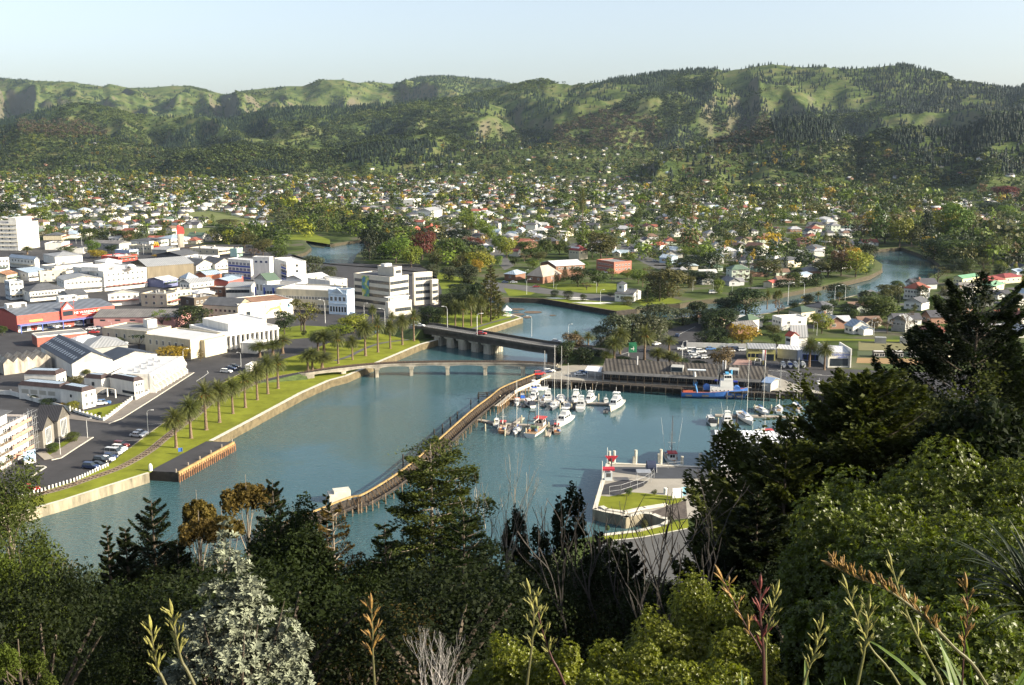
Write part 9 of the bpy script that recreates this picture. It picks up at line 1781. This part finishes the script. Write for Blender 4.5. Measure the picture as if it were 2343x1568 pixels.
sv=rosette_bush('silver_leaved_shrub',517,1200,24,3.5,4.6,SV, 'tall shrub with pale silver rosettes of leaves standing before the dark wood',1700,.17,77,.15,.7,(.3,1.05),SL,.9);sv['category'] = 'shrub'
def bare(name, px, pb, pt, d, spread, m, label, seed, r0=.13, depth=5, lean=0, cat='tree', gnd=True, n0=3):
 g_ = random.Random(seed); b_ = PD(px, pb, d); t_ = PD(px, pt, d); z0 = gz(b_.x, d) if gnd else b_.z; H = t_.z - z0; mb = MB()
 def grow(p, v, L, r, k):
  pts = [p];
  for i in range(4): v = (v + Vector((g_.uniform(-.16, .16), g_.uniform(-.16, .16), g_.uniform(-.02, .1)))).normalized(); p = p + v * L / 4; pts.append(p)
  mb.tube(pts, [r, r * .92, r * .84, r * .76, r * .66], 5 if k > 2 else 3, cap=False)
  if k == 0: return
  for j in range(2 if g_.random() < .72 else 3):
   q = (v + Vector((g_.uniform(-1, 1) * spread, g_.uniform(-1, 1) * spread * .7, g_.uniform(-.1, .3)))).normalized(); grow(pts[-1] if j < 2 else pts[2], q, L * g_.uniform(.62, .82), r * .66, k - 1)
 for i in range(n0): a = i * 2.1; grow(Vector((0, 0, -.3)), Vector((math.cos(a) * spread * .7 + lean, math.sin(a) * spread * .4, 1)).normalized(), H * .32, r0, depth)
 r = empty(name, (b_.x, d, z0), 0, label, cat); mb.bl('branches', m, r); return r
DB = mat('dark_bare_bark', (.05, .045, .04), .9, .2, 3); PB = mat('pale_dead_bark', (.30, .26, .2), .9, .3, 3)
bare('bare_tree',1530,1300,1100,62,.5,DB, 'leafless dark tree spreading over the harbour road',2,.16,4,.05);bare('bare_tree',1440,1300,1065,66,.42,DB, 'leafless tree leaning left across the wharf lawn',5,.14,4,-.35)
bare('bare_tree',1500,1300,1150,58,.5,DB, 'smaller leafless tree in front of the inlet',8,.09,3,.3);bare('dead_tree',1140,1215,1065,84,.28,PB, 'dead pale stemmed tree against the water',3,.10,4);bare('dead_tree',1235,1215,1120,88,.3,PB, 'second dead pale tree right of the first',6,.09,4)
bare('dead_shrub',990,1640,1395,9,.3,mat('grey_twig',(.36,.34,.32),.9,.2,8), 'bare grey twiggy shrub at the bottom edge',9,.010,5,0, 'shrub',False,5);bare('dead_shrub',1062,1640,1500,9,.35,mat('grey_twig',GREY), 'small bare brown twigs beside the grey shrub',4,.006,4,0, 'shrub',False,3)
FG = {'green': (.13, .13, .045), 'maroon': (.06, .025, .022), 'bronze': (.15, .10, .035), 'olive': (.10, .095, .04)}
def spindle(mb, p, v, L, r, mi=0):
 v = v.normalized(); mb.tube([p, p + v * L * .25, p + v * L * .55, p + v * L * .82, p + v * L], [r * .45, r * .95, r, r * .55, r * .08], 6, mi)
def stalk(P, d, col, bud, r, label, seed=0, dense=False):
 g_=random.Random(seed);pts=[PD(x,y,d) for x,y in P];e=pts[-1]+(pts[-1]-pts[-2]).normalized()*.5;g0=gz(e.x,d);e.z=min(e.z,g0);pts.append(e);L_=smooth_line(list(reversed(pts)),5)
 s = d / 4.0; rt = empty('flax_flower_stalk', L_[0], 0, label, 'flower stalk'); n_ = len(L_); mb = MB(); mb.tube(L_, [r * s * .6 * (1.25 - .75 * i / (n_ - 1)) for i in range(n_)], 7)
 mb.build('stem', mat('flax_stem_' + col, FG[col], .55, .25, 9), rt); bm2 = mat('flax_bud_' + bud, {'green': (.20, .19, .05), 'bronze': (.22, .13, .035), 'maroon': (.12, .03, .025)}[bud], .6, .5, 30)
 tip = (L_[-1] - L_[-3]).normalized(); mb = MB(); spindle(mb, L_[-1] - tip * .02, tip, .07 * s, .008 * s); mb.build('terminal_bud', bm2, rt)
 k = 22 if dense else 7
 for i in range(k):
  f=(.40+.58*i/k) if dense else (.5+.46*i/k);j=f*(n_-1);q=L_[int(j)]+(L_[min(int(j)+1,n_-1)]-L_[int(j)])*(j-int(j));ax=(L_[min(int(j)+1,n_-1)]-L_[max(int(j)-1,0)]).normalized();sd=(1 if i % 2 else -1);o_=Vector((sd*(.75 if not dense else .3),g_.uniform(-.4,.4),.55 if not dense else .9));mb=MB()
  b_ = q + (ax * .6 + o_ * .6).normalized() * .035 * s; mb.tube([q, b_], r * s * .45, 5)
  for z in range(g_.randint(3,5) if not dense else 6):spindle(mb,b_+Vector((g_.uniform(-.01,.01),g_.uniform(-.01,.01),0))*s,ax*.4+o_+Vector((g_.uniform(-.5,.5),g_.uniform(-.3,.3),g_.uniform(0,.6))),(.022+.02*g_.random())*s,.0034*s)
  if not dense and i % 3 == 1: spindle(mb, q, ax + o_ * .6, .07 * s, .0065 * s)
  mb.build('flower_cluster', bm2, rt)
for q in [([(344,1432),(352,1490),(364,1540),(379,1568)],4.2, 'olive', 'green',.010, 'leftmost flax stalk with a single long green bud',1),([(392,1395),(402,1450),(415,1510),(445,1568)],4.0, 'olive', 'green',.011, 'thicker curved flax stalk with a side bract at lower left',2),([(849,1382),(852,1440),(853,1500),(857,1568)],4.2, 'olive', 'bronze',.008, 'upright flax stalk alone before the dark wood',3),
          ([(1210,1348),(1220,1400),(1216,1480),(1205,1568)],4.0, 'olive', 'green',.009, 'tall flax stalk with pale split buds at the bottom middle',4),([(1226,1378),(1240,1440),(1262,1505),(1292,1568)],4.3, 'maroon', 'green',.008, 'maroon flax stalk crossing the tall one',5),([(1647,1315),(1670,1360),(1705,1430),(1744,1500),(1748,1568)],4.4, 'maroon', 'bronze',.006, 'thin flax stalk leaning left over the sunlit bush',6),
          ([(1739,1337),(1738,1400),(1745,1480),(1748,1568)],3.8, 'maroon', 'maroon',.011, 'dark maroon flax stalk with red buds',7),([(1776,1350),(1764,1400),(1752,1470),(1752,1568)],3.9, 'green', 'green',.008, 'green flax stalk beside the dark maroon one',8),([(1878,1426),(1868,1480),(1850,1530),(1838,1568)],3.8, 'green', 'green',.009, 'short green flax stalk among the strap leaves',9),
          ([(1934,1337),(1955,1400),(1990,1480),(2057,1568)],4.2, 'green', 'green',.008, 'slanting flax stalk right of the short green one',10),([(1988,1384),(1985,1430),(1975,1500),(1961,1568)],4.0, 'green', 'green',.010, 'upright flax stalk crossing the slanting one',11),([(2036,1282),(2055,1350),(2090,1440),(2142,1540),(2155,1568)],4.1, 'green', 'green',.010, 'long pale flax stalk under the arching seed head',12),([(2209,1335),(2213,1400),(2205,1480),(2200,1568)],4.6, 'maroon', 'bronze',.006, 'thin flax stalk behind the arching one',13)]:stalk(*q)
stalk([(1900, 1293), (1960, 1322), (2030, 1350), (2110, 1410), (2180, 1480), (2256, 1568)], 3.6, 'olive', 'bronze', .012, 'big arching flax stalk crowded with bronze seed heads', 20, True)
def strap(name, px, py, d, n, L, w, m, label, seed, z=None):
 g_ = random.Random(seed); b_ = PD(px, py, d); g0 = min(b_.z, gz(b_.x, d)) if z is None else b_.z + z; rt = empty(name, (b_.x, d, g0), 0, label, 'plant'); mb = MB()
 for i in range(n):
  a=g_.uniform(0,6.28);el=R(g_.uniform(35,85));l=L*g_.uniform(.6,1.1);p=Vector((g_.uniform(-.1,.1),g_.uniform(-.1,.1),0));v=Vector((math.cos(a)*math.cos(el),math.sin(a)*math.cos(el),math.sin(el)));sd=Vector((-math.sin(a),math.cos(a),0));prev=None;k0=len(mb.v)
  for k in range(9):
   t = k / 8; ww_ = w * (.6 + .8 * t) * (1 - t ** 3) + .001; mb.v += [tuple(p - sd * ww_), tuple(p + v.cross(sd) * ww_ * -.35), tuple(p + sd * ww_)]
   if k: a0 = k0 + 3 * k; mb.f += [(a0 - 3, a0 - 2, a0 + 1, a0), (a0 - 2, a0 - 1, a0 + 2, a0 + 1)]; mb.m += [0, 0]
   p = p + v * l / 8; v = (v + Vector((0, 0, -.10 - .12 * t))).normalized()
 mb.bl('leaves', m, rt)
FXL = leafmat('flax_leaves', (.10, .15, .03), .3, 3, .1, .4, .5, .25); DKL = leafmat('cabbage_tree_leaves', (.02, .03, .012), .3, 2, 0, .5, .3, .1)
for px,py,d,L,nm in ((1850,1600,5.0,.75, 'flax clump with arching strap leaves right of the maroon stalk'),(2000,1600,5.2,.8, 'flax clump below the crossing stalks'),(2140,1600,4.8,.8, 'flax clump under the arching seed head'),(2280,1590,4.6,.95, 'flax clump with broad pale leaves at the bottom right corner'),(1730,1625,5.2,.7, 'small flax clump at the foot of the maroon stalk')):strap('flax_plant',px,py,d,42,L,.02,FXL,nm,int(px))
strap('cabbage_tree', 2390, 1420, 9.0, 120, 1.15, .022, DKL, 'dark spiky cabbage tree head at the right edge', 3, 0)
# haze
mb = MB(); mb.box(-9500, -80, -3, 9500, 12400, 620); hz_ = mb.build('haze', [], kind='stuff'); hm = bpy.data.materials.new('haze_air'); hm.use_nodes = True; hm.node_tree.nodes.clear()
o_=hm.node_tree.nodes.new('ShaderNodeOutputMaterial');pv=hm.node_tree.nodes.new('ShaderNodeVolumePrincipled');pv.inputs['Color'].default_value=(.60,.78,.98,1);pv.inputs['Density'].default_value=.000016;pv.inputs['Anisotropy'].default_value=.2
hm.node_tree.links.new(pv.outputs[0], o_.inputs['Volume']); hz_.data.materials.append(hm); hz_['label'] = 'thin pale blue air haze over the valley'
# labels single each thing out
ORD = 'first second third fourth fifth sixth seventh eighth ninth tenth eleventh twelfth'.split()
def ordn(i): return ORD[i] if i < 12 else '%d%s' % (i + 1, {1: 'st', 2: 'nd', 3: 'rd'}.get((i + 1) % 10 if (i + 1) % 100 not in (11, 12, 13) else 0, 'th'))
by = {}
for o in sc.objects:
 if o.parent is None and 'category' in o.keys() and 'label' in o.keys(): by.setdefault(o['label'], []).append(o)
for lab, L in by.items():
 if len(L) < 2: continue
 P_2 = sorted(L, key=lambda o: proj(o.location.x, o.location.y, o.location.z)[0])
 for i, o in enumerate(P_2):
  if 'group' not in o.keys(): o['group'] = lab + ' and its like'
  w = lab.split()[:13]; o['label'] = ' '.join(w) + (', leftmost' if i == 0 else ', rightmost' if i == len(L) - 1 else f', {ordn(i)} from left')
print('THINGS', sum(1 for o in sc.objects if o.parent is None))
